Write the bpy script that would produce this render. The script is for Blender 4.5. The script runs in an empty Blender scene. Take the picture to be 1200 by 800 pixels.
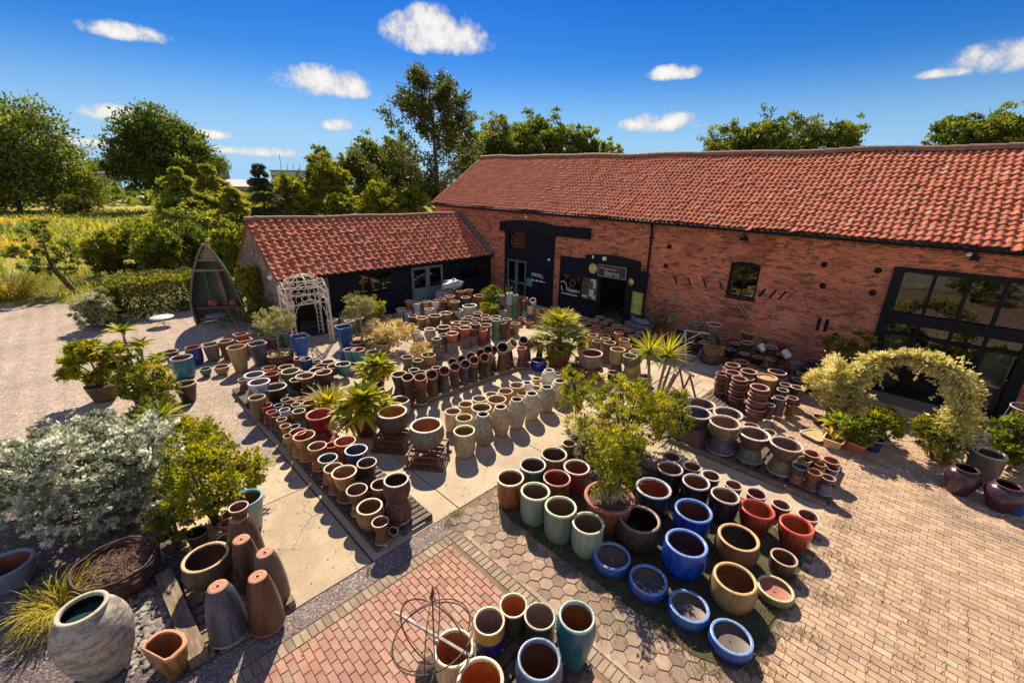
# Pottery and planter yard in front of a brick barn, built in metres (X along the barn, Y towards it)
import bpy, math, random
import numpy as np
from mathutils import Matrix, Vector
PI = math.pi
R = math.radians
rng = np.random.default_rng(7)
random.seed(7)
scene = bpy.context.scene
COLL = scene.collection
FPX=505.147; RX=[0.707622, 0.70644, 0.014602]; UX=[-0.242022, 0.222909, 0.944318]; FX=[-0.663849, 0.671754, -0.328709]; CAMZ=6.00
GROUPS = ['pots at the back of the left pallets', 'small pots on the left pallets', 'glazed pots on the front half of the left pallets', 'tall planters in the row behind the gravel', 'cream jars and pots beside the olive', 'pots in front of the low shed', 'paired pots before the white pots', 'jars by the black boarded bay', 'brown stacked pots behind the timber rail', 'cream pots on the concrete slab', 'single pots near the crate stands', 'terracotta pots before the entrance', 'pots under the yellow green shrubs', 'glazed pots in the front display', 'pots on the right hand pallet', 'nested terracotta pot stacks', 'shaded pots against the barn wall', 'large pots in the lower left corner', 'glazed pots by the wire globe', 'jars beside the planted arch']
KINDS = ['bowl', 'bucket', 'tall', 'round', 'cyl', 'square', 'squaretall', 'urn', 'jar', 'bell', 'shallow', 'nest', 'jarbig', 'tallround', 'ali', 'trough', 'tray']
COLS = ['tan', 'brown', 'bluewhite', 'grey', 'white', 'olivebrown', 'black', 'terracotta', 'red', 'olive', 'dark', 'navy', 'teal', 'blue', 'tealbrown', 'green', 'slate', 'paleblue', 'mustard', 'orange', 'redorange', 'greenblue', 'brownround', 'browntan', 'turquoise', 'cobaltbrown', 'slateblue', 'cobalt', 'cream', 'paleolive', 'peach', 'paleblue2', 'palegreen', 'rust', 'redbrown', 'darkpale', 'greypale', 'creamstain', 'tanpale', 'stonegrey', 'stonetan', 'stonemix', 'stonepale', 'stonewhite', 'palerim', 'creamrim', 'palebluegrey', 'cobaltbright', 'terracottapot', 'redbrownglaze', 'blackplastic', 'brownclay', 'olivetan', 'palewhite', 'palerimdark', 'orangebrown', 'tealdark', 'olivegold', 'celadon', 'redpale', 'darkbrown', 'navypale', 'cobaltlight', 'orangetan', 'tanglaze', 'redglaze', 'darkbrown2', 'greenrimbowl', 'bluebowl', 'blackgrey', 'blackpale', 'brownpale', 'redbrownpale', 'tanbrownpale', 'brownpale2', 'blueinside', 'brownsquare', 'olivestone', 'slateblue2', 'greygreen', 'brownterra', 'darkterra', 'redterra', 'purple', 'purpleblack', 'greengrey', 'stonebig', 'darktan', 'tealpale', 'blackbrown', 'bluegrey', 'creamyellow', 'yellowblue', 'darkolive', 'darkolive2', 'tealblue', 'blueglaze', 'orangecream', 'maroon', 'greybrownglaze', 'peachtan', 'slategravel']
AB = {'~a': 'on the rear left pallets', '^a': 'from the tan planter', '~s': 'among the small pots', '^s': 'from the olive planter', '~b': 'on the front left pallet', '^b': 'from the brick path', '~c': 'in the gravel row', '^c': 'from the white table', '~d': 'beside the wirework arbour', '^d': 'from the wirework arbour', '~e': 'by the low shed', '^e': 'from the shed doors', '~f': 'before the white pot', '^f': 'from the white pot', '~g': 'by the black bay', '^g': 'from the grey door', '~h': 'behind the timber rail', '^h': 'from the pale rimmed pot', '~i': 'among the cream pots', '^i': 'from the crate stand', '~k': 'near the crate stands', '^k': 'from the fan palm', '~l': 'before the entrance', '^l': 'from the palm pot', '~m': 'under the yellow shrubs', '^m': 'from the potted shrub', '~n': 'in the front display', '^n': 'from the potted shrub', '~o': 'on the right pallet', '^o': 'from the square pot', '~q': 'by the nested stacks', '^q': 'from the gravel pot', '~r': 'by the barn wall', '^r': 'from the red cart', '~t': 'in the lower left corner', '^t': 'from the pebbles', '~u': 'by the wire globe', '^u': 'from the wire globe', '~v': 'beside the planted arch', '^v': 'from the planted arch', '#u': 'upturned', '#p': 'pot under another', '#s': 'pot atop another', '#n': 'in the nested stack', '#f': 'farthest', '#t': 'from top', '#g': 'glazed', '#b': 'brown', '#k': 'dark', '#c': 'terracotta'}
POTS = """0|0|tan bowl #s ~a|0|-14.289|2.77|.281|.269|.188|0|0|0
1|1|#u #b #p ~a|0|-14.289|2.77|.12|.269|.161|0|0|1
1|2|blue and white #s ~a, nearest the tan planter|0|-13.487|2.935|.5|.543|.337|0|0|0
1|3|#u grey stoneware #p ~a|0|-13.487|2.935|.12|.543|.38|0|0|1
1|2|blue and white #s ~a, #f ^a|0|-12.928|2.893|.456|.56|.347|0|0|0
1|4|#u white #p ~a|0|-12.928|2.893|.12|.56|.336|0|0|1
2|5|olive #b tall planter ~a|0|-11.938|2.534|.12|.41|.677|0|0|0
1|6|black #g pot ~a, #f ^a|0|-12.76|3.235|.12|.599|.479|0|0|0
1|7|#c pot ~a|0|-14.76|3.656|.12|.417|.334|0|0|0
1|8|red #g pot ~a, #f ^a|0|-14.118|3.538|.12|.45|.36|0|0|0
1|1|#b pot ~a, nearest the tan planter|0|-14.29|4.033|.12|.471|.4|0|0|0
1|9|olive pot ~a|0|-13.747|3.995|.12|.556|.444|0|0|0
1|1|#b pot ~a, third ^a|0|-13.687|4.062|.12|.317|.253|0|0|0
1|6|black #g pot ~a, nearest the tan planter|0|-13.185|3.933|.12|.377|.34|0|0|0
1|5|olive #b pot ~a|0|-13.18|4.205|.12|.553|.387|0|0|0
1|10|#k #b pot ~a, fourth ^a|0|-13.525|4.704|.12|.482|.337|0|0|0
1|1|#b pot ~a, fifth ^a|0|-13.129|4.764|.12|.527|.369|0|0|0
3|11|navy blue #g pot ~a|0|-14.598|4.769|.12|.397|.397|0|0|0
1|8|red #g pot ~a, nearest the tan planter|0|-14.878|4.67|.12|.398|.358|0|0|0
1|10|#k #b pot ~a, nearest the tan planter|0|-14.435|5.075|.12|.297|.267|0|0|0
1|1|#b pot ~a, second ^a|0|-14.016|5.272|.12|.458|.32|0|0|0
1|10|#k #b pot ~a, third ^a|0|-13.973|5.001|.12|.37|.259|0|0|0
1|1|#b pot ~a, fourth ^a|0|-13.568|5.279|.12|.424|.297|0|0|0
1|12|teal #g pot ~a|0|-13.347|5.495|.12|.506|.379|0|0|0
4|13|blue pot ~a|0|-14.441|5.977|.12|.256|.462|0|0|0
2|12|teal #g tall planter ~a|0|-14.053|6.104|.12|.424|.551|0|0|0
2|14|teal with #c rim tall planter ~a|0|-13.783|6.29|.12|.481|.578|0|0|0
1|10|#k #b pot ~a, second ^a|0|-14.843|6.771|.12|.576|.46|0|0|0
1|15|green #g pot ~a|0|-14.883|6.991|.12|.278|.25|0|0|0
1|0|tan pot ~a|0|-14.12|7.39|.12|.583|.466|0|0|0
1|1|#b pot ~a, #f ^a|0|-14.052|7.336|.12|.367|.294|0|0|0
1|10|#k #b pot ~a, #f ^a|0|-13.769|6.811|.12|.441|.352|0|0|0
1|8|red #g #s ~s, nearest the olive planter|1|-11.709|2.68|.357|.296|.237|0|0|0
1|8|#u red #g #p ~s|1|-11.709|2.68|.12|.296|.237|0|0|1
1|7|#c #s ~s|1|-11.274|2.677|.355|.261|.222|0|0|0
1|1|#u #b #p ~s, fourth ^s|1|-11.274|2.677|.12|.261|.235|0|0|1
1|11|navy blue #g #s ~s, nearest the olive planter|1|-11.668|2.958|.315|.243|.195|0|0|0
1|1|#u #b #p ~s, second ^s|1|-11.668|2.958|.12|.243|.195|0|0|1
1|16|slate grey #s ~s|1|-11.107|2.727|.329|.232|.197|0|0|0
1|1|#u #b #p ~s, seventh ^s|1|-11.107|2.727|.12|.232|.209|0|0|1
1|17|pale blue #s ~s, #f ^s|1|-11.228|2.967|.334|.268|.214|0|0|0
1|1|#u #b #p ~s, fifth ^s|1|-11.228|2.967|.12|.268|.214|0|0|1
1|0|tan #s ~s, second ^s|1|-10.729|2.73|.341|.246|.221|0|0|0
1|1|#u #b #p ~s, #f ^s|1|-10.729|2.73|.12|.246|.221|0|0|1
1|18|mustard #g #s ~s|1|-10.345|2.68|.345|.249|.212|0|0|0
1|0|#u tan #p ~s, nearest the olive planter|1|-10.345|2.68|.12|.249|.225|0|0|1
1|11|navy blue #g #s ~s, #f ^s|1|-10.234|2.863|.307|.234|.211|0|0|0
1|0|#u tan #p ~s, #f ^s|1|-10.234|2.863|.12|.234|.187|0|0|1
1|1|#b #s ~s, nearest the olive planter|1|-11.879|3.214|.303|.262|.21|0|0|0
1|10|#u #k #b #p ~s, nearest the olive planter|1|-11.879|3.214|.12|.262|.183|0|0|1
1|8|red #g #s ~s, second ^s|1|-11.704|3.26|.303|.261|.183|0|0|0
1|1|#u #b #p ~s, nearest the olive planter|1|-11.704|3.26|.12|.261|.183|0|0|1
1|17|pale blue #s ~s, nearest the olive planter|1|-11.482|3.335|.295|.25|.175|0|0|0
1|1|#u #b #p ~s, third ^s|1|-11.482|3.335|.12|.25|.175|0|0|1
1|8|red #g #s ~s, #f ^s|1|-11.776|3.589|.269|.248|.199|0|0|0
1|10|#u #k #b #p ~s, second ^s|1|-11.776|3.589|.12|.248|.149|0|0|1
1|1|#b #s ~s, #f ^s|1|-11.059|3.531|.359|.342|.256|0|0|0
1|10|#u #k #b #p ~s, #f ^s|1|-11.059|3.531|.12|.342|.239|0|0|1
1|9|olive #s ~s|1|-10.814|3.176|.342|.317|.254|0|0|0
1|15|#u green #g #p ~s|1|-10.814|3.176|.12|.317|.222|0|0|1
1|0|tan #s ~s, nearest the olive planter|1|-11.179|3.122|.261|.202|.162|0|0|0
1|1|#u #b #p ~s, sixth ^s|1|-11.179|3.122|.12|.202|.141|0|0|1
1|0|tan #s ~s, #f ^s|1|-9.898|2.599|.33|.233|.186|0|0|0
1|3|#u grey stoneware #p ~s|1|-9.898|2.599|.12|.233|.21|0|0|1
1|16|slate grey pot tipped ~s|1|-11.017|3.425|.191|.226|.226|60|-45|0
1|8|red #g #s ~b, #f ^b|2|-9.985|3.382|.315|.619|.446|0|0|0
1|8|#u red #g #p ~b, #f ^b|2|-9.985|3.382|.12|.557|.195|0|0|1
1|8|red #g #s ~b, second ^b|2|-9.571|2.711|.417|.372|.297|0|0|0
1|19|#u orange #g #p ~b, #f ^b|2|-9.571|2.711|.12|.372|.297|0|0|1
1|18|mustard #g #s ~b, #f ^b|2|-9.295|2.761|.404|.473|.322|0|0|0
1|19|#u orange #g #p ~b, third ^b|2|-9.295|2.761|.12|.379|.284|0|0|1
1|18|mustard #g #s ~b, third ^b|2|-8.733|2.815|.388|.394|.296|0|0|0
1|19|#u orange #g #p ~b, second ^b|2|-8.733|2.815|.12|.335|.268|0|0|1
4|8|red #g #s ~b, nearest the brick path|2|-8.894|3.171|.256|.272|.217|0|0|0
1|8|#u red #g #p ~b, second ^b|2|-8.894|3.171|.12|.272|.136|0|0|1
1|20|red orange #g #s ~b|2|-8.414|3.301|.396|.46|.345|0|0|0
1|8|#u red #g #p ~b, nearest the brick path|2|-8.414|3.301|.12|.46|.276|0|0|1
1|11|navy blue #g #s ~b|2|-7.872|3.291|.449|.47|.329|0|0|0
1|6|#u black #g #p ~b, #f ^b|2|-7.872|3.291|.12|.47|.329|0|0|1
1|21|#k blue green #s ~b|2|-8.131|2.79|.386|.392|.294|0|0|0
1|19|#u orange #g #p ~b, nearest the brick path|2|-8.131|2.79|.12|.333|.266|0|0|1
1|18|mustard #g #s ~b, second ^b|2|-7.728|2.736|.376|.377|.302|0|0|0
1|1|#u #b #p ~b, #f ^b|2|-7.728|2.736|.12|.32|.256|0|0|1
1|18|mustard #g #s ~b, nearest the brick path|2|-7.367|2.796|.389|.48|.346|0|0|0
1|1|#u #b #p ~b, second ^b|2|-7.367|2.796|.12|.384|.269|0|0|1
1|10|#k #b #s ~b|2|-7.371|3.284|.399|.399|.319|0|0|0
1|6|#u black #g #p ~b, nearest the brick path|2|-7.371|3.284|.12|.399|.279|0|0|1
1|1|#b #s ~b, #f ^b|2|-6.812|2.778|.358|.396|.285|0|0|0
1|18|#u mustard #g #p ~b|2|-6.812|2.778|.12|.317|.238|0|0|1
3|1|#b #s ~b, second ^b|2|-6.63|3.173|.347|.378|.302|0|0|0
1|10|#u #k #b #p ~b|2|-6.63|3.173|.12|.378|.227|0|0|1
3|22|round #k #b #s ~b|2|-6.146|3.242|.551|.454|.431|0|0|0
3|22|#u round #k #b #p ~b|2|-6.146|3.242|.12|.454|.431|0|0|1
3|23|tan rimmed #b pot ~b|2|-6.321|2.772|.12|.458|.435|0|0|0
1|1|#b #s ~b, nearest the brick path|2|-5.854|2.726|.32|.294|.22|0|0|0
1|1|#u #b #p ~b, nearest the brick path|2|-5.854|2.726|.12|.25|.2|0|0|1
4|1|#b pot tipped ~b|2|-5.964|3.084|.185|.183|.22|80|-45|0
1|10|#k #b pot ~c, nearest the white table|3|-18.709|1.65|0|.462|.462|0|0|0
4|24|turquoise blue #g pot ~c|3|-16.97|1.713|0|.634|.697|0|0|0
4|25|cobalt blue #b rimmed pot ~c|3|-18.08|2.226|0|.506|.633|0|0|0
5|3|grey stoneware square pot ~c|3|-18.123|2.758|0|.49|.612|0|0|0
2|1|#b tall planter ~c, nearest the white table|3|-17.928|3.195|0|.489|.684|0|0|0
2|0|tan tall planter ~c|3|-16.294|3.195|0|.595|.892|0|0|0
5|7|#c square #s ~c|3|-18.259|3.788|.368|.46|.368|0|0|0
1|7|#u #c #p ~c|3|-18.259|3.788|0|.46|.368|0|0|1
5|7|#c square pot ~c|3|-17.942|3.771|0|.511|.613|0|0|0
0|15|green #g bowl pot ~c|3|-16.604|2.235|0|.354|.266|0|0|0
0|0|tan bowl pot ~c|3|-16.432|2.653|0|.461|.277|0|0|0
1|10|#k #b pot ~c, #f ^c|3|-14.855|1.437|0|.536|.563|0|0|0
6|26|slate blue tall square planter ~c|3|-16.52|3.875|0|.554|.803|0|0|0
2|1|#b tall planter ~c, #f ^c|3|-17.708|4.771|0|.44|.529|0|0|0
1|7|#c pot ~c|3|-18.141|4.526|0|.412|.371|0|0|0
2|15|green #g tall planter ~c|3|-17.909|5.195|0|.424|.615|0|0|0
6|27|cobalt blue tall square planter ~c, nearest the white table|3|-16.302|5.209|0|.559|.811|0|0|0
6|27|cobalt blue tall square planter ~c, #f ^c|3|-16.123|6.854|0|.614|.891|0|0|0
4|28|cream pot ~d, second ^d|4|-17.796|7.125|0|.472|.756|0|0|0
7|28|cream urn ~d, #f ^d|4|-17.922|7.703|0|.419|.712|0|0|0
7|29|pale olive urn ~d|4|-17.219|7.585|0|.408|.734|0|0|0
7|28|cream urn ~d, second ^d|4|-18.071|8.301|0|.416|.665|0|0|0
7|9|olive urn ~d|4|-16.847|7.893|0|.341|.885|0|0|0
7|28|cream urn ~d, nearest the wirework arbour|4|-18.526|9.08|0|.342|.548|0|0|0
8|28|cream jar ~d|4|-17.495|8.78|0|.328|.656|0|0|0
1|28|cream pot ~d, nearest the wirework arbour|4|-18.782|9.865|0|.438|.394|0|0|0
1|18|mustard #g pot ~d|4|-15.998|8.331|0|.514|.463|0|0|0
1|28|cream pot ~d, #f ^d|4|-18.013|9.811|0|.39|.351|0|0|0
1|7|#c #s ~e, #f ^e|5|-18.211|11.184|.395|.494|.42|0|0|0
1|3|#u grey stoneware #p ~e|5|-18.211|11.184|0|.494|.395|0|0|1
1|17|pale blue #s ~e|5|-17.857|11.343|.361|.451|.406|0|0|0
1|4|#u white #p ~e, nearest the shed doors|5|-17.857|11.343|0|.451|.361|0|0|1
1|30|pale peach #s ~e, nearest the shed doors|5|-17.797|11.852|.368|.459|.413|0|0|0
1|31|#u powder blue #p ~e, #f ^e|5|-17.797|11.852|0|.459|.368|0|0|1
1|4|white #s ~e|5|-17.585|12.266|.34|.485|.413|0|0|0
1|31|#u powder blue #p ~e, nearest the shed doors|5|-17.585|12.266|0|.485|.34|0|0|1
1|7|#c #s ~e, third ^e|5|-17.561|12.566|.409|.511|.409|0|0|0
1|1|#u #b #p ~e, nearest the shed doors|5|-17.561|12.566|0|.511|.409|0|0|1
1|1|#b #s ~e, nearest the shed doors|5|-17.434|12.653|.299|.427|.427|0|0|0
1|1|#u #b #p ~e, #f ^e|5|-17.434|12.653|0|.427|.299|0|0|1
1|4|white pot ~e, nearest the shed doors|5|-18.439|10.814|0|.492|.443|0|0|0
1|17|pale blue pot ~e|5|-17.934|10.881|0|.447|.402|0|0|0
1|7|#c #s ~e, fourth ^e|5|-17.188|12.906|.516|.469|.469|0|0|0
1|10|#u #k #b #p ~e, third ^e|5|-17.188|12.906|0|.469|.516|0|0|1
1|7|#c #s ~e, second ^e|5|-17.423|13.78|.603|.464|.464|0|0|0
1|10|#u #k #b #p ~e, second ^e|5|-17.423|13.78|0|.464|.603|0|0|1
1|7|#c #s ~e, nearest the shed doors|5|-17.512|14.399|.558|.43|.472|0|0|0
1|10|#u #k #b #p ~e, nearest the shed doors|5|-17.512|14.399|0|.43|.558|0|0|1
3|4|white pot ~e, #f ^e|5|-16.195|13.352|0|.72|.612|0|0|0
1|32|pale green pot ~e|5|-16.307|12.683|0|.52|.468|0|0|0
1|18|mustard #g pot ~e, nearest the shed doors|5|-16.19|11.872|0|.623|.499|0|0|0
1|1|#b pot ~e, #f ^e|5|-16.144|11.2|0|.626|.5|0|0|0
1|18|mustard #g pot ~e, #f ^e|5|-16.452|10.676|0|.541|.433|0|0|0
1|1|#b pot ~e, second ^e|5|-17.217|10.705|0|.435|.348|0|0|0
4|33|rust #b pot ~e|5|-16.821|14.545|.3|.648|.518|0|0|0
1|1|#b #s ~e, #f ^e|5|-16.352|12.576|.454|.454|.454|0|0|0
1|10|#u #k #b #p ~e, #f ^e|5|-16.352|12.576|0|.454|.454|0|0|1
1|1|#b #s ~e, second ^e|5|-16.726|13.521|.452|.452|.452|0|0|0
1|10|#u #k #b #p ~e, fourth ^e|5|-16.726|13.521|0|.452|.452|0|0|1
1|3|grey stoneware pot ~e|5|-17.491|13.088|0|.48|.432|0|0|0
1|30|pale peach #s ~e, #f ^e|5|-16.832|11.379|.264|.44|.396|0|0|0
1|4|#u white #p ~e, #f ^e|5|-16.832|11.379|0|.44|.264|0|0|1
1|1|#b pot ~e, nearest the shed doors|5|-17.469|12.426|0|.489|.416|0|0|0
1|10|#k #b #s ~f, #f ^f|6|-13.682|9.902|.338|.563|.451|0|0|0
1|1|#u #b #p ~f, tenth ^f|6|-13.682|9.902|0|.563|.338|0|0|1
1|8|red #g #s ~f|6|-13.826|10.571|.273|.391|.312|0|0|0
1|1|#u #b #p ~f, eighth ^f|6|-13.826|10.571|0|.391|.273|0|0|1
1|3|grey stoneware #s ~f, nearest the white pot|6|-13.623|10.959|.375|.536|.375|0|0|0
1|1|#u #b #p ~f, seventh ^f|6|-13.623|10.959|0|.536|.375|0|0|1
0|19|orange #g bowl #s ~f, nearest the white pot|6|-12.78|10.276|.53|.504|.363|0|0|0
1|3|#u grey stoneware #p ~f, second ^f|6|-12.78|10.276|0|.504|.53|0|0|1
0|19|orange #g bowl #s ~f, #f ^f|6|-12.631|9.526|.502|.502|.351|0|0|0
1|3|#u grey stoneware #p ~f, fourth ^f|6|-12.631|9.526|0|.502|.502|0|0|1
1|3|grey stoneware #s ~f, second ^f|6|-12.558|8.752|.511|.357|.321|0|0|0
1|3|#u grey stoneware #p ~f, fifth ^f|6|-12.558|8.752|0|.464|.511|0|0|1
7|28|cream urn ~f|6|-14.355|9.675|0|.451|.586|0|0|0
7|2|blue and white urn ~f, nearest the white pot|6|-14.665|9.213|0|.412|.494|0|0|0
7|2|blue and white urn ~f, #f ^f|6|-14.084|9.033|0|.3|.511|0|0|0
1|10|#k #b #s ~f, nearest the white pot|6|-14.015|11.881|.331|.413|.331|0|0|0
1|1|#u #b #p ~f, third ^f|6|-14.015|11.881|0|.413|.331|0|0|1
1|1|#b #s ~f, eighth ^f|6|-12.842|10.884|.584|.363|.344|0|0|0
1|33|#u rust #b #p ~f|6|-12.842|10.884|0|.417|.584|0|0|1
1|1|#b #s ~f, second ^f|6|-13.735|12.237|.332|.415|.332|0|0|0
1|1|#u #b #p ~f, fourth ^f|6|-13.735|12.237|0|.415|.332|0|0|1
1|1|#b #s ~f, seventh ^f|6|-12.805|11.406|.315|.495|.445|0|0|0
1|1|#u #b #p ~f, ninth ^f|6|-12.805|11.406|0|.42|.315|0|0|1
1|7|#c #s ~f, nearest the white pot|6|-14.105|12.516|.339|.424|.339|0|0|0
1|1|#u #b #p ~f, nearest the white pot|6|-14.105|12.516|0|.424|.339|0|0|1
1|1|#b #s ~f, third ^f|6|-13.519|12.629|.364|.456|.364|0|0|0
1|1|#u #b #p ~f, fifth ^f|6|-13.519|12.629|0|.456|.364|0|0|1
1|15|green #g #s ~f|6|-12.737|11.899|.473|.43|.43|0|0|0
1|15|#u green #g #p ~f|6|-12.737|11.899|0|.43|.473|0|0|1
1|1|#b #s ~f, fifth ^f|6|-12.719|12.535|.401|.405|.405|0|0|0
1|7|#u #c #p ~f|6|-12.719|12.535|0|.445|.401|0|0|1
1|1|#b pot ~f, nearest the white pot|6|-15.298|14.145|0|.468|.421|0|0|0
1|32|pale green pot ~f|6|-14.833|14.346|0|.443|.399|0|0|0
2|0|tan tall planter ~f|6|-12.664|13.01|0|.413|.537|0|0|0
0|7|#c bowl pot ~f, nearest the white pot|6|-13.693|14.473|0|.41|.246|0|0|0
0|7|#c bowl pot ~f, #f ^f|6|-13.109|14.385|0|.441|.243|0|0|0
1|3|grey stoneware #s ~f, #f ^f|6|-12.277|7.297|.24|.4|.34|0|0|0
1|3|#u grey stoneware #p ~f, #f ^f|6|-12.277|7.297|0|.4|.24|0|0|1
4|9|olive pot ~f|6|-12.196|7.66|0|.38|.38|0|0|0
4|0|tan pot ~f|6|-12.305|8.202|0|.528|.422|0|0|0
1|1|#b #s ~f, fourth ^f|6|-14.145|10.983|.306|.437|.35|0|0|0
1|1|#u #b #p ~f, sixth ^f|6|-14.145|10.983|0|.437|.306|0|0|1
1|34|red #b #s ~f|6|-14.385|11.774|.318|.454|.363|0|0|0
1|1|#u #b #p ~f, second ^f|6|-14.385|11.774|0|.454|.318|0|0|1
1|1|#b #s ~f, nearest the white pot|6|-14.728|12.62|.304|.434|.348|0|0|0
1|10|#u #k #b #p ~f, nearest the white pot|6|-14.728|12.62|0|.434|.304|0|0|1
1|1|#b #s ~f, ninth ^f|6|-12.84|10.721|.413|.413|.351|0|0|0
1|3|#u grey stoneware #p ~f, nearest the white pot|6|-12.84|10.721|0|.413|.413|0|0|1
1|7|#c #s ~f, #f ^f|6|-12.589|11.027|.332|.415|.353|0|0|0
1|1|#u #b #p ~f, #f ^f|6|-12.589|11.027|0|.415|.332|0|0|1
1|1|#b #s ~f, #f ^f|6|-12.971|9.372|.391|.391|.352|0|0|0
1|3|#u grey stoneware #p ~f, third ^f|6|-12.971|9.372|0|.391|.391|0|0|1
1|1|#b pot ~f, #f ^f|6|-12.809|12.948|0|.378|.34|0|0|0
1|1|#b #s ~f, sixth ^f|6|-12.65|12.164|.375|.416|.375|0|0|0
1|10|#u #k #b #p ~f, #f ^f|6|-12.65|12.164|0|.416|.375|0|0|1
4|32|pale green #s ~g|7|-14.289|14.235|.847|.326|.586|0|0|0
1|3|#u grey stoneware #p ~g, second ^g|7|-14.289|14.235|0|.326|.847|0|0|1
4|15|green #g #s ~g|7|-14.322|14.649|.862|.332|.398|0|0|0
1|15|#u green #g #p ~g|7|-14.322|14.649|0|.332|.862|0|0|1
4|3|grey stoneware #s ~g, nearest the grey door|7|-15.099|14.506|.651|.296|.474|0|0|0
1|10|#u #k #b #p ~g|7|-15.099|14.506|0|.296|.651|0|0|1
1|33|rust #b #s ~g|7|-14.576|15.308|.685|.342|.342|0|0|0
1|0|#u tan #p ~g, nearest the grey door|7|-14.576|15.308|0|.342|.685|0|0|1
4|1|#b pot tipped ~g|7|-13.793|15.125|.816|.285|.342|40|-120|0
4|3|grey stoneware #s ~g, #f ^g|7|-14.232|15.295|.382|.319|.382|0|0|0
1|31|#u powder blue #p ~g|7|-14.232|15.295|0|.319|.382|0|0|1
4|4|white pot tipped ~g|7|-13.603|15.23|.82|.301|.361|40|-60|0
4|28|cream #s ~g|7|-13.595|15.008|.385|.35|.42|0|0|0
1|3|#u grey stoneware #p ~g, nearest the grey door|7|-13.595|15.008|0|.35|.385|0|0|1
4|0|tan #s ~g, nearest the grey door|7|-14.623|15.243|.361|.301|.361|0|0|0
1|28|#u cream #p ~g|7|-14.623|15.243|0|.301|.361|0|0|1
4|0|tan #s ~g, #f ^g|7|-13.185|15.107|.381|.347|.381|0|0|0
1|0|#u tan #p ~g, #f ^g|7|-13.185|15.107|0|.347|.381|0|0|1
4|7|#c #s ~g|7|-12.751|15.163|.398|.362|.398|0|0|0
1|3|#u grey stoneware #p ~g, #f ^g|7|-12.751|15.163|0|.362|.398|0|0|1
1|35|#k pale rimmed #s ~h|8|-10.622|6.016|.427|.467|.42|0|0|0
1|10|#u #k #b #p ~h, second ^h|8|-10.622|6.016|.1|.467|.327|0|0|1
4|1|#b pot tipped ~h, second ^h|8|-10.179|6.044|.591|.342|.376|22|-40|0
1|1|#u #b #p ~h, seventh ^h|8|-10.179|6.044|.1|.342|.461|0|0|1
4|33|rust #b pot tipped ~h, third ^h|8|-9.856|6.246|.602|.356|.391|18|-40|0
1|1|#u #b #p ~h, eleventh ^h|8|-9.856|6.246|.1|.356|.48|0|0|1
4|1|#b pot tipped ~h, third ^h|8|-9.981|6.754|.654|.335|.368|45|-40|0
1|1|#u #b #p ~h, ninth ^h|8|-9.981|6.754|.1|.335|.485|0|0|1
4|33|rust #b pot tipped ~h, nearest the pale rimmed pot|8|-10.033|7.224|.62|.317|.348|42|-35|0
1|16|#u slate grey #p ~h, nearest the pale rimmed pot|8|-10.033|7.224|.1|.317|.459|0|0|1
4|33|rust #b pot tipped ~h, second ^h|8|-10.073|7.643|.609|.31|.341|42|-35|0
1|1|#u #b #p ~h, eighth ^h|8|-10.073|7.643|.1|.31|.45|0|0|1
4|16|slate grey pot tipped ~h, nearest the pale rimmed pot|8|-10.12|8.101|.605|.303|.333|48|-35|0
1|16|#u slate grey #p ~h, second ^h|8|-10.12|8.101|.1|.303|.439|0|0|1
4|33|rust #b pot tipped ~h, fourth ^h|8|-10.118|8.455|.606|.308|.339|42|-35|0
1|1|#u #b #p ~h, twelfth ^h|8|-10.118|8.455|.1|.308|.447|0|0|1
4|33|rust #b pot tipped ~h, fifth ^h|8|-10.063|8.891|.619|.314|.345|45|-40|0
1|16|#u slate grey #p ~h, third ^h|8|-10.063|8.891|.1|.314|.455|0|0|1
4|1|#b pot tipped ~h, sixth ^h|8|-9.945|8.904|.591|.303|.333|38|60|0
1|1|#u #b #p ~h, fifteenth ^h|8|-9.945|8.904|.1|.303|.439|0|0|1
4|36|grey pale rimmed pot tipped ~h|8|-9.978|9.61|.797|.382|.458|50|-40|0
1|1|#u #b #p ~h, seventeenth ^h|8|-9.978|9.61|.1|.382|.611|0|0|1
4|28|cream pot tipped ~h|8|-10.218|10.03|.734|.349|.454|48|10|0
1|1|#u #b #p ~h, eighteenth ^h|8|-10.218|10.03|.1|.349|.558|0|0|1
4|16|slate grey pot tipped ~h, #f ^h|8|-10.23|10.907|.692|.328|.361|45|-40|0
1|16|#u slate grey #p ~h, fourth ^h|8|-10.23|10.907|.1|.328|.525|0|0|1
4|1|#b pot tipped ~h, #f ^h|8|-10.026|10.939|.663|.328|.393|48|10|0
1|16|#u slate grey #p ~h, #f ^h|8|-10.026|10.939|.1|.328|.492|0|0|1
1|33|rust #b #s ~h|8|-9.734|11.294|.521|.28|.252|0|0|0
1|10|#u #k #b #p ~h, #f ^h|8|-9.734|11.294|.1|.28|.421|0|0|1
1|7|#c #s ~h, #f ^h|8|-9.756|10.368|.496|.36|.324|0|0|0
1|1|#u #b #p ~h, #f ^h|8|-9.756|10.368|.1|.36|.396|0|0|1
4|1|#b pot tipped ~h, fourth ^h|8|-10.528|8.698|.585|.302|.333|45|-40|0
1|1|#u #b #p ~h, tenth ^h|8|-10.528|8.698|.1|.302|.423|0|0|1
4|1|#b pot tipped ~h, fifth ^h|8|-10.513|9.117|.594|.308|.339|45|-40|0
1|1|#u #b #p ~h, thirteenth ^h|8|-10.513|9.117|.1|.308|.431|0|0|1
4|10|#k #b pot tipped ~h, #f ^h|8|-10.563|9.492|.603|.314|.345|45|-40|0
1|1|#u #b #p ~h, fourteenth ^h|8|-10.563|9.492|.1|.314|.439|0|0|1
4|33|rust #b pot tipped ~h, #f ^h|8|-10.695|9.819|.51|.272|.299|45|-20|0
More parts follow.
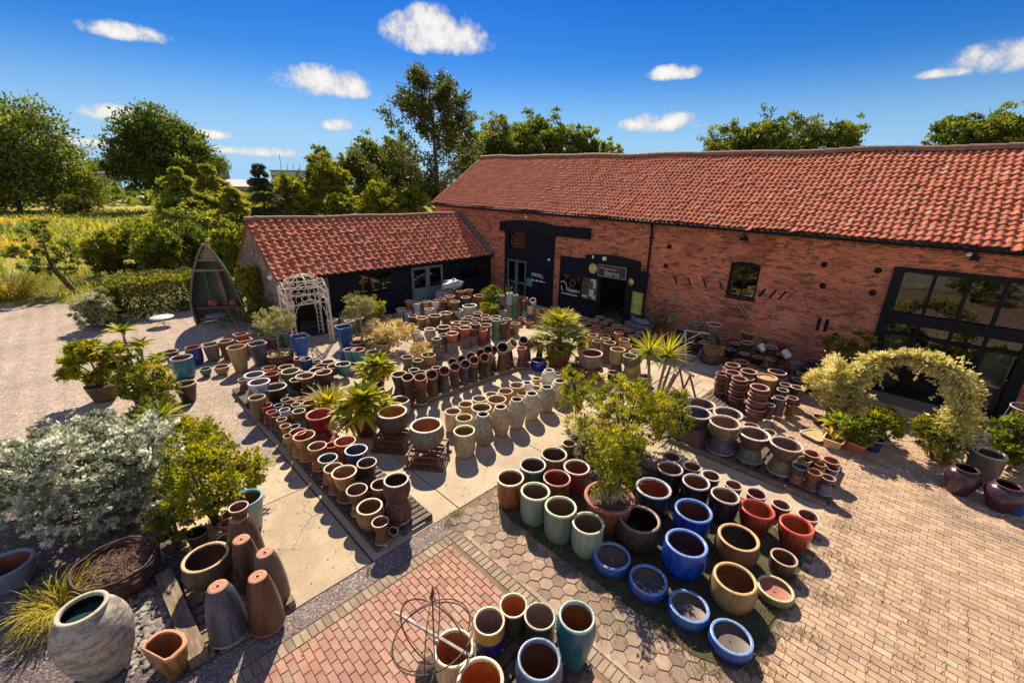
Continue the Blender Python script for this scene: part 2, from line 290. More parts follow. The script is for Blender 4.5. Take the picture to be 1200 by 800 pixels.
1|1|#u #b #p ~h, sixteenth ^h|8|-10.695|9.819|.1|.272|.354|0|0|1
1|1|#b #s ~h, nearest the pale rimmed pot|8|-10.652|6.787|.427|.272|.245|0|0|0
1|1|#u #b #p ~h, second ^h|8|-10.652|6.787|.1|.272|.327|0|0|1
1|34|red #b #s ~h|8|-10.354|6.931|.435|.335|.302|0|0|0
1|1|#u #b #p ~h, fourth ^h|8|-10.354|6.931|.1|.335|.335|0|0|1
1|7|#c #s ~h, nearest the pale rimmed pot|8|-10.519|7.45|.396|.269|.242|0|0|0
1|1|#u #b #p ~h, third ^h|8|-10.519|7.45|.1|.269|.296|0|0|1
4|1|#b pot tipped ~h, nearest the pale rimmed pot|8|-10.583|8.343|.551|.283|.312|42|-40|0
1|1|#u #b #p ~h, sixth ^h|8|-10.583|8.343|.1|.283|.397|0|0|1
4|10|#k #b pot tipped ~h, nearest the pale rimmed pot|8|-10.603|7.973|.544|.279|.307|42|-40|0
1|1|#u #b #p ~h, fifth ^h|8|-10.603|7.973|.1|.279|.39|0|0|1
1|1|#b #s ~h, second ^h|8|-10.537|7.268|.451|.292|.263|0|0|0
1|10|#u #k #b #p ~h, nearest the pale rimmed pot|8|-10.537|7.268|.1|.292|.351|0|0|1
1|10|#k #b #s ~h|8|-10.814|6.634|.436|.336|.302|0|0|0
1|1|#u #b #p ~h, nearest the pale rimmed pot|8|-10.814|6.634|.1|.336|.336|0|0|1
1|1|#b #s ~h, #f ^h|8|-10.465|10.458|.504|.311|.28|0|0|0
1|10|#u #k #b #p ~h, third ^h|8|-10.465|10.458|.1|.311|.404|0|0|1
4|37|stained cream pot ~i, nearest the crate stand|9|-7.039|5.576|0|.513|.666|0|0|0
4|28|cream pot ~i, second ^i|9|-7.671|6.071|0|.432|.561|0|0|0
4|28|cream pot ~i, nearest the crate stand|9|-8.124|6.056|0|.42|.566|0|0|0
4|38|pale tan pot ~i, nearest the crate stand|9|-8.338|6.663|0|.396|.475|0|0|0
1|28|cream pot ~i, third ^i|9|-8.42|7.228|0|.424|.424|0|0|0
4|37|stained cream pot ~i, #f ^i|9|-7.733|6.7|0|.54|.594|0|0|0
1|38|pale tan pot ~i, second ^i|9|-7.941|7.475|0|.55|.495|0|0|0
1|28|cream pot ~i, fourth ^i|9|-8.497|7.772|0|.377|.339|0|0|0
1|38|pale tan pot ~i, third ^i|9|-8.261|8.122|0|.443|.42|0|0|0
1|38|pale tan pot ~i, fifth ^i|9|-8.279|8.628|0|.468|.445|0|0|0
8|4|white jar ~i, nearest the crate stand|9|-8.182|8.962|0|.279|.446|0|0|0
1|28|cream pot ~i, #f ^i|9|-8.4|9.665|0|.303|.303|0|0|0
1|38|pale tan pot ~i, fourth ^i|9|-7.962|8.526|0|.357|.322|0|0|0
4|4|white pot ~i|9|-8.198|9.036|0|.212|.255|0|0|0
1|38|pale tan pot ~i, #f ^i|9|-7.923|9.053|0|.366|.329|0|0|0
4|28|cream pot ~i, fifth ^i|9|-8.201|9.462|0|.244|.244|0|0|0
1|18|mustard #g pot ~i|9|-7.952|9.61|0|.296|.266|0|0|0
8|4|white jar ~i, #f ^i|9|-8.089|9.906|0|.313|.626|0|0|0
7|28|cream urn ~i|9|-7.99|10.193|0|.33|.462|0|0|0
8|39|mossy grey cream bellied jar ~i, nearest the crate stand|9|-7.106|6.204|0|.303|.833|0|0|0
8|40|tan cream bellied jar ~i|9|-7.103|6.831|0|.305|.823|0|0|0
8|41|flaking stone coloured bellied jar ~i|9|-7.09|7.387|0|.315|.836|0|0|0
8|42|pale weathered bellied jar ~i|9|-7.116|8.024|0|.316|.79|0|0|0
8|39|mossy grey cream bellied jar ~i, #f ^i|9|-7.133|8.648|0|.327|.768|0|0|0
8|43|whitish bellied jar ~i|9|-7.264|9.446|0|.356|.677|0|0|0
3|44|#b pale rimmed rounded pot ~k|10|-8.697|4.65|.345|.719|.518|0|0|0
3|45|olive grey cream rimmed rounded pot ~k|10|-7.565|4.873|.345|.736|.53|0|0|0
3|46|pale blue grey pot ~k|10|-9.766|5.459|0|.551|.496|0|0|0
3|47|small bright cobalt bowl at the end of the round timber rail|10|-9.298|10.775|0|.528|.396|0|0|0
1|48|wide #c pot holding the fan palm|10|-9.112|11.665|0|1.015|.731|0|0|0
3|49|round red #b #g pot holding the orange tipped rosette plant|10|-9.51|4.328|0|.559|.531|0|0|0
1|50|black plastic pot holding the yellow green aloe|10|-11.079|4.037|0|.481|.385|0|0|0
1|50|black plastic pot holding the flat topped rosette plant|10|-11.853|5.928|0|.519|.415|0|0|0
1|10|#k #b pot right of the fan palm pot|10|-8.175|11.356|0|.498|.349|0|0|0
4|7|small #c pot between the fan palm and the #c stand|10|-7.815|11.217|0|.344|.309|0|0|0
0|10|#k #b bowl at the foot of the fan palm pot|10|-8.316|11.118|0|.41|.246|0|0|0
1|48|wide #c pot holding the gnarled old shrub among #g pots|10|-3.349|6.041|0|.917|.678|0|0|0
1|51|wide #b clay pot by the drive holding the layered shrub|10|-16.637|-.308|0|.779|.483|0|0|0
1|50|black plastic pot under the whorled leaved shrub by the drive|10|-15.343|.484|0|.567|.454|0|0|0
1|7|#c pot ~l, fifth ^l|11|-10.859|16.423|0|.431|.409|0|0|0
1|10|#k #b pot ~l, nearest the palm pot|11|-10.862|15.891|0|.386|.367|0|0|0
1|1|#b pot ~l, third ^l|11|-10.297|16.353|0|.42|.399|0|0|0
1|7|#c pot ~l, fourth ^l|11|-10.245|15.668|0|.411|.411|0|0|0
1|34|red #b pot ~l, third ^l|11|-9.627|16.251|0|.407|.407|0|0|0
1|7|#c pot ~l, second ^l|11|-10.27|15.09|0|.405|.405|0|0|0
1|1|#b pot ~l, second ^l|11|-9.591|15.682|0|.418|.418|0|0|0
1|7|#c pot ~l, third ^l|11|-9.518|15.015|0|.426|.426|0|0|0
1|19|orange #g #s ~l|11|-8.638|14.924|.243|.406|.406|0|0|0
1|16|#u slate grey #p ~l, nearest the palm pot|11|-8.638|14.924|0|.406|.243|0|0|1
4|0|tan #s ~l, nearest the palm pot|11|-9.066|13.706|.238|.397|.477|0|0|0
1|1|#u #b #p ~l, nearest the palm pot|11|-9.066|13.706|0|.397|.238|0|0|1
1|10|#k #b pot ~l, #f ^l|11|-8.421|16.27|0|.386|.386|0|0|0
1|34|red #b pot ~l, fourth ^l|11|-8.36|15.599|0|.411|.411|0|0|0
4|0|tan #s ~l, second ^l|11|-8.242|13.301|.391|.391|.469|0|0|0
1|3|#u grey stoneware #p ~l, nearest the palm pot|11|-8.242|13.301|0|.391|.391|0|0|1
4|0|tan #s ~l, #f ^l|11|-7.887|14.083|.316|.395|.435|0|0|0
1|1|#u #b #p ~l, #f ^l|11|-7.887|14.083|0|.395|.316|0|0|1
1|1|#b pot ~l, sixth ^l|11|-7.95|16.215|0|.343|.343|0|0|0
1|34|red #b pot ~l, fifth ^l|11|-8.026|15.331|0|.368|.368|0|0|0
4|38|pale tan #s ~l|11|-7.153|12.385|.46|.511|.511|0|0|0
1|16|#u slate grey #p ~l, #f ^l|11|-7.153|12.385|0|.511|.46|0|0|1
4|3|grey stoneware #s ~l, #f ^l|11|-6.584|12.259|.559|.466|.372|0|0|0
1|38|#u pale tan #p ~l|11|-6.584|12.259|0|.466|.559|0|0|1
1|1|#b #s ~l, #f ^l|11|-6.644|12.755|.505|.505|.404|0|0|0
1|0|#u tan #p ~l|11|-6.644|12.755|0|.505|.505|0|0|1
1|1|#b pot ~l, fifth ^l|11|-7.595|14.929|0|.388|.388|0|0|0
1|34|red #b pot ~l, second ^l|11|-7.977|14.495|0|.357|.357|0|0|0
1|1|#b pot ~l, eighth ^l|11|-6.823|11.692|0|.412|.412|0|0|0
3|52|olive tan rounded pot ~l|11|-7.656|11.583|.38|.767|.521|0|0|0
1|3|grey stoneware pot ~l|11|-5.892|12.124|0|.45|.45|0|0|0
4|53|white rimmed grey pot ~l|11|-6.051|11.359|0|.311|.373|0|0|0
4|0|tan pot ~l|11|-9.648|13.8|0|.378|.453|0|0|0
1|7|#c pot ~l, nearest the palm pot|11|-9.264|13.226|0|.331|.397|0|0|0
1|33|rust #b pot ~l|11|-7.489|15.63|0|.394|.355|0|0|0
1|7|#c pot ~l, sixth ^l|11|-11.404|16.335|0|.439|.417|0|0|0
1|1|#b pot ~l, seventh ^l|11|-11.002|17.088|0|.421|.4|0|0|0
1|34|red #b pot ~l, #f ^l|11|-10.386|16.874|0|.428|.407|0|0|0
1|1|#b pot ~l, nearest the palm pot|11|-9.103|15.121|0|.419|.419|0|0|0
1|34|red #b pot ~l, nearest the palm pot|11|-9.867|15.247|0|.399|.399|0|0|0
1|1|#b pot ~l, fourth ^l|11|-8.911|16.156|0|.429|.429|0|0|0
1|7|#c pot ~l, seventh ^l|11|-9.441|16.513|0|.407|.407|0|0|0
1|7|#c pot ~l, #f ^l|11|-7.725|15.502|0|.397|.397|0|0|0
1|1|#b pot ~l, #f ^l|11|-7.741|16.544|0|.376|.376|0|0|0
4|1|#b #s ~l, nearest the palm pot|11|-7.956|13.182|.344|.43|.472|0|0|0
1|3|#u grey stoneware #p ~l, #f ^l|11|-7.956|13.182|0|.43|.344|0|0|1
4|3|grey stoneware #s ~l, nearest the palm pot|11|-8.539|13.227|.305|.381|.419|0|0|0
1|1|#u #b #p ~l, second ^l|11|-8.539|13.227|0|.381|.305|0|0|1
1|19|orange #g pot ~m|12|-5.474|8.749|0|.487|.389|0|0|0
1|10|#k #b pot ~m, #f ^m|12|-5.004|8.757|0|.428|.342|0|0|0
1|54|#k cream rimmed pot ~m|12|-4.522|8.218|0|.46|.391|0|0|0
1|9|olive pot ~m|12|-5.312|7.381|0|.325|.325|0|0|0
1|10|#k #b pot ~m, nearest the potted shrub|12|-4.16|8.58|0|.456|.41|0|0|0
1|1|#b pot ~m|12|-4.962|7.688|0|.403|.363|0|0|0
1|34|red #b pot ~m|12|-3.972|7.84|0|.412|.371|0|0|0
4|55|orange #b #g pot ~n|13|-5.069|5.16|0|.545|.626|0|0|0
4|56|#k teal grey rimmed pot ~n|13|-5.062|5.807|0|.554|.609|0|0|0
4|57|olive gold #g pot ~n|13|-5.031|6.459|0|.578|.578|0|0|0
4|58|pale celadon green pot ~n, #f ^m|13|-4.417|5.146|0|.555|.666|0|0|0
4|49|red #b #g pot ~n, #f ^m|13|-4.466|5.865|0|.565|.565|0|0|0
4|59|red #g pale rimmed pot ~n|13|-4.421|6.474|0|.552|.552|0|0|0
4|58|pale celadon green pot ~n, second ^m|13|-3.815|5.162|0|.58|.667|0|0|0
4|58|pale celadon green pot ~n, nearest the potted shrub|13|-3.263|5.255|0|.554|.609|0|0|0
4|49|red #b #g pot ~n, nearest the potted shrub|13|-3.73|7.273|0|.459|.459|0|0|0
3|60|large #k #b speckled rim pot ~n|13|-2.7|5.999|0|.71|.603|0|0|0
4|61|black blue white rimmed pot ~n|13|-2.931|6.951|0|.667|.6|0|0|0
4|62|cobalt blue light rimmed pot ~n|13|-2.125|6.92|0|.649|.584|0|0|0
3|47|bright cobalt blue #g pot ~n|13|-1.868|6.023|0|.652|.62|0|0|0
3|63|#b orange rimmed pot ~n|13|-1.34|6.943|0|.64|.499|0|0|0
3|64|large mustard tan round pot ~n|13|-1.079|6.005|0|.606|.515|0|0|0
9|65|shiny red #g pot ~n, nearest the potted shrub|13|-1.339|7.939|0|.574|.488|0|0|0
9|65|shiny red #g pot ~n, #f ^m|13|-.722|8.052|0|.544|.463|0|0|0
4|66|small black #b #g pot ~n|13|-.691|7.244|0|.404|.303|0|0|0
10|67|green rimmed #c shallow bowl ~n|13|-.629|6.613|0|.511|.184|0|0|0
10|68|bright blue #g shallow bowl ~n, nearest the potted shrub|13|-2.743|5.246|0|.601|.27|0|0|0
10|68|bright blue #g shallow bowl ~n, second ^m|13|-2.089|5.264|0|.581|.261|0|0|0
10|68|bright blue #g shallow bowl ~n, third ^m|13|-1.438|5.271|0|.565|.254|0|0|0
10|68|bright blue #g shallow bowl ~n, #f ^m|13|-.823|5.244|0|.542|.244|0|0|0
4|69|black #g grey rimmed pot ~n, nearest the potted shrub|13|-3.016|7.841|0|.525|.577|0|0|0
1|70|black cream rimmed pot ~n, nearest the potted shrub|13|-3.306|8.585|0|.404|.363|0|0|0
1|71|#k #b cream rimmed pot ~n, nearest the potted shrub|13|-2.835|8.573|0|.385|.347|0|0|0
4|69|black #g grey rimmed pot ~n, second ^m|13|-2.442|7.795|0|.524|.576|0|0|0
1|70|black cream rimmed pot ~n, #f ^m|13|-2.405|8.553|0|.385|.346|0|0|0
1|71|#k #b cream rimmed pot ~n, second ^m|13|-1.964|8.609|0|.351|.316|0|0|0
4|69|black #g grey rimmed pot ~n, #f ^m|13|-1.88|7.782|0|.519|.571|0|0|0
1|72|oxblood pale rimmed pot ~n|13|-1.532|8.626|0|.378|.341|0|0|0
1|71|#k #b cream rimmed pot ~n, #f ^m|13|-1.092|8.662|0|.345|.31|0|0|0
1|73|#b peach rimmed pot ~n|13|-.651|8.723|0|.366|.293|0|0|0
0|6|black #g bowl #s ~o, #f ^o|14|-4.297|10.869|.439|.531|.319|0|0|0
1|10|#u #k #b #p ~o, third ^o|14|-4.297|10.869|.12|.531|.319|0|0|1
0|6|black #g bowl #s ~o, nearest the square pot|14|-4.144|10.755|.33|.35|.245|0|0|0
1|10|#u #k #b #p ~o, second ^o|14|-4.144|10.755|.12|.35|.21|0|0|1
0|74|#b white rimmed bowl #s ~o, nearest the square pot|14|-3.622|10.816|.404|.709|.39|0|0|0
1|10|#u #k #b #p ~o, nearest the square pot|14|-3.622|10.816|.12|.567|.284|0|0|1
0|75|#k white rimmed blue lined bowl #s ~o|14|-3.416|10.042|.499|.677|.406|0|0|0
5|76|#u square #b #p ~o|14|-3.416|10.042|.12|.542|.379|0|0|1
0|74|#b white rimmed bowl #s ~o, second ^o|14|-2.922|10.76|.424|.692|.381|0|0|0
1|10|#u #k #b #p ~o, #f ^o|14|-2.922|10.76|.12|.554|.304|0|0|1
0|77|olive #b stoneware bowl #s ~o|14|-2.767|10.09|.449|.703|.436|0|0|0
1|78|#u blue grey #p ~o, nearest the square pot|14|-2.767|10.09|.12|.598|.329|0|0|1
0|74|#b white rimmed bowl #s ~o, third ^o|14|-2.139|10.213|.431|.664|.365|0|0|0
1|79|#u grey green #p ~o|14|-2.139|10.213|.12|.565|.311|0|0|1
0|74|#b white rimmed bowl #s ~o, #f ^o|14|-1.488|10.22|.428|.658|.382|0|0|0
1|77|#u olive #b stoneware #p ~o|14|-1.488|10.22|.12|.56|.308|0|0|1
1|34|red #b pot ~o|14|-2.457|11.258|.12|.387|.309|0|0|0
1|0|tan pot ~o, nearest the square pot|14|-2.043|11.257|.12|.315|.315|0|0|0
1|1|#b pot ~o|14|-1.855|11.421|.12|.203|.203|0|0|0
1|0|tan pot ~o, #f ^o|14|-1.608|11.517|.12|.235|.211|0|0|0
1|34|red #b #s ~o|14|-1.039|10.634|.354|.334|.234|0|0|0
1|1|#u #b #p ~o, second ^o|14|-1.039|10.634|.12|.334|.234|0|0|1
0|33|rust #b bowl #s ~o|14|-.682|10.753|.357|.338|.169|0|0|0
1|0|#u tan #p ~o, nearest the square pot|14|-.682|10.753|.12|.338|.237|0|0|1
1|0|tan #s ~o|14|-1.109|10.418|.298|.255|.204|0|0|0
1|1|#u #b #p ~o, nearest the square pot|14|-1.109|10.418|.12|.255|.178|0|0|1
1|19|orange #g #s ~o|14|-.852|10.498|.288|.24|.192|0|0|0
1|1|#u #b #p ~o, third ^o|14|-.852|10.498|.12|.24|.168|0|0|1
1|16|slate grey #s ~o|14|-.617|10.563|.261|.234|.188|0|0|0
1|0|#u tan #p ~o, #f ^o|14|-.617|10.563|.12|.234|.141|0|0|1
1|26|slate blue #s ~o|14|-1.119|10.029|.305|.311|.202|0|0|0
1|7|#u #c #p ~o|14|-1.119|10.029|.12|.265|.185|0|0|1
1|33|rust #b #s ~o|14|-.853|9.996|.325|.285|.199|0|0|0
1|1|#u #b #p ~o, #f ^o|14|-.853|9.996|.12|.256|.205|0|0|1
1|1|#b #s ~o|14|-.608|10.017|.33|.262|.17|0|0|0
1|78|#u blue grey #p ~o, #f ^o|14|-.608|10.017|.12|.262|.21|0|0|1
11|80|#b #c pot on top #n tenth ^q|15|-3.99|13.231|.685|.334|.134|0|0|0
11|80|#b #c pot second #t #n tenth ^q|15|-3.97|13.221|.601|.344|.134|0|0|0
11|80|#b #c pot third #t #n tenth ^q|15|-4.007|13.24|.518|.326|.134|0|0|0
11|80|#b #c pot fourth #t #n tenth ^q|15|-3.977|13.225|.434|.341|.134|0|0|0
11|80|#b #c pot fifth #t #n tenth ^q|15|-4.01|13.242|.351|.324|.134|0|0|0
11|80|#b #c pot sixth #t #n tenth ^q|15|-3.974|13.223|.267|.343|.134|0|0|0
11|80|#b #c pot seventh #t #n tenth ^q|15|-3.99|13.231|.184|.334|.134|0|0|0
11|80|#b #c pot at the bottom #n tenth ^q|15|-3.97|13.221|.1|.344|.134|0|0|0
11|80|#b #c pot on top #n ninth ^q|15|-3.701|13.309|.764|.443|.159|0|0|0
11|80|#b #c pot second #t #n ninth ^q|15|-3.674|13.296|.654|.456|.159|0|0|0
11|80|#b #c pot third #t #n ninth ^q|15|-3.723|13.32|.543|.432|.159|0|0|0
11|80|#b #c pot fourth #t #n ninth ^q|15|-3.683|13.3|.432|.452|.159|0|0|0
11|80|#b #c pot fifth #t #n ninth ^q|15|-3.727|13.322|.321|.43|.159|0|0|0
11|80|#b #c pot sixth #t #n ninth ^q|15|-3.678|13.298|.211|.454|.159|0|0|0
11|80|#b #c pot at the bottom #n ninth ^q|15|-3.701|13.309|.1|.443|.159|0|0|0
11|80|#b #c pot on top #n eleventh ^q|15|-3.405|12.983|.757|.438|.158|0|0|0
11|80|#b #c pot second #t #n eleventh ^q|15|-3.379|12.97|.647|.451|.158|0|0|0
11|80|#b #c pot third #t #n eleventh ^q|15|-3.427|12.994|.538|.427|.158|0|0|0
11|80|#b #c pot fourth #t #n eleventh ^q|15|-3.387|12.974|.428|.446|.158|0|0|0
11|80|#b #c pot fifth #t #n eleventh ^q|15|-3.431|12.996|.319|.425|.158|0|0|0
11|80|#b #c pot sixth #t #n eleventh ^q|15|-3.383|12.972|.209|.449|.158|0|0|0
11|80|#b #c pot at the bottom #n eleventh ^q|15|-3.405|12.983|.1|.438|.158|0|0|0
11|80|#b #c pot on top #n fifth ^q|15|-4.152|14.734|.447|.463|.185|0|0|0
11|80|#b #c pot second #t #n fifth ^q|15|-4.124|14.72|.332|.477|.185|0|0|0
11|80|#b #c pot third #t #n fifth ^q|15|-4.175|14.746|.216|.452|.185|0|0|0
11|80|#b #c pot at the bottom #n fifth ^q|15|-4.133|14.725|.1|.473|.185|0|0|0
11|34|red #b pot on top #n second ^q|15|-4.072|15.296|.443|.457|.183|0|0|0
11|34|red #b pot second #t #n second ^q|15|-4.044|15.282|.329|.471|.183|0|0|0
11|34|red #b pot third #t #n second ^q|15|-4.094|15.307|.214|.446|.183|0|0|0
11|34|red #b pot at the bottom #n second ^q|15|-4.053|15.286|.1|.466|.183|0|0|0
11|81|#k #c pot on top #n seventh ^q|15|-3.5|14.19|.59|.49|.176|0|0|0
11|81|#k #c pot second #t #n seventh ^q|15|-3.47|14.175|.467|.504|.176|0|0|0
11|81|#k #c pot third #t #n seventh ^q|15|-3.524|14.202|.345|.477|.176|0|0|0
11|81|#k #c pot fourth #t #n seventh ^q|15|-3.48|14.18|.222|.499|.176|0|0|0
11|81|#k #c pot at the bottom #n seventh ^q|15|-3.529|14.205|.1|.475|.176|0|0|0
11|80|#b #c pot on top #n eighth ^q|15|-3.432|13.878|.5|.4|.16|0|0|0
11|80|#b #c pot second #t #n eighth ^q|15|-3.408|13.866|.4|.412|.16|0|0|0
11|80|#b #c pot third #t #n eighth ^q|15|-3.452|13.888|.3|.39|.16|0|0|0
11|80|#b #c pot fourth #t #n eighth ^q|15|-3.416|13.87|.2|.408|.16|0|0|0
11|80|#b #c pot at the bottom #n eighth ^q|15|-3.456|13.89|.1|.388|.16|0|0|0
11|80|#b #c pot on top #n third ^q|15|-3.371|15.061|.42|.32|.144|0|0|0
11|80|#b #c pot second #t #n third ^q|15|-3.352|15.051|.34|.33|.144|0|0|0
11|80|#b #c pot third #t #n third ^q|15|-3.387|15.069|.26|.312|.144|0|0|0
11|80|#b #c pot fourth #t #n third ^q|15|-3.358|15.054|.18|.326|.144|0|0|0
11|80|#b #c pot at the bottom #n third ^q|15|-3.39|15.07|.1|.31|.144|0|0|0
11|82|red #c pot on top #n twelfth ^q|15|-2.75|12.543|.83|.487|.175|0|0|0
11|82|red #c pot second #t #n twelfth ^q|15|-2.721|12.528|.709|.501|.175|0|0|0
11|82|red #c pot third #t #n twelfth ^q|15|-2.774|12.555|.587|.475|.175|0|0|0
11|82|red #c pot fourth #t #n twelfth ^q|15|-2.731|12.533|.465|.497|.175|0|0|0
11|82|red #c pot fifth #t #n twelfth ^q|15|-2.779|12.558|.343|.472|.175|0|0|0
11|82|red #c pot sixth #t #n twelfth ^q|15|-2.726|12.531|.222|.499|.175|0|0|0
11|82|red #c pot at the bottom #n twelfth ^q|15|-2.75|12.543|.1|.487|.175|0|0|0
4|0|tan pot ~q|15|-2.98|14.221|.1|.574|.631|0|0|0
11|81|#k #c pot on top #n fourth ^q|15|-2.892|14.933|.505|.54|.216|0|0|0
11|81|#k #c pot second #t #n fourth ^q|15|-2.859|14.917|.37|.556|.216|0|0|0
11|81|#k #c pot third #t #n fourth ^q|15|-2.919|14.947|.235|.527|.216|0|0|0
11|81|#k #c pot at the bottom #n fourth ^q|15|-2.87|14.922|.1|.551|.216|0|0|0
11|7|#c pot on top #n sixth ^q|15|-4.218|14.559|.409|.309|.139|0|0|0
11|7|#c pot second #t #n sixth ^q|15|-4.199|14.55|.332|.318|.139|0|0|0
11|7|#c pot third #t #n sixth ^q|15|-4.233|14.567|.255|.301|.139|0|0|0
11|7|#c pot fourth #t #n sixth ^q|15|-4.205|14.553|.177|.315|.139|0|0|0
11|7|#c pot at the bottom #n sixth ^q|15|-4.236|14.569|.1|.3|.139|0|0|0
11|7|#c pot on top #n nearest to the gravel pot|15|-3.793|15.449|.352|.336|.151|0|0|0
11|7|#c pot second #t #n nearest to the gravel pot|15|-3.773|15.438|.268|.346|.151|0|0|0
11|7|#c pot third #t #n nearest to the gravel pot|15|-3.809|15.457|.184|.327|.151|0|0|0
11|7|#c pot at the bottom #n nearest to the gravel pot|15|-3.779|15.442|.1|.342|.151|0|0|0
1|16|slate grey #s ~q|15|-2.476|14.257|.383|.354|.248|0|0|0
1|1|#u #b #p ~q, nearest the gravel pot|15|-2.476|14.257|.1|.354|.283|0|0|1
1|54|#k cream rimmed #s ~q|15|-2.441|13.86|.383|.315|.22|0|0|0
1|1|#u #b #p ~q, third ^q|15|-2.441|13.86|.1|.315|.283|0|0|1
1|71|#k #b cream rimmed #s ~q|15|-2.177|14.249|.41|.344|.241|0|0|0
1|1|#u #b #p ~q, second ^q|15|-2.177|14.249|.1|.344|.31|0|0|1
1|26|slate blue #s ~q|15|-2.325|13.134|.389|.322|.241|0|0|0
1|83|#u purple #b #p ~q|15|-2.325|13.134|.1|.322|.289|0|0|1
1|1|#b #s ~q, nearest the gravel pot|15|-2.083|13.374|.398|.298|.238|0|0|0
1|7|#u #c #p ~q, #f ^q|15|-2.083|13.374|.1|.298|.298|0|0|1
1|10|#k #b #s ~q|15|-2.451|12.727|.315|.269|.188|0|0|0
1|1|#u #b #p ~q, #f ^q|15|-2.451|12.727|.1|.269|.215|0|0|1
1|1|#b #s ~q, #f ^q|15|-2.085|13.281|.304|.226|.158|0|0|0
1|1|#u #b #p ~q, fourth ^q|15|-2.085|13.281|.1|.226|.204|0|0|1
0|71|#k #b cream rimmed bowl #s ~q|15|-2.342|15.28|.334|.389|.195|0|0|0
1|7|#u #c #p ~q, nearest the gravel pot|15|-2.342|15.28|.1|.389|.234|0|0|1
0|10|#k #b bowl #s ~q|15|-2.306|15.732|.351|.418|.209|0|0|0
1|10|#u #k #b #p ~q, #f ^q|15|-2.306|15.732|.1|.418|.251|0|0|1
1|70|black cream rimmed pot ~q|15|-2|15.65|.1|.385|.308|0|0|0
1|84|purple black #s ~q|15|-2.328|16.909|.449|.388|.31|0|0|0
1|84|#u purple black #p ~q|15|-2.328|16.909|.1|.388|.349|0|0|1
0|84|purple black bowl #s ~q|15|-2.477|16.759|.34|.343|.206|0|0|0
1|10|#u #k #b #p ~q, nearest the gravel pot|15|-2.477|16.759|.1|.343|.24|0|0|1
1|83|purple #b pot ~q|15|-2.564|16.675|.1|.248|.223|0|0|0
0|85|mossy green grey bowl #s ~r|16|-6.315|16.71|.873|.563|.338|0|0|0
1|6|#u black #g #p ~r|16|-6.315|16.71|.4|.394|.473|0|0|1
0|3|grey stoneware bowl #s ~r|16|-5.643|16.716|.928|.6|.39|0|0|0
1|85|#u mossy green grey #p ~r|16|-5.643|16.716|.4|.48|.528|0|0|1
1|33|rust #b #s ~r|16|-5.335|17.017|.479|.421|.337|0|0|0
1|0|#u tan #p ~r|16|-5.335|17.017|.1|.421|.379|0|0|1
0|6|black #g bowl #s ~r, third ^r|16|-4.94|17.324|.386|.357|.179|0|0|0
1|3|#u grey stoneware #p ~r, nearest the red cart|16|-4.94|17.324|.1|.286|.286|0|0|1
0|1|#b bowl #s ~r|16|-4.674|17.901|.647|.619|.341|0|0|0
1|10|#u #k #b #p ~r, fourth ^r|16|-4.674|17.901|.35|.496|.297|0|0|1
1|1|#b #s ~r, nearest the red cart|16|-4.449|16.991|.485|.481|.337|0|0|0
1|1|#u #b #p ~r, nearest the red cart|16|-4.449|16.991|.1|.481|.385|0|0|1
0|5|olive #b bowl #s ~r, #f ^r|16|-4.043|17.924|.636|.595|.327|0|0|0
1|16|#u slate grey #p ~r, second ^r|16|-4.043|17.924|.35|.476|.286|0|0|1
0|33|rust #b bowl #s ~r|16|-3.423|17.855|.636|.597|.328|0|0|0
1|10|#u #k #b #p ~r, fifth ^r|16|-3.423|17.855|.35|.477|.286|0|0|1
1|1|#b #s ~r, #f ^r|16|-3.677|17.098|.479|.421|.337|0|0|0
1|18|#u mustard #g #p ~r, #f ^r|16|-3.677|17.098|.1|.421|.379|0|0|1
0|6|black #g bowl #s ~r, fifth ^r|16|-4.079|17.27|.423|.337|.168|0|0|0
1|18|#u mustard #g #p ~r, nearest the red cart|16|-4.079|17.27|.1|.269|.323|0|0|1
0|6|black #g bowl #s ~r, #f ^r|16|-3.347|17.328|.383|.321|.161|0|0|0
1|1|#u #b #p ~r, #f ^r|16|-3.347|17.328|.1|.257|.283|0|0|1
4|4|white pot tipped ~r, nearest the red cart|16|-3.828|16.992|.618|.232|.301|55|150|0
4|4|white pot tipped ~r, #f ^r|16|-3.028|17.008|.574|.252|.328|55|150|0
0|6|black #g bowl #s ~r, nearest the red cart|16|-7.05|17.272|.448|.435|.261|0|0|0
1|10|#u #k #b #p ~r, second ^r|16|-7.05|17.272|.1|.435|.348|0|0|1
0|6|black #g bowl #s ~r, second ^r|16|-6.328|17.089|.369|.385|.231|0|0|0
1|33|#u rust #b #p ~r|16|-6.328|17.089|.1|.269|.269|0|0|1
1|16|slate grey #s ~r|16|-5.726|16.948|.396|.37|.296|0|0|0
1|16|#u slate grey #p ~r, nearest the red cart|16|-5.726|16.948|.1|.37|.296|0|0|1
1|3|grey stoneware #s ~r|16|-2.788|16.752|.311|.301|.271|0|0|0
1|10|#u #k #b #p ~r, #f ^r|16|-2.788|16.752|.1|.301|.211|0|0|1
0|6|black #g bowl #s ~r, fourth ^r|16|-5.779|16.365|.384|.395|.237|0|0|0
1|3|#u grey stoneware #p ~r, #f ^r|16|-5.779|16.365|.1|.316|.284|0|0|1
1|10|#k #b pot ~r, nearest the red cart|16|-4.977|16.965|.1|.385|.308|0|0|0
0|6|black #g bowl #s ~r, seventh ^r|16|-4.364|16.531|.315|.335|.201|0|0|0
1|10|#u #k #b #p ~r, seventh ^r|16|-4.364|16.531|.1|.268|.215|0|0|1
1|10|#k #b pot ~r, #f ^r|16|-3.991|16.907|.1|.36|.288|0|0|0
1|33|rust #b pot ~r|16|-3.538|17.009|.1|.323|.291|0|0|0
0|6|black #g bowl #s ~r, sixth ^r|16|-3.122|17.946|.371|.376|.226|0|0|0
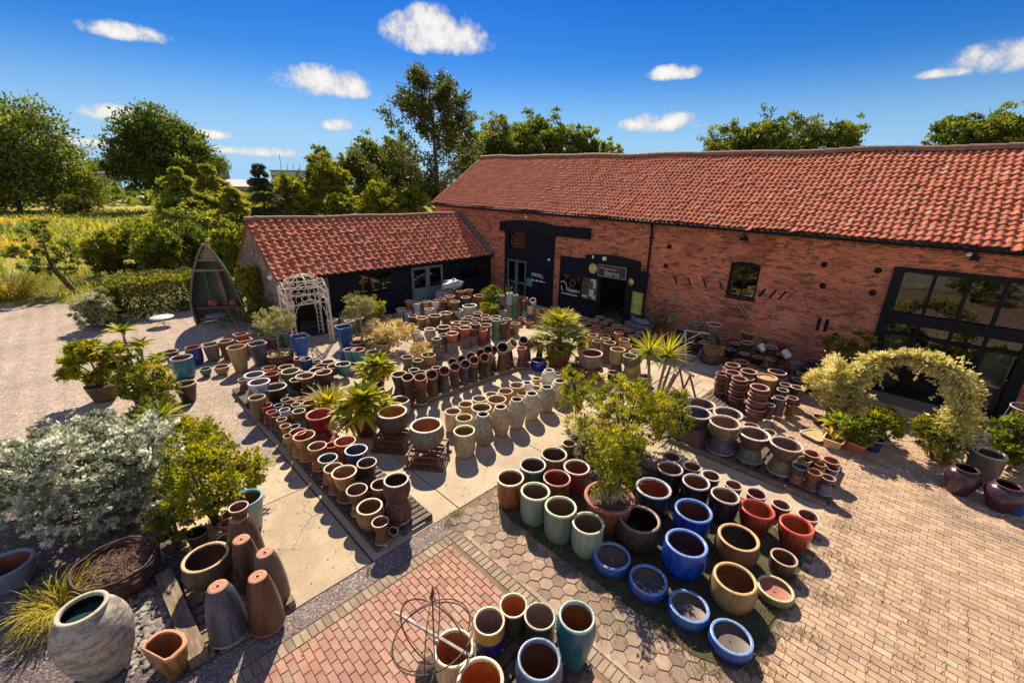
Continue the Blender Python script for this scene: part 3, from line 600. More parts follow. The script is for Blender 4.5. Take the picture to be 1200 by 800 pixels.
1|10|#u #k #b #p ~r, sixth ^r|16|-3.122|17.946|.1|.301|.271|0|0|1
0|10|#k #b bowl #s ~r|16|-3.102|18.812|.383|.442|.243|0|0|0
1|16|#u slate grey #p ~r, #f ^r|16|-3.102|18.812|.1|.354|.283|0|0|1
0|5|olive #b bowl #s ~r, nearest the red cart|16|-5.216|18.071|.416|.494|.272|0|0|0
1|10|#u #k #b #p ~r, third ^r|16|-5.216|18.071|.1|.396|.316|0|0|1
0|16|slate grey bowl #s ~r|16|-5.7|18.601|.411|.485|.267|0|0|0
1|10|#u #k #b #p ~r, nearest the red cart|16|-5.7|18.601|.1|.388|.311|0|0|1
12|86|huge weathered stone grey jar ~t|17|-6.52|-.894|0|.506|1.063|0|0|0
3|87|#k #b tan rimmed round pot ~t|17|-6.901|.387|.22|.615|.443|0|0|0
1|1|#b pot ~t|17|-7.019|.946|.98|.285|.214|0|0|0
2|88|tall pale teal tall planter ~t|17|-7.946|1.213|0|.535|.668|0|0|0
1|89|black #b #g pot ~t|17|-8.094|.421|0|.342|.307|0|0|0
1|0|tan pot ~t|17|-7.708|.744|0|.251|.226|0|0|0
1|90|large blue grey pot ~t|17|-9.221|-1.84|0|.655|.406|0|0|0
1|7|#c pot between the black #b pot and the tall teal planter|17|-8.157|.868|0|.238|.19|0|0|0
4|17|pale blue pot half hidden behind the silver shrub|17|-12.941|.902|0|.282|.338|0|0|0
1|34|red #b pot half hidden behind the silver shrub|17|-12.546|1.035|0|.316|.253|0|0|0
1|0|tan pot below the shrubs by the drive|17|-14.926|.444|0|.371|.297|0|0|0
1|28|cream pot below the shrubs by the drive|17|-15.724|.923|0|.324|.26|0|0|0
1|50|small black plastic pot under the straggly shrub by the gravel|17|-10.095|1.442|0|.273|.246|0|0|0
4|91|cream rimmed orange lined pot ~u|18|-3.136|2.235|.12|.501|.551|0|0|0
4|92|yellow topped blue based pot ~u|18|-3.118|2.814|.12|.418|.502|0|0|0
4|93|#k olive orange lined pot ~u|18|-3.073|3.232|.12|.39|.468|0|0|0
4|94|#k green #b lined pot ~u|18|-2.709|3.357|.12|.426|.468|0|0|0
13|95|tall teal blue #g planter ~u|18|-2.21|3.485|.12|.46|.805|0|0|0
13|96|large steel blue #g planter ~u|18|-2.197|2.76|.12|.501|.801|0|0|0
4|97|cream rimmed deep orange lined pot ~u|18|-2.602|2.213|.12|.536|.59|0|0|0
14|98|shiny maroon shouldered jar ~v, nearest the planted arch|19|1.403|12.343|0|.423|.613|0|0|0
14|98|shiny maroon shouldered jar ~v, #f ^v|19|2.007|12.229|0|.418|.586|0|0|0
4|99|grey green #g pot ~v|19|1.765|13.483|0|.582|.64|0|0|0
1|27|cobalt blue pot ~v|19|2.223|12.293|0|.39|.312|0|0|0
1|30|pale peach pot ~v|19|-1.013|12.873|0|.399|.359|0|0|0
5|100|pale clay lotus shaped square pot ~v|19|-.87|12.476|0|.439|.263|0|0|0
15|7|#c trough ~v|19|-.479|12.677|0|.51|.255|0|0|0
1|11|navy blue #g pot ~v|19|-.119|13.052|0|.366|.329|0|0|0
16|101|shallow grey gravel filled tray ~v|19|-1.278|12.694|0|.561|.09|0|0|0
1|10|#k #b pot ~v|19|-1.405|13.603|0|.315|.221|0|0|0
2|4|white tall planter ~v|19|1.296|12.413|0|.187|.261|0|0|0"""
INV = [
('slateblue','tall slate blue planter standing upside down, pinkish base up',-5.822,0.362,0.469,0.860,0.488),
('rustbrown','tall rust brown planter standing upside down nearest the brick path',-5.601,0.786,0.435,0.880,0.513),
('greybrown2','tall grey brown planter standing upside down beside the concrete slab',-6.017,0.994,0.438,0.850,0.500),
('blackbrown','tall blackish brown planter standing upside down behind the others',-6.473,0.815,0.418,0.900,0.526),
('brown','tall brown planter upside down with a small pot on its base',-6.980,0.918,0.513,0.920,0.500),
]
def unpack(l):
    k, c, lab, g, *v = l.split('|')
    for a in AB: lab = lab.replace(a, AB[a])
    return (KINDS[int(k)], COLS[int(c)], lab, int(g), *[float(q) for q in v])
POTS = [unpack(l) for l in POTS.splitlines()]
COL={
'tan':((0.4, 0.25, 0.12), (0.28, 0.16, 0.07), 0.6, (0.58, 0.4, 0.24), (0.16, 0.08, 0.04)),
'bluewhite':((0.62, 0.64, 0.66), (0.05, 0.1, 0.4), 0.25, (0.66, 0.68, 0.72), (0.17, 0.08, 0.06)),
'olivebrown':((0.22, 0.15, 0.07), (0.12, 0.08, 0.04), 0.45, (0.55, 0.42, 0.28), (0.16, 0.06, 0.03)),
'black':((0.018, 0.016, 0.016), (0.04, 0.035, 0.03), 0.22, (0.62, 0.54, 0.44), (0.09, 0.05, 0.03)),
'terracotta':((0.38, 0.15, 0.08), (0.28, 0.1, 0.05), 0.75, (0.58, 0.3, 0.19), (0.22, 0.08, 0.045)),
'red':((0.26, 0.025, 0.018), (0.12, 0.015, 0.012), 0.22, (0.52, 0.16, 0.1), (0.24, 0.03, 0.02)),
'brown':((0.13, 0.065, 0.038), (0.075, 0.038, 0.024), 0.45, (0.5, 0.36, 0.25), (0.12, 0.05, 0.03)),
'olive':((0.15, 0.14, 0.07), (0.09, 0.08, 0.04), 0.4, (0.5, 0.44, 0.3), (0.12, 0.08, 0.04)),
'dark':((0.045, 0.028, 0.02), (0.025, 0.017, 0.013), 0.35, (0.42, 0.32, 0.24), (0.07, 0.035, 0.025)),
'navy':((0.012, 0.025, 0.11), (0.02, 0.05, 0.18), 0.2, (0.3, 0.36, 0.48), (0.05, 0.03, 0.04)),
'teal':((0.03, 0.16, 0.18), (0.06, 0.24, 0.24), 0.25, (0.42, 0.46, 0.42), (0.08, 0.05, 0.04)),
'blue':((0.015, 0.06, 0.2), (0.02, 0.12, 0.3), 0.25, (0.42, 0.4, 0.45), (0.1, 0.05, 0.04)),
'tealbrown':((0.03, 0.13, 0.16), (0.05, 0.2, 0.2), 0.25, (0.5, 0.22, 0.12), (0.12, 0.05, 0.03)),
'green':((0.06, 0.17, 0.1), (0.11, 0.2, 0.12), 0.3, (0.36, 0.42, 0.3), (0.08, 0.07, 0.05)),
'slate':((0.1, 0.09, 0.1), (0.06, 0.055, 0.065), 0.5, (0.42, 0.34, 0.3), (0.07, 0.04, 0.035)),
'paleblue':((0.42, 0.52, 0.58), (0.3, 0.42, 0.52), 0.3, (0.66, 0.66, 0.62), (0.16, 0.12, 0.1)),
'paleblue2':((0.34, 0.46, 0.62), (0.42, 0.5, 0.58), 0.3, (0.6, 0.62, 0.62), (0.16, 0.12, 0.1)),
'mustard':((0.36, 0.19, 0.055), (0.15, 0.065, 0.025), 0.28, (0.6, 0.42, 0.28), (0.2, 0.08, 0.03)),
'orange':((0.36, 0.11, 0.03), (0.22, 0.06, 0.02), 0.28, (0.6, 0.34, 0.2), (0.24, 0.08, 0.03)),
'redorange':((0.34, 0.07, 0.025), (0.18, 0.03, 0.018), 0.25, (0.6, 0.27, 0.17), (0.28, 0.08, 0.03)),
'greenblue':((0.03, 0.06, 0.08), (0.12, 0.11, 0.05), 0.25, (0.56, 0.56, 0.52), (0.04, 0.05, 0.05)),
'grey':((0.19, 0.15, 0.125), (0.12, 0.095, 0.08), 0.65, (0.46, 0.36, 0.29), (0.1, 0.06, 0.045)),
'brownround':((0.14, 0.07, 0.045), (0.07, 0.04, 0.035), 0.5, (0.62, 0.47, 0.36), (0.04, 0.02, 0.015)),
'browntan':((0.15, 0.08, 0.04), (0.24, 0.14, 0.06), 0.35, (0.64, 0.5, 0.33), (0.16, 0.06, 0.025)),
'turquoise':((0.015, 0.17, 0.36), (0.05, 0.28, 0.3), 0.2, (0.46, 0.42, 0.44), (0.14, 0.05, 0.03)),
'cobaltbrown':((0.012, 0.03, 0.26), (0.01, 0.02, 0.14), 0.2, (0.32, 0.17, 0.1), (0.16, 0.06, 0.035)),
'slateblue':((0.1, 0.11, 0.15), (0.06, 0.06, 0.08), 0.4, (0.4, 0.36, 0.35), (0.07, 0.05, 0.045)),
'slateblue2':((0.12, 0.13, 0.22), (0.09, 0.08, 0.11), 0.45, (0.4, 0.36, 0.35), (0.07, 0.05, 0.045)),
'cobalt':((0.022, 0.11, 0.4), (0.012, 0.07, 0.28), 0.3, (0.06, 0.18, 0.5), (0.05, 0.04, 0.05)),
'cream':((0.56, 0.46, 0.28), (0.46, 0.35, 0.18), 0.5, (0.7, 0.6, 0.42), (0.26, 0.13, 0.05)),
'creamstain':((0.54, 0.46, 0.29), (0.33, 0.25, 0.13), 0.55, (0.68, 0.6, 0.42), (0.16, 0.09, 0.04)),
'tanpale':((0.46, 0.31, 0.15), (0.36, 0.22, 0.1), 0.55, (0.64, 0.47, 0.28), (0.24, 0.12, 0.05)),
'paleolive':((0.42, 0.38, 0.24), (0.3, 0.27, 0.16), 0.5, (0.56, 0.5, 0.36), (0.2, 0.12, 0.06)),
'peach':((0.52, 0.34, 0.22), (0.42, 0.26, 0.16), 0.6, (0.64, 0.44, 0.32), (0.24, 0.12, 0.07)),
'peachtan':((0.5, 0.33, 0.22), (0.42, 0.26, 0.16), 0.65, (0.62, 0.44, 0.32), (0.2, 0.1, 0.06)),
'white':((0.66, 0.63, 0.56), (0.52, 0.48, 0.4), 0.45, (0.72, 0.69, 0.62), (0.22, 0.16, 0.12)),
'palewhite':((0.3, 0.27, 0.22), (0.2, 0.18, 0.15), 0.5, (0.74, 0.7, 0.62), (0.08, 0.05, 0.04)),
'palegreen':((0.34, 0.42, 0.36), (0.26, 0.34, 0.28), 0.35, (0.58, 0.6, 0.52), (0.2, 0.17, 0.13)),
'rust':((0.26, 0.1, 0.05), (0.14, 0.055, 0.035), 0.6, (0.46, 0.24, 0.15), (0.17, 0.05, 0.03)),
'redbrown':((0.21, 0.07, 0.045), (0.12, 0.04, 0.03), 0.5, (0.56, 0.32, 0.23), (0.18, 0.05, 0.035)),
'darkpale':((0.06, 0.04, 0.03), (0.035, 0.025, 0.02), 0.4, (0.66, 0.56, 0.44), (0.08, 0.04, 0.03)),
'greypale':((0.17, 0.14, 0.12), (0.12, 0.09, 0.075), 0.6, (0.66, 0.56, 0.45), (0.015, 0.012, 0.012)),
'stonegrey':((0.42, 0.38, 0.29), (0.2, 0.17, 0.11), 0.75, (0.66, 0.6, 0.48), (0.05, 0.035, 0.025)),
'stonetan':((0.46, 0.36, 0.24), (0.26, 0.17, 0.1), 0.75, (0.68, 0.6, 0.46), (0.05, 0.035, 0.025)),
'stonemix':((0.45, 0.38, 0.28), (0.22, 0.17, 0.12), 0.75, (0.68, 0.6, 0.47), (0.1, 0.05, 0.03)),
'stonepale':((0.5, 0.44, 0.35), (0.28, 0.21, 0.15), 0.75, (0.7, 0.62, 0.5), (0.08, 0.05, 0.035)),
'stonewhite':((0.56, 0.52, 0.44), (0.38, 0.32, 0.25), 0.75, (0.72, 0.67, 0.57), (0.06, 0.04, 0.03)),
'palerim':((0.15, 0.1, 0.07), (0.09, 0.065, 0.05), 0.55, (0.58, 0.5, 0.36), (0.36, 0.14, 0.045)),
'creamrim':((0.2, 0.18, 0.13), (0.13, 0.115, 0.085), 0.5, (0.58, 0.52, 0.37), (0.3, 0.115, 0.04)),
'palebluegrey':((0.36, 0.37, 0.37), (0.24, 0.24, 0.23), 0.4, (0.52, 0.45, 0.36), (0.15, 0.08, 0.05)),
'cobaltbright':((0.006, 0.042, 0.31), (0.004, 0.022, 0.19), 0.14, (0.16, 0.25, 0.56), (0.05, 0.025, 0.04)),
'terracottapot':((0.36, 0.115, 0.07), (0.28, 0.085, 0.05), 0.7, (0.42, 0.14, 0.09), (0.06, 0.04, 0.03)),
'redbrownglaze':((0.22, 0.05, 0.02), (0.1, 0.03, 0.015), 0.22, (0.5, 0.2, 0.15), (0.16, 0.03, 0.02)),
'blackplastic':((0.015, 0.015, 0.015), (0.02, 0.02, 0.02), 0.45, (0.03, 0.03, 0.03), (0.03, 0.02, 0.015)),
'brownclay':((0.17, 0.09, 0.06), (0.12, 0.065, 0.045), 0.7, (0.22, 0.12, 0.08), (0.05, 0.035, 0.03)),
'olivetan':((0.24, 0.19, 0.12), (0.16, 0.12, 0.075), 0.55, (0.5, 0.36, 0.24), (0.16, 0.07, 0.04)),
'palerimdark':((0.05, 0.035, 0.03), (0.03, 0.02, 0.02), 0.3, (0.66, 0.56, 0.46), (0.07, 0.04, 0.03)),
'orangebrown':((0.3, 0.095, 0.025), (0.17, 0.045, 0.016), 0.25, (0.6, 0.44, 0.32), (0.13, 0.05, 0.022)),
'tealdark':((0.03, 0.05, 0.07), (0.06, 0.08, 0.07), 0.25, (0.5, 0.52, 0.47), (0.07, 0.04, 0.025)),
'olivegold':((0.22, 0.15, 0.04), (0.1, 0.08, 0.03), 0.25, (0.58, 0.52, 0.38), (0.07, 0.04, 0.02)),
'celadon':((0.24, 0.3, 0.21), (0.15, 0.24, 0.2), 0.28, (0.6, 0.6, 0.4), (0.12, 0.07, 0.05)),
'redpale':((0.22, 0.035, 0.03), (0.1, 0.02, 0.02), 0.22, (0.62, 0.44, 0.38), (0.16, 0.05, 0.03)),
'darkbrown':((0.075, 0.05, 0.035), (0.045, 0.03, 0.022), 0.4, (0.22, 0.15, 0.1), (0.012, 0.01, 0.01)),
'darkbrown2':((0.03, 0.022, 0.018), (0.05, 0.035, 0.025), 0.25, (0.55, 0.38, 0.24), (0.1, 0.045, 0.03)),
'navypale':((0.012, 0.016, 0.045), (0.02, 0.03, 0.07), 0.18, (0.46, 0.48, 0.56), (0.2, 0.045, 0.02)),
'cobaltlight':((0.006, 0.035, 0.29), (0.004, 0.016, 0.15), 0.16, (0.15, 0.29, 0.66), (0.085, 0.03, 0.03)),
'orangetan':((0.19, 0.1, 0.05), (0.13, 0.07, 0.04), 0.5, (0.56, 0.31, 0.15), (0.045, 0.03, 0.025)),
'tanglaze':((0.28, 0.16, 0.06), (0.19, 0.105, 0.045), 0.4, (0.58, 0.38, 0.17), (0.14, 0.06, 0.018)),
'redglaze':((0.3, 0.018, 0.015), (0.1, 0.01, 0.01), 0.14, (0.58, 0.09, 0.06), (0.26, 0.06, 0.02)),
'greenrimbowl':((0.15, 0.15, 0.07), (0.1, 0.09, 0.05), 0.3, (0.42, 0.42, 0.25), (0.3, 0.12, 0.08)),
'bluebowl':((0.008, 0.035, 0.27), (0.008, 0.07, 0.24), 0.16, (0.18, 0.3, 0.55), (0.1, 0.075, 0.06)),
'blackgrey':((0.014, 0.012, 0.013), (0.03, 0.025, 0.025), 0.15, (0.48, 0.43, 0.42), (0.15, 0.065, 0.03)),
'blackpale':((0.02, 0.017, 0.016), (0.04, 0.03, 0.025), 0.22, (0.6, 0.5, 0.42), (0.1, 0.05, 0.03)),
'brownpale':((0.075, 0.04, 0.028), (0.045, 0.026, 0.02), 0.3, (0.62, 0.48, 0.4), (0.14, 0.055, 0.03)),
'redbrownpale':((0.12, 0.03, 0.025), (0.07, 0.02, 0.018), 0.2, (0.58, 0.44, 0.42), (0.1, 0.022, 0.018)),
'tanbrownpale':((0.13, 0.06, 0.045), (0.09, 0.045, 0.035), 0.35, (0.62, 0.44, 0.35), (0.13, 0.04, 0.035)),
'brownpale2':((0.13, 0.08, 0.05), (0.08, 0.05, 0.035), 0.4, (0.6, 0.5, 0.42), (0.11, 0.055, 0.045)),
'blueinside':((0.06, 0.04, 0.03), (0.04, 0.03, 0.025), 0.35, (0.62, 0.54, 0.48), (0.03, 0.04, 0.09)),
'brownsquare':((0.14, 0.07, 0.05), (0.08, 0.05, 0.045), 0.4, (0.2, 0.12, 0.09), (0.1, 0.05, 0.04)),
'olivestone':((0.19, 0.15, 0.09), (0.12, 0.09, 0.055), 0.5, (0.6, 0.48, 0.38), (0.18, 0.08, 0.05)),
'greygreen':((0.17, 0.17, 0.14), (0.11, 0.115, 0.1), 0.5, (0.4, 0.36, 0.3), (0.1, 0.08, 0.06)),
'brownterra':((0.16, 0.066, 0.042), (0.1, 0.042, 0.03), 0.7, (0.52, 0.3, 0.21), (0.15, 0.06, 0.04)),
'darkterra':((0.14, 0.065, 0.045), (0.09, 0.045, 0.035), 0.65, (0.56, 0.35, 0.26), (0.07, 0.035, 0.03)),
'redterra':((0.17, 0.058, 0.042), (0.115, 0.042, 0.034), 0.6, (0.56, 0.33, 0.27), (0.17, 0.055, 0.045)),
'purple':((0.12, 0.07, 0.08), (0.08, 0.05, 0.065), 0.4, (0.42, 0.3, 0.28), (0.08, 0.05, 0.05)),
'purpleblack':((0.05, 0.04, 0.05), (0.03, 0.026, 0.032), 0.35, (0.26, 0.21, 0.22), (0.05, 0.04, 0.04)),
'greengrey':((0.12, 0.13, 0.1), (0.08, 0.085, 0.07), 0.6, (0.3, 0.25, 0.21), (0.12, 0.09, 0.07)),
'stonebig':((0.4, 0.37, 0.29), (0.19, 0.175, 0.155), 0.7, (0.54, 0.48, 0.36), (0.05, 0.045, 0.04)),
'darktan':((0.085, 0.055, 0.042), (0.12, 0.075, 0.05), 0.4, (0.5, 0.31, 0.17), (0.06, 0.032, 0.025)),
'tealpale':((0.2, 0.36, 0.36), (0.3, 0.4, 0.33), 0.3, (0.1, 0.3, 0.36), (0.1, 0.06, 0.03)),
'blackbrown':((0.04, 0.024, 0.018), (0.09, 0.045, 0.025), 0.2, (0.2, 0.13, 0.09), (0.012, 0.012, 0.018)),
'bluegrey':((0.17, 0.2, 0.24), (0.22, 0.25, 0.27), 0.4, (0.16, 0.25, 0.36), (0.15, 0.045, 0.025)),
'creamyellow':((0.52, 0.44, 0.26), (0.38, 0.3, 0.16), 0.4, (0.66, 0.56, 0.36), (0.34, 0.12, 0.05)),
'yellowblue':((0.42, 0.26, 0.07), (0.36, 0.22, 0.06), 0.25, (0.55, 0.43, 0.22), (0.2, 0.14, 0.14)),
'darkolive':((0.07, 0.06, 0.03), (0.04, 0.04, 0.025), 0.25, (0.5, 0.42, 0.27), (0.38, 0.13, 0.05)),
'darkolive2':((0.05, 0.05, 0.035), (0.03, 0.035, 0.03), 0.25, (0.36, 0.33, 0.22), (0.22, 0.15, 0.12)),
'tealblue':((0.01, 0.12, 0.19), (0.03, 0.17, 0.17), 0.2, (0.32, 0.46, 0.42), (0.2, 0.075, 0.025)),
'blueglaze':((0.015, 0.06, 0.15), (0.03, 0.11, 0.2), 0.2, (0.2, 0.29, 0.44), (0.13, 0.055, 0.03)),
'orangecream':((0.5, 0.4, 0.22), (0.36, 0.26, 0.12), 0.3, (0.64, 0.54, 0.34), (0.36, 0.1, 0.02)),
'maroon':((0.06, 0.022, 0.034), (0.04, 0.016, 0.026), 0.2, (0.1, 0.04, 0.05), (0.03, 0.012, 0.016)),
'greybrownglaze':((0.13, 0.13, 0.11), (0.24, 0.15, 0.07), 0.3, (0.3, 0.28, 0.2), (0.05, 0.04, 0.03)),
'slategravel':((0.2, 0.2, 0.18), (0.14, 0.14, 0.13), 0.7, (0.52, 0.47, 0.36), (0.42, 0.3, 0.13)),
'rustbrown':((0.085, 0.035, 0.02), (0.14, 0.055, 0.025), 0.28, (0.3, 0.1, 0.05), (0.1, 0.05, 0.04)),
'greybrown2':((0.11, 0.085, 0.07), (0.16, 0.11, 0.08), 0.45, (0.3, 0.2, 0.1), (0.1, 0.05, 0.04)),
}
NAME={'bell': 'flower_pot', 'bucket': 'flower_pot', 'tall': 'tall_planter', 'bowl': 'bowl_planter', 'round': 'round_pot', 'jar': 'storage_jar', 'cyl': 'cylinder_pot', 'shallow': 'shallow_bowl', 'square': 'square_pot', 'squaretall': 'square_planter', 'urn': 'urn', 'nest': 'nested_pot', 'tray': 'planting_tray', 'trough': 'trough_planter', 'ali': 'shouldered_jar', 'jarbig': 'storage_jar', 'tallround': 'tall_planter'}

# ------------------------------------------------------------------ mesh builder
class MB:
    def __init__(s):
        s.V = []; s.F = []; s.n = 0
    def add(s, V, F, tint=None, mi=0, smooth=False):
        V = np.asarray(V, dtype=np.float32).reshape(-1, 3)
        F = np.asarray(F, dtype=np.int32)
        if len(F) == 0: return
        t = np.full(len(F), .5, np.float32) if tint is None else np.broadcast_to(np.asarray(tint, np.float32), (len(F),)).copy()
        s.F.append((F + s.n, t, mi, smooth)); s.V.append(V); s.n += len(V)
    def mesh(s, name, mats):
        me = bpy.data.meshes.new(name)
        V = np.concatenate(s.V); me.vertices.add(len(V)); me.vertices.foreach_set('co', V.ravel())
        li = np.concatenate([f.ravel() for f, _, _, _ in s.F])
        tot = np.concatenate([np.full(len(f), f.shape[1], np.int32) for f, _, _, _ in s.F])
        st = np.concatenate([[0], np.cumsum(tot)[:-1]]).astype(np.int32)
        me.loops.add(len(li)); me.loops.foreach_set('vertex_index', li)
        me.polygons.add(len(tot)); me.polygons.foreach_set('loop_start', st); me.polygons.foreach_set('loop_total', tot)
        me.polygons.foreach_set('material_index', np.concatenate([np.full(len(f), m, np.int32) for f, _, m, _ in s.F]))
        me.polygons.foreach_set('use_smooth', np.concatenate([np.full(len(f), sm, bool) for f, _, _, sm in s.F]))
        a = me.attributes.new('tint', 'FLOAT', 'FACE'); a.data.foreach_set('value', np.concatenate([t for _, t, _, _ in s.F]))
        for m in (mats if isinstance(mats, (list, tuple)) else [mats]): me.materials.append(m)
        me.update(calc_edges=True); me.validate()
        return me
    def build(s, name, mats, parent=None, loc=None):
        return obj(name, s.mesh(name, mats), parent, loc)
    # --- shapes
    def box(s, c, size, rz=0, M=None, tint=None, mi=0, top=1.0):
        x, y, z = [q / 2 for q in size]
        V = np.array([(-x, -y, -z), (x, -y, -z), (x, y, -z), (-x, y, -z), (-x * top, -y * top, z), (x * top, -y * top, z), (x * top, y * top, z), (-x * top, y * top, z)])
        if M is not None: V = V @ np.array(M).T
        if rz:
            c_, s_ = math.cos(rz), math.sin(rz); V = V @ np.array([[c_, s_, 0], [-s_, c_, 0], [0, 0, 1]])
        s.add(V + np.array(c), [(0, 3, 2, 1), (4, 5, 6, 7), (0, 1, 5, 4), (1, 2, 6, 5), (2, 3, 7, 6), (3, 0, 4, 7)], tint, mi)
    def span(s, p0, p1, tint=None, mi=0):
        p0 = np.array(p0, float); p1 = np.array(p1, float)
        s.box((p0 + p1) / 2, np.abs(p1 - p0), tint=tint, mi=mi)
    def tube(s, pts, r, n=6, tint=None, mi=0, closed=False, cap=True):
        P = np.array(pts, float); k = len(P); r = np.broadcast_to(np.asarray(r, float), (k,))
        T = np.gradient(P, axis=0) if k > 2 else np.repeat((P[1:] - P[:1]), 2, 0)
        if closed: T = np.roll(P, -1, 0) - np.roll(P, 1, 0)
        T /= np.linalg.norm(T, axis=1)[:, None] + 1e-9
        up = np.array([0, 0, 1.]) if abs(T[0][2]) < .9 else np.array([1., 0, 0])
        V = []
        for i in range(k):
            a = np.cross(up, T[i]); la = np.linalg.norm(a)
            a = a / la if la > 1e-4 else np.array([1., 0, 0]); b = np.cross(T[i], a); up = b if closed is False and la > 1e-4 else up
            th = np.arange(n) / n * 2 * PI
            V.append(P[i] + r[i] * (np.cos(th)[:, None] * a + np.sin(th)[:, None] * b))
        V = np.concatenate(V); F = []
        for i in range(k if closed else k - 1):
            j = (i + 1) % k
            for m in range(n): F.append((i * n + m, i * n + (m + 1) % n, j * n + (m + 1) % n, j * n + m))
        s.add(V, F, tint, mi, n > 4)
        if cap and not closed:
            V2 = np.concatenate([V[:n], V[-n:]]); s.add(V2, [list(range(n))[::-1]], tint, mi); s.add(V2, [list(range(n, 2 * n))], tint, mi)
    def bar(s, p, q, w, h=None, tint=None, mi=0):
        s.tube([p, q], [w * .7071] * 2, 4, tint, mi)
    def lathe(s, prof, c=(0, 0, 0), n=28, sq=0, tint=None, mi=0, smooth=True, wob=0, sy=1, close=False):
        th = np.arange(n) / n * 2 * PI + (PI / n if sq else 0)
        k = 1.0 if not sq else 1 / (np.abs(np.cos(th)) ** sq + np.abs(np.sin(th)) ** sq) ** (1 / sq)
        V = []
        for i, (r, z) in enumerate(prof):
            rr = r * k * (1 + wob * np.sin(th * 2 + i * .3))
            V.append(np.stack([rr * np.cos(th), rr * np.sin(th) * sy, np.full(n, z)], 1))
        V = np.concatenate(V) + np.array(c); F = []
        for i in range(len(prof) - 1):
            a = np.arange(n); b = (a + 1) % n
            F.append(np.stack([i * n + a, i * n + b, (i + 1) * n + b, (i + 1) * n + a], 1))
        s.add(V, np.concatenate(F), tint, mi, smooth)
    def disc(s, c, r, n=24, tint=None, mi=0, up=True, sq=0, sy=1):
        th = np.arange(n) / n * 2 * PI + (PI / n if sq else 0)
        k = 1.0 if not sq else 1 / (np.abs(np.cos(th)) ** sq + np.abs(np.sin(th)) ** sq) ** (1 / sq)
        V = np.stack([r * k * np.cos(th), r * k * np.sin(th) * sy, np.zeros(n)], 1) + np.array(c)
        s.add(V, [list(range(n)) if up else list(range(n))[::-1]], tint, mi)
    def poly(s, pts, tint=None, mi=0): s.add(pts, [list(range(len(pts)))], tint, mi)
    def prism(s, pts, d, tint=None, mi=0):  # outline extruded along vector d
        P = np.array(pts, float); Q = P + np.array(d); n = len(P)
        V = np.concatenate([P, Q]); s.add(V, [list(range(n))], tint, mi); s.add(V, [list(range(n, 2 * n))[::-1]], tint, mi)
        s.add(V, [(i, i + n, (i + 1) % n + n, (i + 1) % n) for i in range(n)], tint, mi)
    def leaves(s, C, D, size, asp=.5, tint=None, droop=0., jit=.5, g=None, mi=0):
        g = g or rng
        C = np.asarray(C, float); n = len(C)
        D = np.asarray(D, float) + g.normal(0, jit, (n, 3)); D[:, 2] -= droop
        D /= np.linalg.norm(D, axis=1)[:, None] + 1e-9
        Nn = g.normal(0, 1, (n, 3)) * .7 + np.array([0, 0, 1.0]); S = np.cross(D, Nn); S /= np.linalg.norm(S, axis=1)[:, None] + 1e-9
        sz = (np.asarray(size) * g.uniform(.65, 1.3, n))[:, None]
        W = S * sz * asp * .5; Nrm = np.cross(S, D) * sz * .10
        V = np.stack([C, C + D * sz * .45 + W + Nrm, C + D * sz, C + D * sz * .45 - W + Nrm], 1).reshape(-1, 3)
        F = np.arange(4 * n).reshape(n, 4)
        t = g.uniform(0, 1, n) if tint is None else np.clip(np.asarray(tint) + g.normal(0, .14, n), 0, 1)
        s.add(V, F, t, mi)
    def blade(s, p, az, el, L, w, curve, n=5, tint=.5, mi=0, fold=.25):
        # strap leaf: starts at p, direction az/el, bends down by curve over its length
        P = np.array(p, float); V = []; e = el
        side = np.array([-math.sin(az), math.cos(az), 0])
        for i in range(n + 1):
            t = i / n; ww = w * (min(1, .45 + 2.2 * t) if t < .3 else 1) * max(.02, (1 - t) ** .6) * .5
            up = np.array([-math.sin(e) * math.cos(az), -math.sin(e) * math.sin(az), math.cos(e)])
            V += [P + side * ww + up * ww * fold * 2, P.copy(), P - side * ww + up * ww * fold * 2]
            P = P + np.array([math.cos(e) * math.cos(az), math.cos(e) * math.sin(az), math.sin(e)]) * L / n; e -= curve / n
        F = []
        for i in range(n): a = i * 3; F += [(a, a + 1, a + 4, a + 3), (a + 1, a + 2, a + 5, a + 4)]
        s.add(V, F, tint, mi, True)
def obj(name, data, parent=None, loc=None):
    o = bpy.data.objects.new(name, data); COLL.objects.link(o)
    if parent is not None: o.parent = parent
    if loc is not None: o.location = loc
    return o
def thing(name, label, cat, loc=(0, 0, 0), rz=0, group=None):
    o = obj(name, None, None, loc); o.rotation_euler = (0, 0, rz); o.empty_display_size = .2
    return tag(o, label, cat, group)
def tag(o, label, cat, group=None):
    o['label'] = label; o['category'] = cat
    if group: o['group'] = group
    return o
def struct(o, kind='structure'):
    o['kind'] = kind; return o
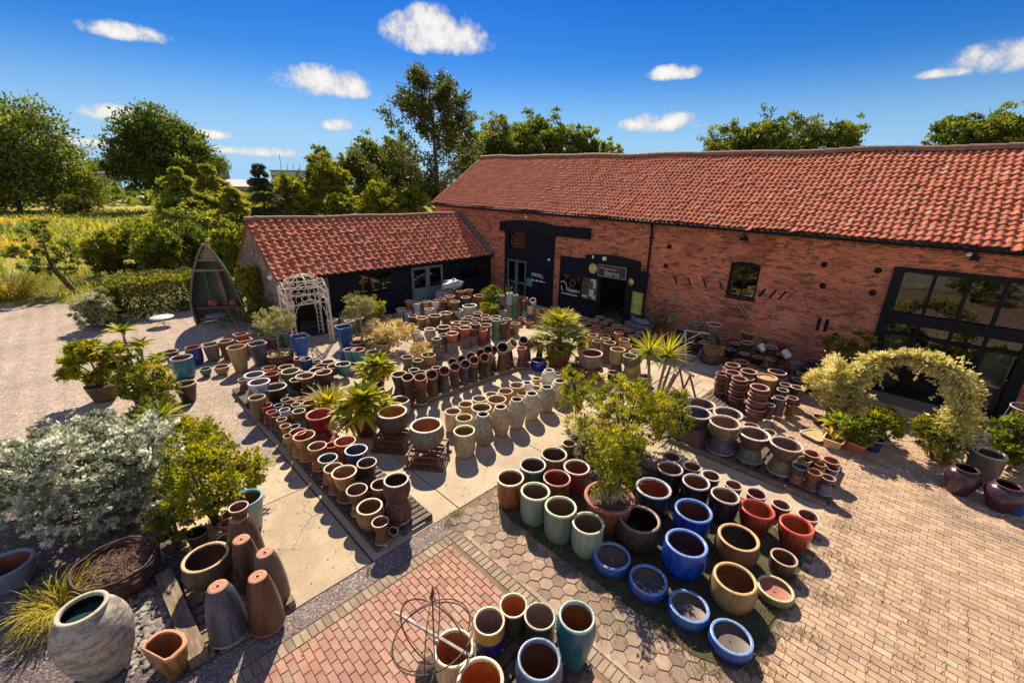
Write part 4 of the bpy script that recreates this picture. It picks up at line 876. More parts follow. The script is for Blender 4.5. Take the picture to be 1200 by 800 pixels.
# ------------------------------------------------------------------ materials
def nt(name):
    m = bpy.data.materials.new(name); m.use_nodes = True
    t = m.node_tree; b = t.nodes['Principled BSDF']
    return m, t, b
def N(t, kind, **kw):
    n = t.nodes.new('ShaderNode' + kind)
    for k, v in kw.items():
        if k[0] == '_': n.inputs[k[1:].replace('_', ' ')].default_value = v
        else: setattr(n, k, v)
    return n
def math_(t, op, a, b=None, c=None, clamp=False):
    n = N(t, 'Math', operation=op, use_clamp=clamp)
    for i, v in enumerate((a, b, c)):
        if v is None: continue
        if hasattr(v, 'is_linked') or hasattr(v, 'links'): t.links.new(v, n.inputs[i])
        else: n.inputs[i].default_value = v
    return n.outputs[0]
def mixc(t, f, a, b, mode='MIX'):
    n = N(t, 'Mix', data_type='RGBA', blend_type=mode, clamp_factor=True)
    for i, v in ((0, f), (6, a), (7, b)):
        if hasattr(v, 'links'): t.links.new(v, n.inputs[i])
        else: n.inputs[i].default_value = v if not isinstance(v, tuple) else (v + (1,))[:4]
    return n.outputs[2]
def coords(t, scale=(1, 1, 1), space='Object', loc=(0, 0, 0)):
    c = N(t, 'TexCoord'); m = N(t, 'Mapping'); m.inputs['Scale'].default_value = scale; m.inputs['Location'].default_value = loc
    t.links.new(c.outputs[space], m.inputs[0]); return m.outputs[0]
def noise(t, vec, scale, detail=4, rough=.55, dist=0):
    n = N(t, 'TexNoise'); n.inputs['Scale'].default_value = scale; n.inputs['Detail'].default_value = detail; n.inputs['Roughness'].default_value = rough; n.inputs['Distortion'].default_value = dist
    if vec is not None: t.links.new(vec, n.inputs['Vector'])
    return n.outputs['Fac']
def ramp(t, f, a, b):
    n = N(t, 'MapRange', interpolation_type='SMOOTHSTEP'); n.inputs[1].default_value = a; n.inputs[2].default_value = b
    t.links.new(f, n.inputs[0]); return n.outputs[0]
def bump(t, b, h, strength=.3, dist=.02):
    n = N(t, 'Bump'); n.inputs['Strength'].default_value = strength; n.inputs['Distance'].default_value = dist
    t.links.new(h, n.inputs['Height']); t.links.new(n.outputs[0], b.inputs['Normal'])
def tintval(t, lo, hi):
    a = N(t, 'Attribute', attribute_name='tint'); n = N(t, 'MapRange'); n.inputs[3].default_value = lo; n.inputs[4].default_value = hi
    t.links.new(a.outputs['Fac'], n.inputs[0]); return n.outputs[0]
def hsv(t, col, v=None, h=None, s=None):
    n = N(t, 'HueSaturation'); t.links.new(col, n.inputs['Color'])
    for k, q in (('Value', v), ('Hue', h), ('Saturation', s)):
        if q is None: continue
        if hasattr(q, 'links'): t.links.new(q, n.inputs[k])
        else: n.inputs[k].default_value = q
    return n.outputs[0]
_M = {}
def mat(name, c1, c2=None, rough=.6, sc=3., lo=.38, hi=.62, scale=(1, 1, 1), bmp=0., bsc=25., tint=None, rand=0., spec=.5, metal=0, c3=None, sc3=.6, space='Object', coat=0):
    """two-tone noisy surface; tint = (lo,hi) brightness of per-face tint; c3 = large stains"""
    if name in _M: return _M[name]
    m, t, b = nt(name); v = coords(t, scale, space)
    col = mixc(t, ramp(t, noise(t, v, sc), lo, hi), c1, c2 or c1)
    if c3: col = mixc(t, ramp(t, noise(t, v, sc3, 5), .52, .68), col, c3)
    if tint: col = hsv(t, col, v=tintval(t, *tint))
    if rand:
        oi = N(t, 'ObjectInfo'); n = N(t, 'MapRange'); n.inputs[3].default_value = 1 - rand; n.inputs[4].default_value = 1 + rand
        t.links.new(oi.outputs['Random'], n.inputs[0]); col = hsv(t, col, v=n.outputs[0])
    t.links.new(col, b.inputs['Base Color'])
    rv = math_(t, 'ADD', math_(t, 'MULTIPLY', noise(t, v, bsc * .5), .24), rough - .12, clamp=True)
    t.links.new(rv, b.inputs['Roughness']); b.inputs['Metallic'].default_value = metal; b.inputs['Specular IOR Level'].default_value = spec
    if coat: b.inputs['Coat Weight'].default_value = coat; b.inputs['Coat Roughness'].default_value = .08
    if bmp: bump(t, b, noise(t, v, bsc, 5), bmp, .02)
    _M[name] = m; return m
def leafmat(name, dark, light, trans=.35, third=None, rough=.5):
    if name in _M: return _M[name]
    m, t, b = nt(name)
    a = N(t, 'Attribute', attribute_name='tint').outputs['Fac']
    col = mixc(t, ramp(t, a, .1, .9), dark, light)
    if third: col = mixc(t, ramp(t, a, .72, .95), col, third)
    oi = N(t, 'ObjectInfo')
    t.links.new(col, b.inputs['Base Color']); b.inputs['Roughness'].default_value = rough; b.inputs['Specular IOR Level'].default_value = .35
    tr = N(t, 'BsdfTranslucent'); t.links.new(hsv(t, col, v=1.25, s=1.1), tr.inputs['Color'])
    mx = N(t, 'MixShader'); mx.inputs[0].default_value = trans
    t.links.new(b.outputs[0], mx.inputs[1]); t.links.new(tr.outputs[0], mx.inputs[2])
    t.links.new(mx.outputs[0], t.nodes['Material Output'].inputs[0])
    _M[name] = m; return m
def pot_mats(key):
    if ('pot', key) in _M: return _M[('pot', key)]
    c1, c2, rough, rim, ins = COL[key]
    out = []
    # body: glaze with vertical runs and a paler/dirty foot
    m, t, b = nt('glaze_' + key); v = coords(t)
    vs = coords(t, (7, 7, .9))
    oi = N(t, 'ObjectInfo'); off = N(t, 'VectorMath', operation='ADD'); cmb = N(t, 'CombineXYZ')
    rnd = math_(t, 'MULTIPLY', oi.outputs['Random'], 37.0)
    for i in range(3): t.links.new(rnd, cmb.inputs[i])
    t.links.new(vs, off.inputs[0]); t.links.new(cmb.outputs[0], off.inputs[1])
    blotch = key.startswith('stone') or key in ('creamstain', 'bluewhite')
    sc = (2.2 if key == 'stonebig' else 5.) if blotch else 1.3
    off2 = N(t, 'VectorMath', operation='ADD'); t.links.new(coords(t, (1, 1, 5 if key == 'stonebig' else 2.4)) if key.startswith('stone') else v, off2.inputs[0]); t.links.new(cmb.outputs[0], off2.inputs[1])
    f = noise(t, off2.outputs[0] if blotch else off.outputs[0], sc * (1.6 if blotch else 1), 5, .6, .4)
    col = mixc(t, ramp(t, f, .40, .62), c1, c2)
    f2 = noise(t, off2.outputs[0], 3.0, 5, .65)
    col = mixc(t, math_(t, 'MULTIPLY', ramp(t, f2, .55, .75), .45 if rough > .45 else .2), col, tuple(min(.8, q * 1.5 + .02) for q in c1))
    # darker grime / bare clay near the foot of the pot
    sep = N(t, 'SeparateXYZ'); t.links.new(v, sep.inputs[0])
    if key == 'yellowblue':
        col = mixc(t, ramp(t, sep.outputs[2], .62, .58), col, (.012, .03, .2))
    foot = math_(t, 'ADD', sep.outputs[2], math_(t, 'MULTIPLY', f, .25))
    dirt = N(t, 'MapRange', interpolation_type='SMOOTHSTEP'); dirt.inputs[1].default_value = .22; dirt.inputs[2].default_value = .10; t.links.new(foot, dirt.inputs[0])
    col = mixc(t, math_(t, 'MULTIPLY', dirt.outputs[0], .55), col, (.13, .09, .065))
    spk = noise(t, off2.outputs[0], 26., 3, .7); col = mixc(t, math_(t, 'MULTIPLY', ramp(t, spk, .62, .74), .5), col, (.30, .24, .18))
    mr = N(t, 'MapRange'); mr.inputs[3].default_value = .70; mr.inputs[4].default_value = 1.28; t.links.new(oi.outputs['Random'], mr.inputs[0])
    hr_ = N(t, 'MapRange'); hr_.inputs[3].default_value = .482; hr_.inputs[4].default_value = .518; t.links.new(math_(t, 'FRACT', math_(t, 'MULTIPLY', oi.outputs['Random'], 7.3)), hr_.inputs[0])
    drip = noise(t, off.outputs[0], 2.6, 3, .5); col = mixc(t, math_(t, 'MULTIPLY', ramp(t, drip, .56, .66), .35), col, tuple(q * .45 for q in c2))
    col = hsv(t, col, v=mr.outputs[0], h=hr_.outputs[0]); t.links.new(col, b.inputs['Base Color'])
    rr = math_(t, 'ADD', math_(t, 'MULTIPLY', f2, .35), rough - .10, clamp=True); t.links.new(rr, b.inputs['Roughness'])
    b.inputs['Specular IOR Level'].default_value = .55 if rough < .4 else .3
    wv = N(t, 'TexWave', wave_type='BANDS', bands_direction='Z'); wv.inputs['Scale'].default_value = 5.; wv.inputs['Distortion'].default_value = 1.; t.links.new(v, wv.inputs[0])
    hh = math_(t, 'ADD', math_(t, 'MULTIPLY', wv.outputs['Fac'], .3), noise(t, off2.outputs[0], 14. if rough > .5 else 6., 5))
    bump(t, b, hh, .28 if rough > .5 else .12, .03)
    out.append(m)
    # rim, chipped and worn
    m, t, b = nt('rim_' + key); v = coords(t, (1, 1, 1)); f = noise(t, v, 9., 5, .65)
    rim = tuple(min(.86, q * 1.18) for q in rim); oir = N(t, 'ObjectInfo'); col = mixc(t, math_(t, 'MULTIPLY', ramp(t, f, math.inf if False else .50, .72), .9), rim, tuple(.55 * q + .45 * w for q, w in zip(c1, ins)))
    mrr = N(t, 'MapRange'); mrr.inputs[3].default_value = .74; mrr.inputs[4].default_value = 1.12; t.links.new(oir.outputs['Random'], mrr.inputs[0]); col = hsv(t, col, v=mrr.outputs[0])
    t.links.new(col, b.inputs['Base Color']); b.inputs['Roughness'].default_value = max(.28, rough); bump(t, b, f, .2, .02); out.append(m)
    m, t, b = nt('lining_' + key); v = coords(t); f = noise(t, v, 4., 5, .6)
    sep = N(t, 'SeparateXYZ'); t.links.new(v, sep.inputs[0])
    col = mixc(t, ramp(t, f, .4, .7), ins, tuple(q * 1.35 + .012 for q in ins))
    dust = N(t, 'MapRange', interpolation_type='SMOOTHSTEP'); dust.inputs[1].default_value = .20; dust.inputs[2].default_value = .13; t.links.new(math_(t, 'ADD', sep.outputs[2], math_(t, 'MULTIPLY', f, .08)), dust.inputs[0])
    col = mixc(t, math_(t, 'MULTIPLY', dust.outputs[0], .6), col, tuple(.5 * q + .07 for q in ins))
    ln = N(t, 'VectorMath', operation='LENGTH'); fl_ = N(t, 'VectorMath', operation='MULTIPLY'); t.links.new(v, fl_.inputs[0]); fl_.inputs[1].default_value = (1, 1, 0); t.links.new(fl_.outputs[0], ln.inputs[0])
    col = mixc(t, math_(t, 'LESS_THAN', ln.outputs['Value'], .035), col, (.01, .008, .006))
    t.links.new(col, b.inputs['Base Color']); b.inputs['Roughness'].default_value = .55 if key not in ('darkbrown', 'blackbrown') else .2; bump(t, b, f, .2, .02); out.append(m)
    _M[('pot', key)] = out; return out
# ------------------------------------------------------------------ camera, light, sky
cam = bpy.data.cameras.new('camera'); co = obj('camera', cam)
cam.sensor_width = 36; cam.lens = FPX / 1200 * 36; cam.clip_end = 5000; cam.clip_start = .05
co.matrix_world = Matrix([[RX[i], UX[i], -FX[i], (0, 0, CAMZ)[i]] for i in range(3)] + [[0, 0, 0, 1]])
scene.camera = co
SUN = Vector((-.84, .57, 1.0)).normalized()
sl = bpy.data.lights.new('sun', 'SUN'); so = obj('sun', sl); sl.energy = 5.0; sl.angle = R(.5); sl.color = (1.0, .84, .62)
so.rotation_euler = (-SUN).to_track_quat('-Z', 'Y').to_euler()
w = bpy.data.worlds.new('World'); scene.world = w; w.use_nodes = True; t = w.node_tree
bg = t.nodes['Background']; sky = N(t, 'TexSky', sky_type='NISHITA', sun_disc=False)
sky.sun_elevation = math.asin(SUN.z); sky.sun_rotation = math.atan2(SUN.x, SUN.y); sky.air_density = 1.2; sky.dust_density = .2; sky.ozone_density = 3.5
SKYCOL = hsv(t, sky.outputs[0], s=1.45, v=1.0); bg.inputs[1].default_value = .055
gen = N(t, 'TexCoord').outputs['Generated']
nrm = N(t, 'VectorMath', operation='NORMALIZE'); t.links.new(gen, nrm.inputs[0]); dirv = nrm.outputs[0]
sepd = N(t, 'SeparateXYZ'); t.links.new(dirv, sepd.inputs[0])
deep = mixc(t, ramp(t, sepd.outputs[2], -.02, .40), (.72, .86, 1.12), (.17, .51, .95))   # clear air: deeper blue with height
SKYCOL = mixc(t, 1.0, SKYCOL, deep, 'MULTIPLY')
hz = mixc(t, ramp(t, sepd.outputs[2], .24, .0), SKYCOL, (4.0, 6.9, 10.0)); t.links.new(hz, bg.inputs[0])
nz = noise(t, dirv, 21., 9, .66); nz2 = noise(t, dirv, 9., 3, .5)
nn = math_(t, 'ADD', math_(t, 'MULTIPLY', math_(t, 'SUBTRACT', nz, .5), 3.6), math_(t, 'MULTIPLY', math_(t, 'SUBTRACT', nz2, .5), 1.0))
CLOUDS = [((-0.9672,0.1280,0.2196), .075, .017), ((-0.8991,0.3972,0.1842), .105, .036), ((-0.7734,0.5721,0.2731), .13, .046), ((-0.7770,0.5601,0.2873), .07, .04), ((-0.9895,0.0973,0.1066), .055, .017), ((-0.9720,0.2186,0.0867), .05, .011), ((-0.9005,0.4189,0.1163), .036, .016),
          ((-0.4461,0.8691,0.2136), .062, .018), ((-0.4584,0.8791,0.1304), .10, .024), ((-0.0080,0.9824,0.1864), .085, .030), ((-0.9974,0.0365,0.0625), .09, .008), ((-0.1782,0.9792,0.0975), .02, .006), ((-0.9575,0.2816,0.0624), .10, .012), ((-0.0599,0.9825,0.1765), .05, .010)]
acc = None
for d, a, bb in CLOUDS:
    d = Vector(d); e1 = d.cross(Vector((0, 0, 1))).normalized(); e2 = e1.cross(d)
    def dot(e):
        n = N(t, 'VectorMath', operation='DOT_PRODUCT'); t.links.new(dirv, n.inputs[0]); n.inputs[1].default_value = e; return n.outputs['Value']
    u = math_(t, 'MULTIPLY', dot(e1), 1.2 / a); v = math_(t, 'MULTIPLY', dot(e2), 1.15 / bb)
    v = math_(t, 'SUBTRACT', v, 0.) if False else v
    vb = math_(t, 'MULTIPLY', math_(t, 'MINIMUM', math_(t, 'ADD', v, .25), 0.), 1.2)   # flatter underside
    r2 = math_(t, 'ADD', math_(t, 'POWER', u, 2.), math_(t, 'ADD', math_(t, 'POWER', v, 2.), math_(t, 'POWER', vb, 2.)))
    f = math_(t, 'SUBTRACT', 1., r2); f = math_(t, 'SUBTRACT', f, math_(t, 'MULTIPLY', math_(t, 'LESS_THAN', dot(d), .5), 20.)); f = math_(t, 'MAXIMUM', math_(t, 'MINIMUM', f, math_(t, 'MULTIPLY', f, 2.3)), -3.)
    acc = f if acc is None else math_(t, 'MAXIMUM', acc, f)
mask = math_(t, 'MULTIPLY', ramp(t, math_(t, 'ADD', acc, nn), -.15, .95), ramp(t, acc, -1.5, -.2))
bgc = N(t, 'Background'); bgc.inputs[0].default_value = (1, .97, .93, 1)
# added unseen cloud bank behind the camera, bright fill light for the shaded fronts
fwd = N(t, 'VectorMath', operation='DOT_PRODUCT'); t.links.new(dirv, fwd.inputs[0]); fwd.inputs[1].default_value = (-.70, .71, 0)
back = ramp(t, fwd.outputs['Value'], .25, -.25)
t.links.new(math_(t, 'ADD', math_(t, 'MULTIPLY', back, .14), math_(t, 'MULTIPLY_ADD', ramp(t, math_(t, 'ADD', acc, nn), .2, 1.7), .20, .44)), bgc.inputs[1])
fill_cloud = ramp(t, math_(t, 'ADD', noise(t, dirv, 4.5, 8, .6), math_(t, 'MULTIPLY', noise(t, dirv, 1.7, 2, .5), .35)), .645, .765)
mask = math_(t, 'MAXIMUM', mask, math_(t, 'MULTIPLY', fill_cloud, back))
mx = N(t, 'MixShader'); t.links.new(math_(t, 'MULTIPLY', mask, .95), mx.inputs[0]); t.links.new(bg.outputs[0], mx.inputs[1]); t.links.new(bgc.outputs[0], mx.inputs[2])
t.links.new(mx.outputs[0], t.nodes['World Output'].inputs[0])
vs = scene.view_settings; vs.view_transform = 'Standard'; vs.look = 'None'; vs.exposure = .76; vs.gamma = 1; vs.use_curve_mapping = False
scene.cycles.max_bounces = 6; scene.cycles.transparent_max_bounces = 8; scene.cycles.use_denoising = True
# ------------------------------------------------------------------ shared materials
BLACK = mat('black_paint', (.005, .006, .009), (.009, .011, .015), .6, 6, bmp=.2, bsc=30, spec=.22)
BLACKW = mat('black_boards', (.005, .007, .012), (.010, .013, .021), .65, 4, bmp=.35, bsc=20, scale=(1, 1, 6), spec=.2)
WHITE = mat('white_metal', (.74, .68, .56), (.58, .50, .38), .45, 8, spec=.4)
RUST = mat('rust', (.12, .06, .04), (.06, .04, .035), .65, 12, bmp=.3)
OLDWOOD = mat('weathered_timber', (.24, .18, .12), (.13, .095, .065), .75, 5, scale=(1, 6, 6), bmp=.4, bsc=18, tint=(.75, 1.25))
DARKWOOD = mat('damp_timber', (.12, .085, .06), (.06, .045, .035), .7, 5, scale=(1, 6, 6), bmp=.4, bsc=18, tint=(.7, 1.3))
REDWOOD = mat('brown_stained_wood', (.20, .085, .045), (.11, .05, .03), .6, 5, scale=(2, 5, 5), bmp=.3, tint=(.7, 1.3))
LEADM = mat('lead_sheet', (.10, .10, .115), (.07, .07, .08), .5, 4)
BARK = mat('bark', (.13, .10, .07), (.07, .05, .035), .85, 8, scale=(1, 1, .3), bmp=.6, bsc=14)
PALEBARK = mat('pale_bark', (.30, .25, .18), (.20, .16, .11), .8, 8, bmp=.4)
SOIL = mat('soil', (.05, .032, .022), (.11, .075, .05), .95, 30, bmp=.8, bsc=40)
def glass():
    m, t, b = nt('window_glass'); b.inputs['Base Color'].default_value = (.02, .025, .025, 1); b.inputs['Roughness'].default_value = .02; b.inputs['Specular IOR Level'].default_value = .9
    tr = N(t, 'BsdfTransparent'); tr.inputs[0].default_value = (.6, .64, .62, 1); mx = N(t, 'MixShader'); lw = N(t, 'LayerWeight'); lw.inputs[0].default_value = .35
    t.links.new(math_(t, 'ADD', math_(t, 'MULTIPLY', lw.outputs['Fresnel'], .8), .30, clamp=True), mx.inputs[0]); t.links.new(tr.outputs[0], mx.inputs[1]); t.links.new(b.outputs[0], mx.inputs[2])
    gb = N(t, 'BsdfGlossy'); gb.inputs[0].default_value = (.22, .26, .24, 1); gb.inputs[1].default_value = .015
    t.links.new(gb.outputs[0], mx.inputs[2])
    v = coords(t); bn = N(t, 'Bump'); bn.inputs[0].default_value = .04; bn.inputs[1].default_value = .05; t.links.new(noise(t, v, 1.6, 2), bn.inputs['Height']); t.links.new(bn.outputs[0], gb.inputs['Normal'])
    t.links.new(mx.outputs[0], t.nodes['Material Output'].inputs[0]); return m
GLASS = glass()
def brickmat(name, c1, c2, mortar, swap='xz', sc=1., dirt=(.16, .08, .055)):
    m, t, b = nt(name); c = N(t, 'TexCoord'); sp = N(t, 'SeparateXYZ'); t.links.new(c.outputs['Object'], sp.inputs[0])
    cb = N(t, 'CombineXYZ'); t.links.new(math_(t, 'ADD', sp.outputs[0], sp.outputs[1]), cb.inputs[0]); t.links.new(sp.outputs[2], cb.inputs[1])
    wob = N(t, 'VectorMath', operation='ADD'); nzv = N(t, 'TexNoise'); nzv.inputs['Scale'].default_value = 1.2; t.links.new(cb.outputs[0], nzv.inputs['Vector'])
    sca = N(t, 'VectorMath', operation='SCALE'); sca.inputs['Scale'].default_value = .025; t.links.new(nzv.outputs['Color'], sca.inputs[0])
    t.links.new(cb.outputs[0], wob.inputs[0]); t.links.new(sca.outputs[0], wob.inputs[1])
    br = N(t, 'TexBrick'); br.inputs['Scale'].default_value = 1.0; br.inputs['Mortar Size'].default_value = .010; br.inputs['Mortar Smooth'].default_value = .4; br.inputs['Bias'].default_value = -.1
    br.inputs['Brick Width'].default_value = .235 * sc; br.inputs['Row Height'].default_value = .078 * sc
    br.inputs['Color1'].default_value = c1 + (1,); br.inputs['Color2'].default_value = c2 + (1,); br.inputs['Mortar'].default_value = mortar + (1,)
    t.links.new(wob.outputs[0], br.inputs['Vector'])
    # individual dark headers and big weathering patches
    vor = N(t, 'TexVoronoi'); vor.inputs['Scale'].default_value = 1.; mp = N(t, 'Mapping'); mp.inputs['Scale'].default_value = (1 / .24, 1 / .08, 1); t.links.new(cb.outputs[0], mp.inputs[0]); t.links.new(mp.outputs[0], vor.inputs['Vector'])
    vs_ = N(t, 'SeparateColor'); t.links.new(vor.outputs['Color'], vs_.inputs[0])
    col = mixc(t, math_(t, 'MULTIPLY', ramp(t, vs_.outputs[0], .66, .85), .8), br.outputs['Color'], dirt)
    col = mixc(t, math_(t, 'MULTIPLY', ramp(t, vs_.outputs[1], .8, .95), .5), col, tuple(min(1, q * 1.55) for q in c1))
    big = noise(t, cb.outputs[0], .55, 5, .6)
    col = mixc(t, math_(t, 'MULTIPLY', ramp(t, big, .50, .66), .5), col, tuple(q * .55 for q in c2))
    big2 = noise(t, mp.outputs[0], .14, 4, .6)
    col = mixc(t, math_(t, 'MULTIPLY', ramp(t, big2, .56, .70), .38), col, tuple(min(1, q * 1.35 + .03) for q in c1))
    # damp and salts along the foot of the wall, pale repointed patches higher up
    wet = N(t, 'MapRange', interpolation_type='SMOOTHSTEP'); wet.inputs[1].default_value = 1.15; wet.inputs[2].default_value = .1; t.links.new(math_(t, 'SUBTRACT', sp.outputs[2], math_(t, 'MULTIPLY', noise(t, cb.outputs[0], 1.1, 5, .65), .9)), wet.inputs[0])
    col = mixc(t, math_(t, 'MULTIPLY', wet.outputs[0], .35), col, (.15, .085, .06))
    salt = math_(t, 'MULTIPLY', ramp(t, noise(t, cb.outputs[0], .9, 6, .7), .56, .66), math_(t, 'LESS_THAN', sp.outputs[2], 3.2)); col = mixc(t, math_(t, 'MULTIPLY', salt, .28), col, (.52, .40, .32))
    t.links.new(col, b.inputs['Base Color']); b.inputs['Roughness'].default_value = .88; b.inputs['Specular IOR Level'].default_value = .2
    h = math_(t, 'SUBTRACT', math_(t, 'MULTIPLY', noise(t, cb.outputs[0], 40, 4), .35), br.outputs['Fac']); bump(t, b, h, .55, .012)
    return m
BRICK = brickmat('red_brick', (.64, .170, .080), (.31, .082, .050), (.52, .34, .22))
STONE = brickmat('grey_stone_rubble', (.29, .19, .14), (.17, .115, .09), (.32, .25, .20), sc=1.15, dirt=(.09, .075, .065))
TILE = mat('clay_pantile', (.53, .178, .108), (.40, .126, .078), .9, 4, tint=(.78, 1.15), bmp=.3, bsc=30, c3=(.38, .20, .13), sc3=5., spec=.12)
_t = TILE.node_tree; _b = _t.nodes['Principled BSDF']; _src = _b.inputs['Base Color'].links[0].from_socket; _a = N(_t, 'Attribute', attribute_name='tint')
_c = mixc(_t, math_(_t, 'MULTIPLY', math_(_t, 'GREATER_THAN', _a.outputs['Fac'], .965), .6), _src, (.40, .31, .22)); _lv = coords(_t)   # odd pale replacement tiles, lichen spots
_c = mixc(_t, math_(_t, 'MULTIPLY', math_(_t, 'MULTIPLY', ramp(_t, noise(_t, _lv, 9., 4, .7), .60, .68), ramp(_t, noise(_t, _lv, .5, 3), .48, .62)), .6), _c, (.34, .31, .22)); _t.links.new(_c, _b.inputs['Base Color'])
RIDGE = mat('ridge_tile', (.30, .15, .10), (.20, .11, .08), .8, 5, bmp=.3)
# ------------------------------------------------------------------ ground
def sheet(name, pts, z, m, holes=None):
    b = MB(); b.poly([(x, y, z) for x, y in pts]); return struct(b.build(name, m))
def groundmat():
    m, t, b = nt('meadow_ground'); v = coords(t)
    col = mixc(t, ramp(t, noise(t, v, .12, 5), .4, .6), (.30, .27, .04), (.50, .37, .05))
    col = mixc(t, ramp(t, noise(t, v, 1.3, 5), .45, .65), col, (.16, .19, .025))
    t.links.new(col, b.inputs['Base Color']); b.inputs['Roughness'].default_value = .95; bump(t, b, noise(t, v, 6, 5), .8, .1); return m
sheet('ground', [(-900, -900), (900, -900), (900, 900), (-900, 900)], -.30, groundmat())
def gravelmat(name, a, b_, c, sc=38.):
    m, t, b = nt(name); v = coords(t)
    vo = N(t, 'TexVoronoi'); vo.inputs['Scale'].default_value = sc; t.links.new(v, vo.inputs['Vector']); s = N(t, 'SeparateColor'); t.links.new(vo.outputs['Color'], s.inputs[0])
    col = mixc(t, s.outputs[0], a, b_); col = mixc(t, ramp(t, s.outputs[1], .75, .95), col, c)
    wv = N(t, 'TexWave', wave_type='BANDS', bands_direction='Y'); wv.inputs['Scale'].default_value = .55; wv.inputs['Distortion'].default_value = 2.5; wv.inputs['Detail'].default_value = 3.; wv.inputs['Detail Scale'].default_value = .6; t.links.new(v, wv.inputs[0])
    col = mixc(t, math_(t, 'MULTIPLY', ramp(t, noise(t, v, .35, 6, .7), .5, .64), .45), col, tuple(q * .62 for q in b_))
    col = hsv(t, col, v=math_(t, 'ADD', math_(t, 'MULTIPLY', noise(t, v, 1.4, 5, .7), .8), math_(t, 'MULTIPLY_ADD', wv.outputs['Fac'], .14, .55)))
    t.links.new(col, b.inputs['Base Color']); b.inputs['Roughness'].default_value = .9
    bump(t, b, math_(t, 'SUBTRACT', noise(t, v, 3, 4), vo.outputs['Distance']), .7, .03); return m
GRAV = gravelmat('pale_gravel', (.42, .335, .265), (.26, .205, .165), (.58, .49, .40), 26)
GRAVD = gravelmat('slate_chippings', (.075, .06, .065), (.13, .105, .105), (.27, .22, .21), 34)
GRAVP = gravelmat('pink_grey_gravel', (.28, .22, .20), (.16, .13, .125), (.42, .36, .32), 36)
# raised gravel yard: kerbless sheet with a worn edge
e = []
for i, (x, y) in enumerate([(-38, -14), (-35.5, -6), (-33.3, -2.2), (-31.6, .2), (-29.2, 1.1), (-27.2, 1.2), (-26.8, 4.4), (-27.5, 6), (-26, 30), (14, 30), (14, -14)]): e.append((x, y))
sheet('gravel_yard', e, -.016, GRAV)
GRASSV = mat('verge_turf', (.10, .13, .025), (.19, .18, .04), .95, 3, bmp=.6, bsc=20)
sheet('grass_verge', [(-44, -16), (-38, -14), (-35.5, -6), (-33.3, -2.2), (-31.6, .2), (-29.2, 1.1), (-27.2, 1.2), (-26.8, 4.4), (-27.5, 6), (-33, 8), (-42, 2)], -.02, GRASSV)
def concmat(name, c1, c2, stain):
    m, t, b = nt(name); v = coords(t)
    col = mixc(t, ramp(t, noise(t, v, 1.1, 6, .65), .35, .65), c1, c2)
    col = mixc(t, math_(t, 'MULTIPLY', ramp(t, noise(t, v, .5, 6, .7), .52, .66), .6), col, stain)
    vo = N(t, 'TexVoronoi'); vo.inputs['Scale'].default_value = 60; t.links.new(v, vo.inputs['Vector']); s = N(t, 'SeparateColor'); t.links.new(vo.outputs['Color'], s.inputs[0])
    col = mixc(t, math_(t, 'MULTIPLY', ramp(t, s.outputs[0], .7, .95), .4), col, tuple(q * .55 for q in c2))
    col = mixc(t, math_(t, 'MULTIPLY', ramp(t, noise(t, v, 14, 5, .7), .58, .72), .5), col, tuple(q * .6 for q in c2))
    ve = N(t, 'TexVoronoi', feature='DISTANCE_TO_EDGE'); ve.inputs['Scale'].default_value = .45; wn = N(t, 'TexNoise'); wn.inputs['Scale'].default_value = 2.; wn.inputs['Detail'].default_value = 6.; t.links.new(v, wn.inputs['Vector'])
    wa = N(t, 'VectorMath', operation='MULTIPLY_ADD'); t.links.new(wn.outputs['Color'], wa.inputs[0]); wa.inputs[1].default_value = (.5, .5, .5); t.links.new(v, wa.inputs[2]); t.links.new(wa.outputs[0], ve.inputs['Vector'])
    crk = math_(t, 'MULTIPLY', math_(t, 'LESS_THAN', ve.outputs['Distance'], .0035), ramp(t, noise(t, v, .6, 2), .48, .55))
    col = mixc(t, math_(t, 'MULTIPLY', crk, .7), col, (.10, .08, .06))
    col = hsv(t, col, v=tintval(t, .86, 1.14))
    t.links.new(col, b.inputs['Base Color']); b.inputs['Roughness'].default_value = .85; bump(t, b, math_(t, 'ADD', noise(t, v, 50, 4), math_(t, 'MULTIPLY', noise(t, v, 4, 5), 2.)), .35, .012); return m
CONC = concmat('yard_concrete', (.52, .42, .29), (.40, .32, .22), (.27, .21, .15))
FLAG = concmat('flagstone', (.54, .43, .30), (.42, .33, .23), (.27, .22, .17))
JOINT = mat('joint_dirt', (.09, .075, .055), (.15, .12, .08), .95, 12, bmp=.5)
sheet('slab_bed', [(-13.2, 2.42), (-9.72, 2.42), (-9.72, .2), (-5.66, .2), (-5.66, 8.76), (-.27, 8.76), (-.27, 9.8), (-2.3, 11.9), (-2.3, 17.7), (-19.2, 17.7), (-19.2, 9.0), (-13.2, 9.0)], -.010, JOINT)
def slabs(name, rects, m, gap=.012, z=0.):
    b = MB()
    for x0, y0, x1, y1 in rects:
        dz = rng.uniform(-.003, .003)
        b.span((x0 + gap, y0 + gap, -.05), (x1 - gap, y1 - gap, z + dz), tint=rng.uniform(.1, .9))
    return struct(b.build(name, m))
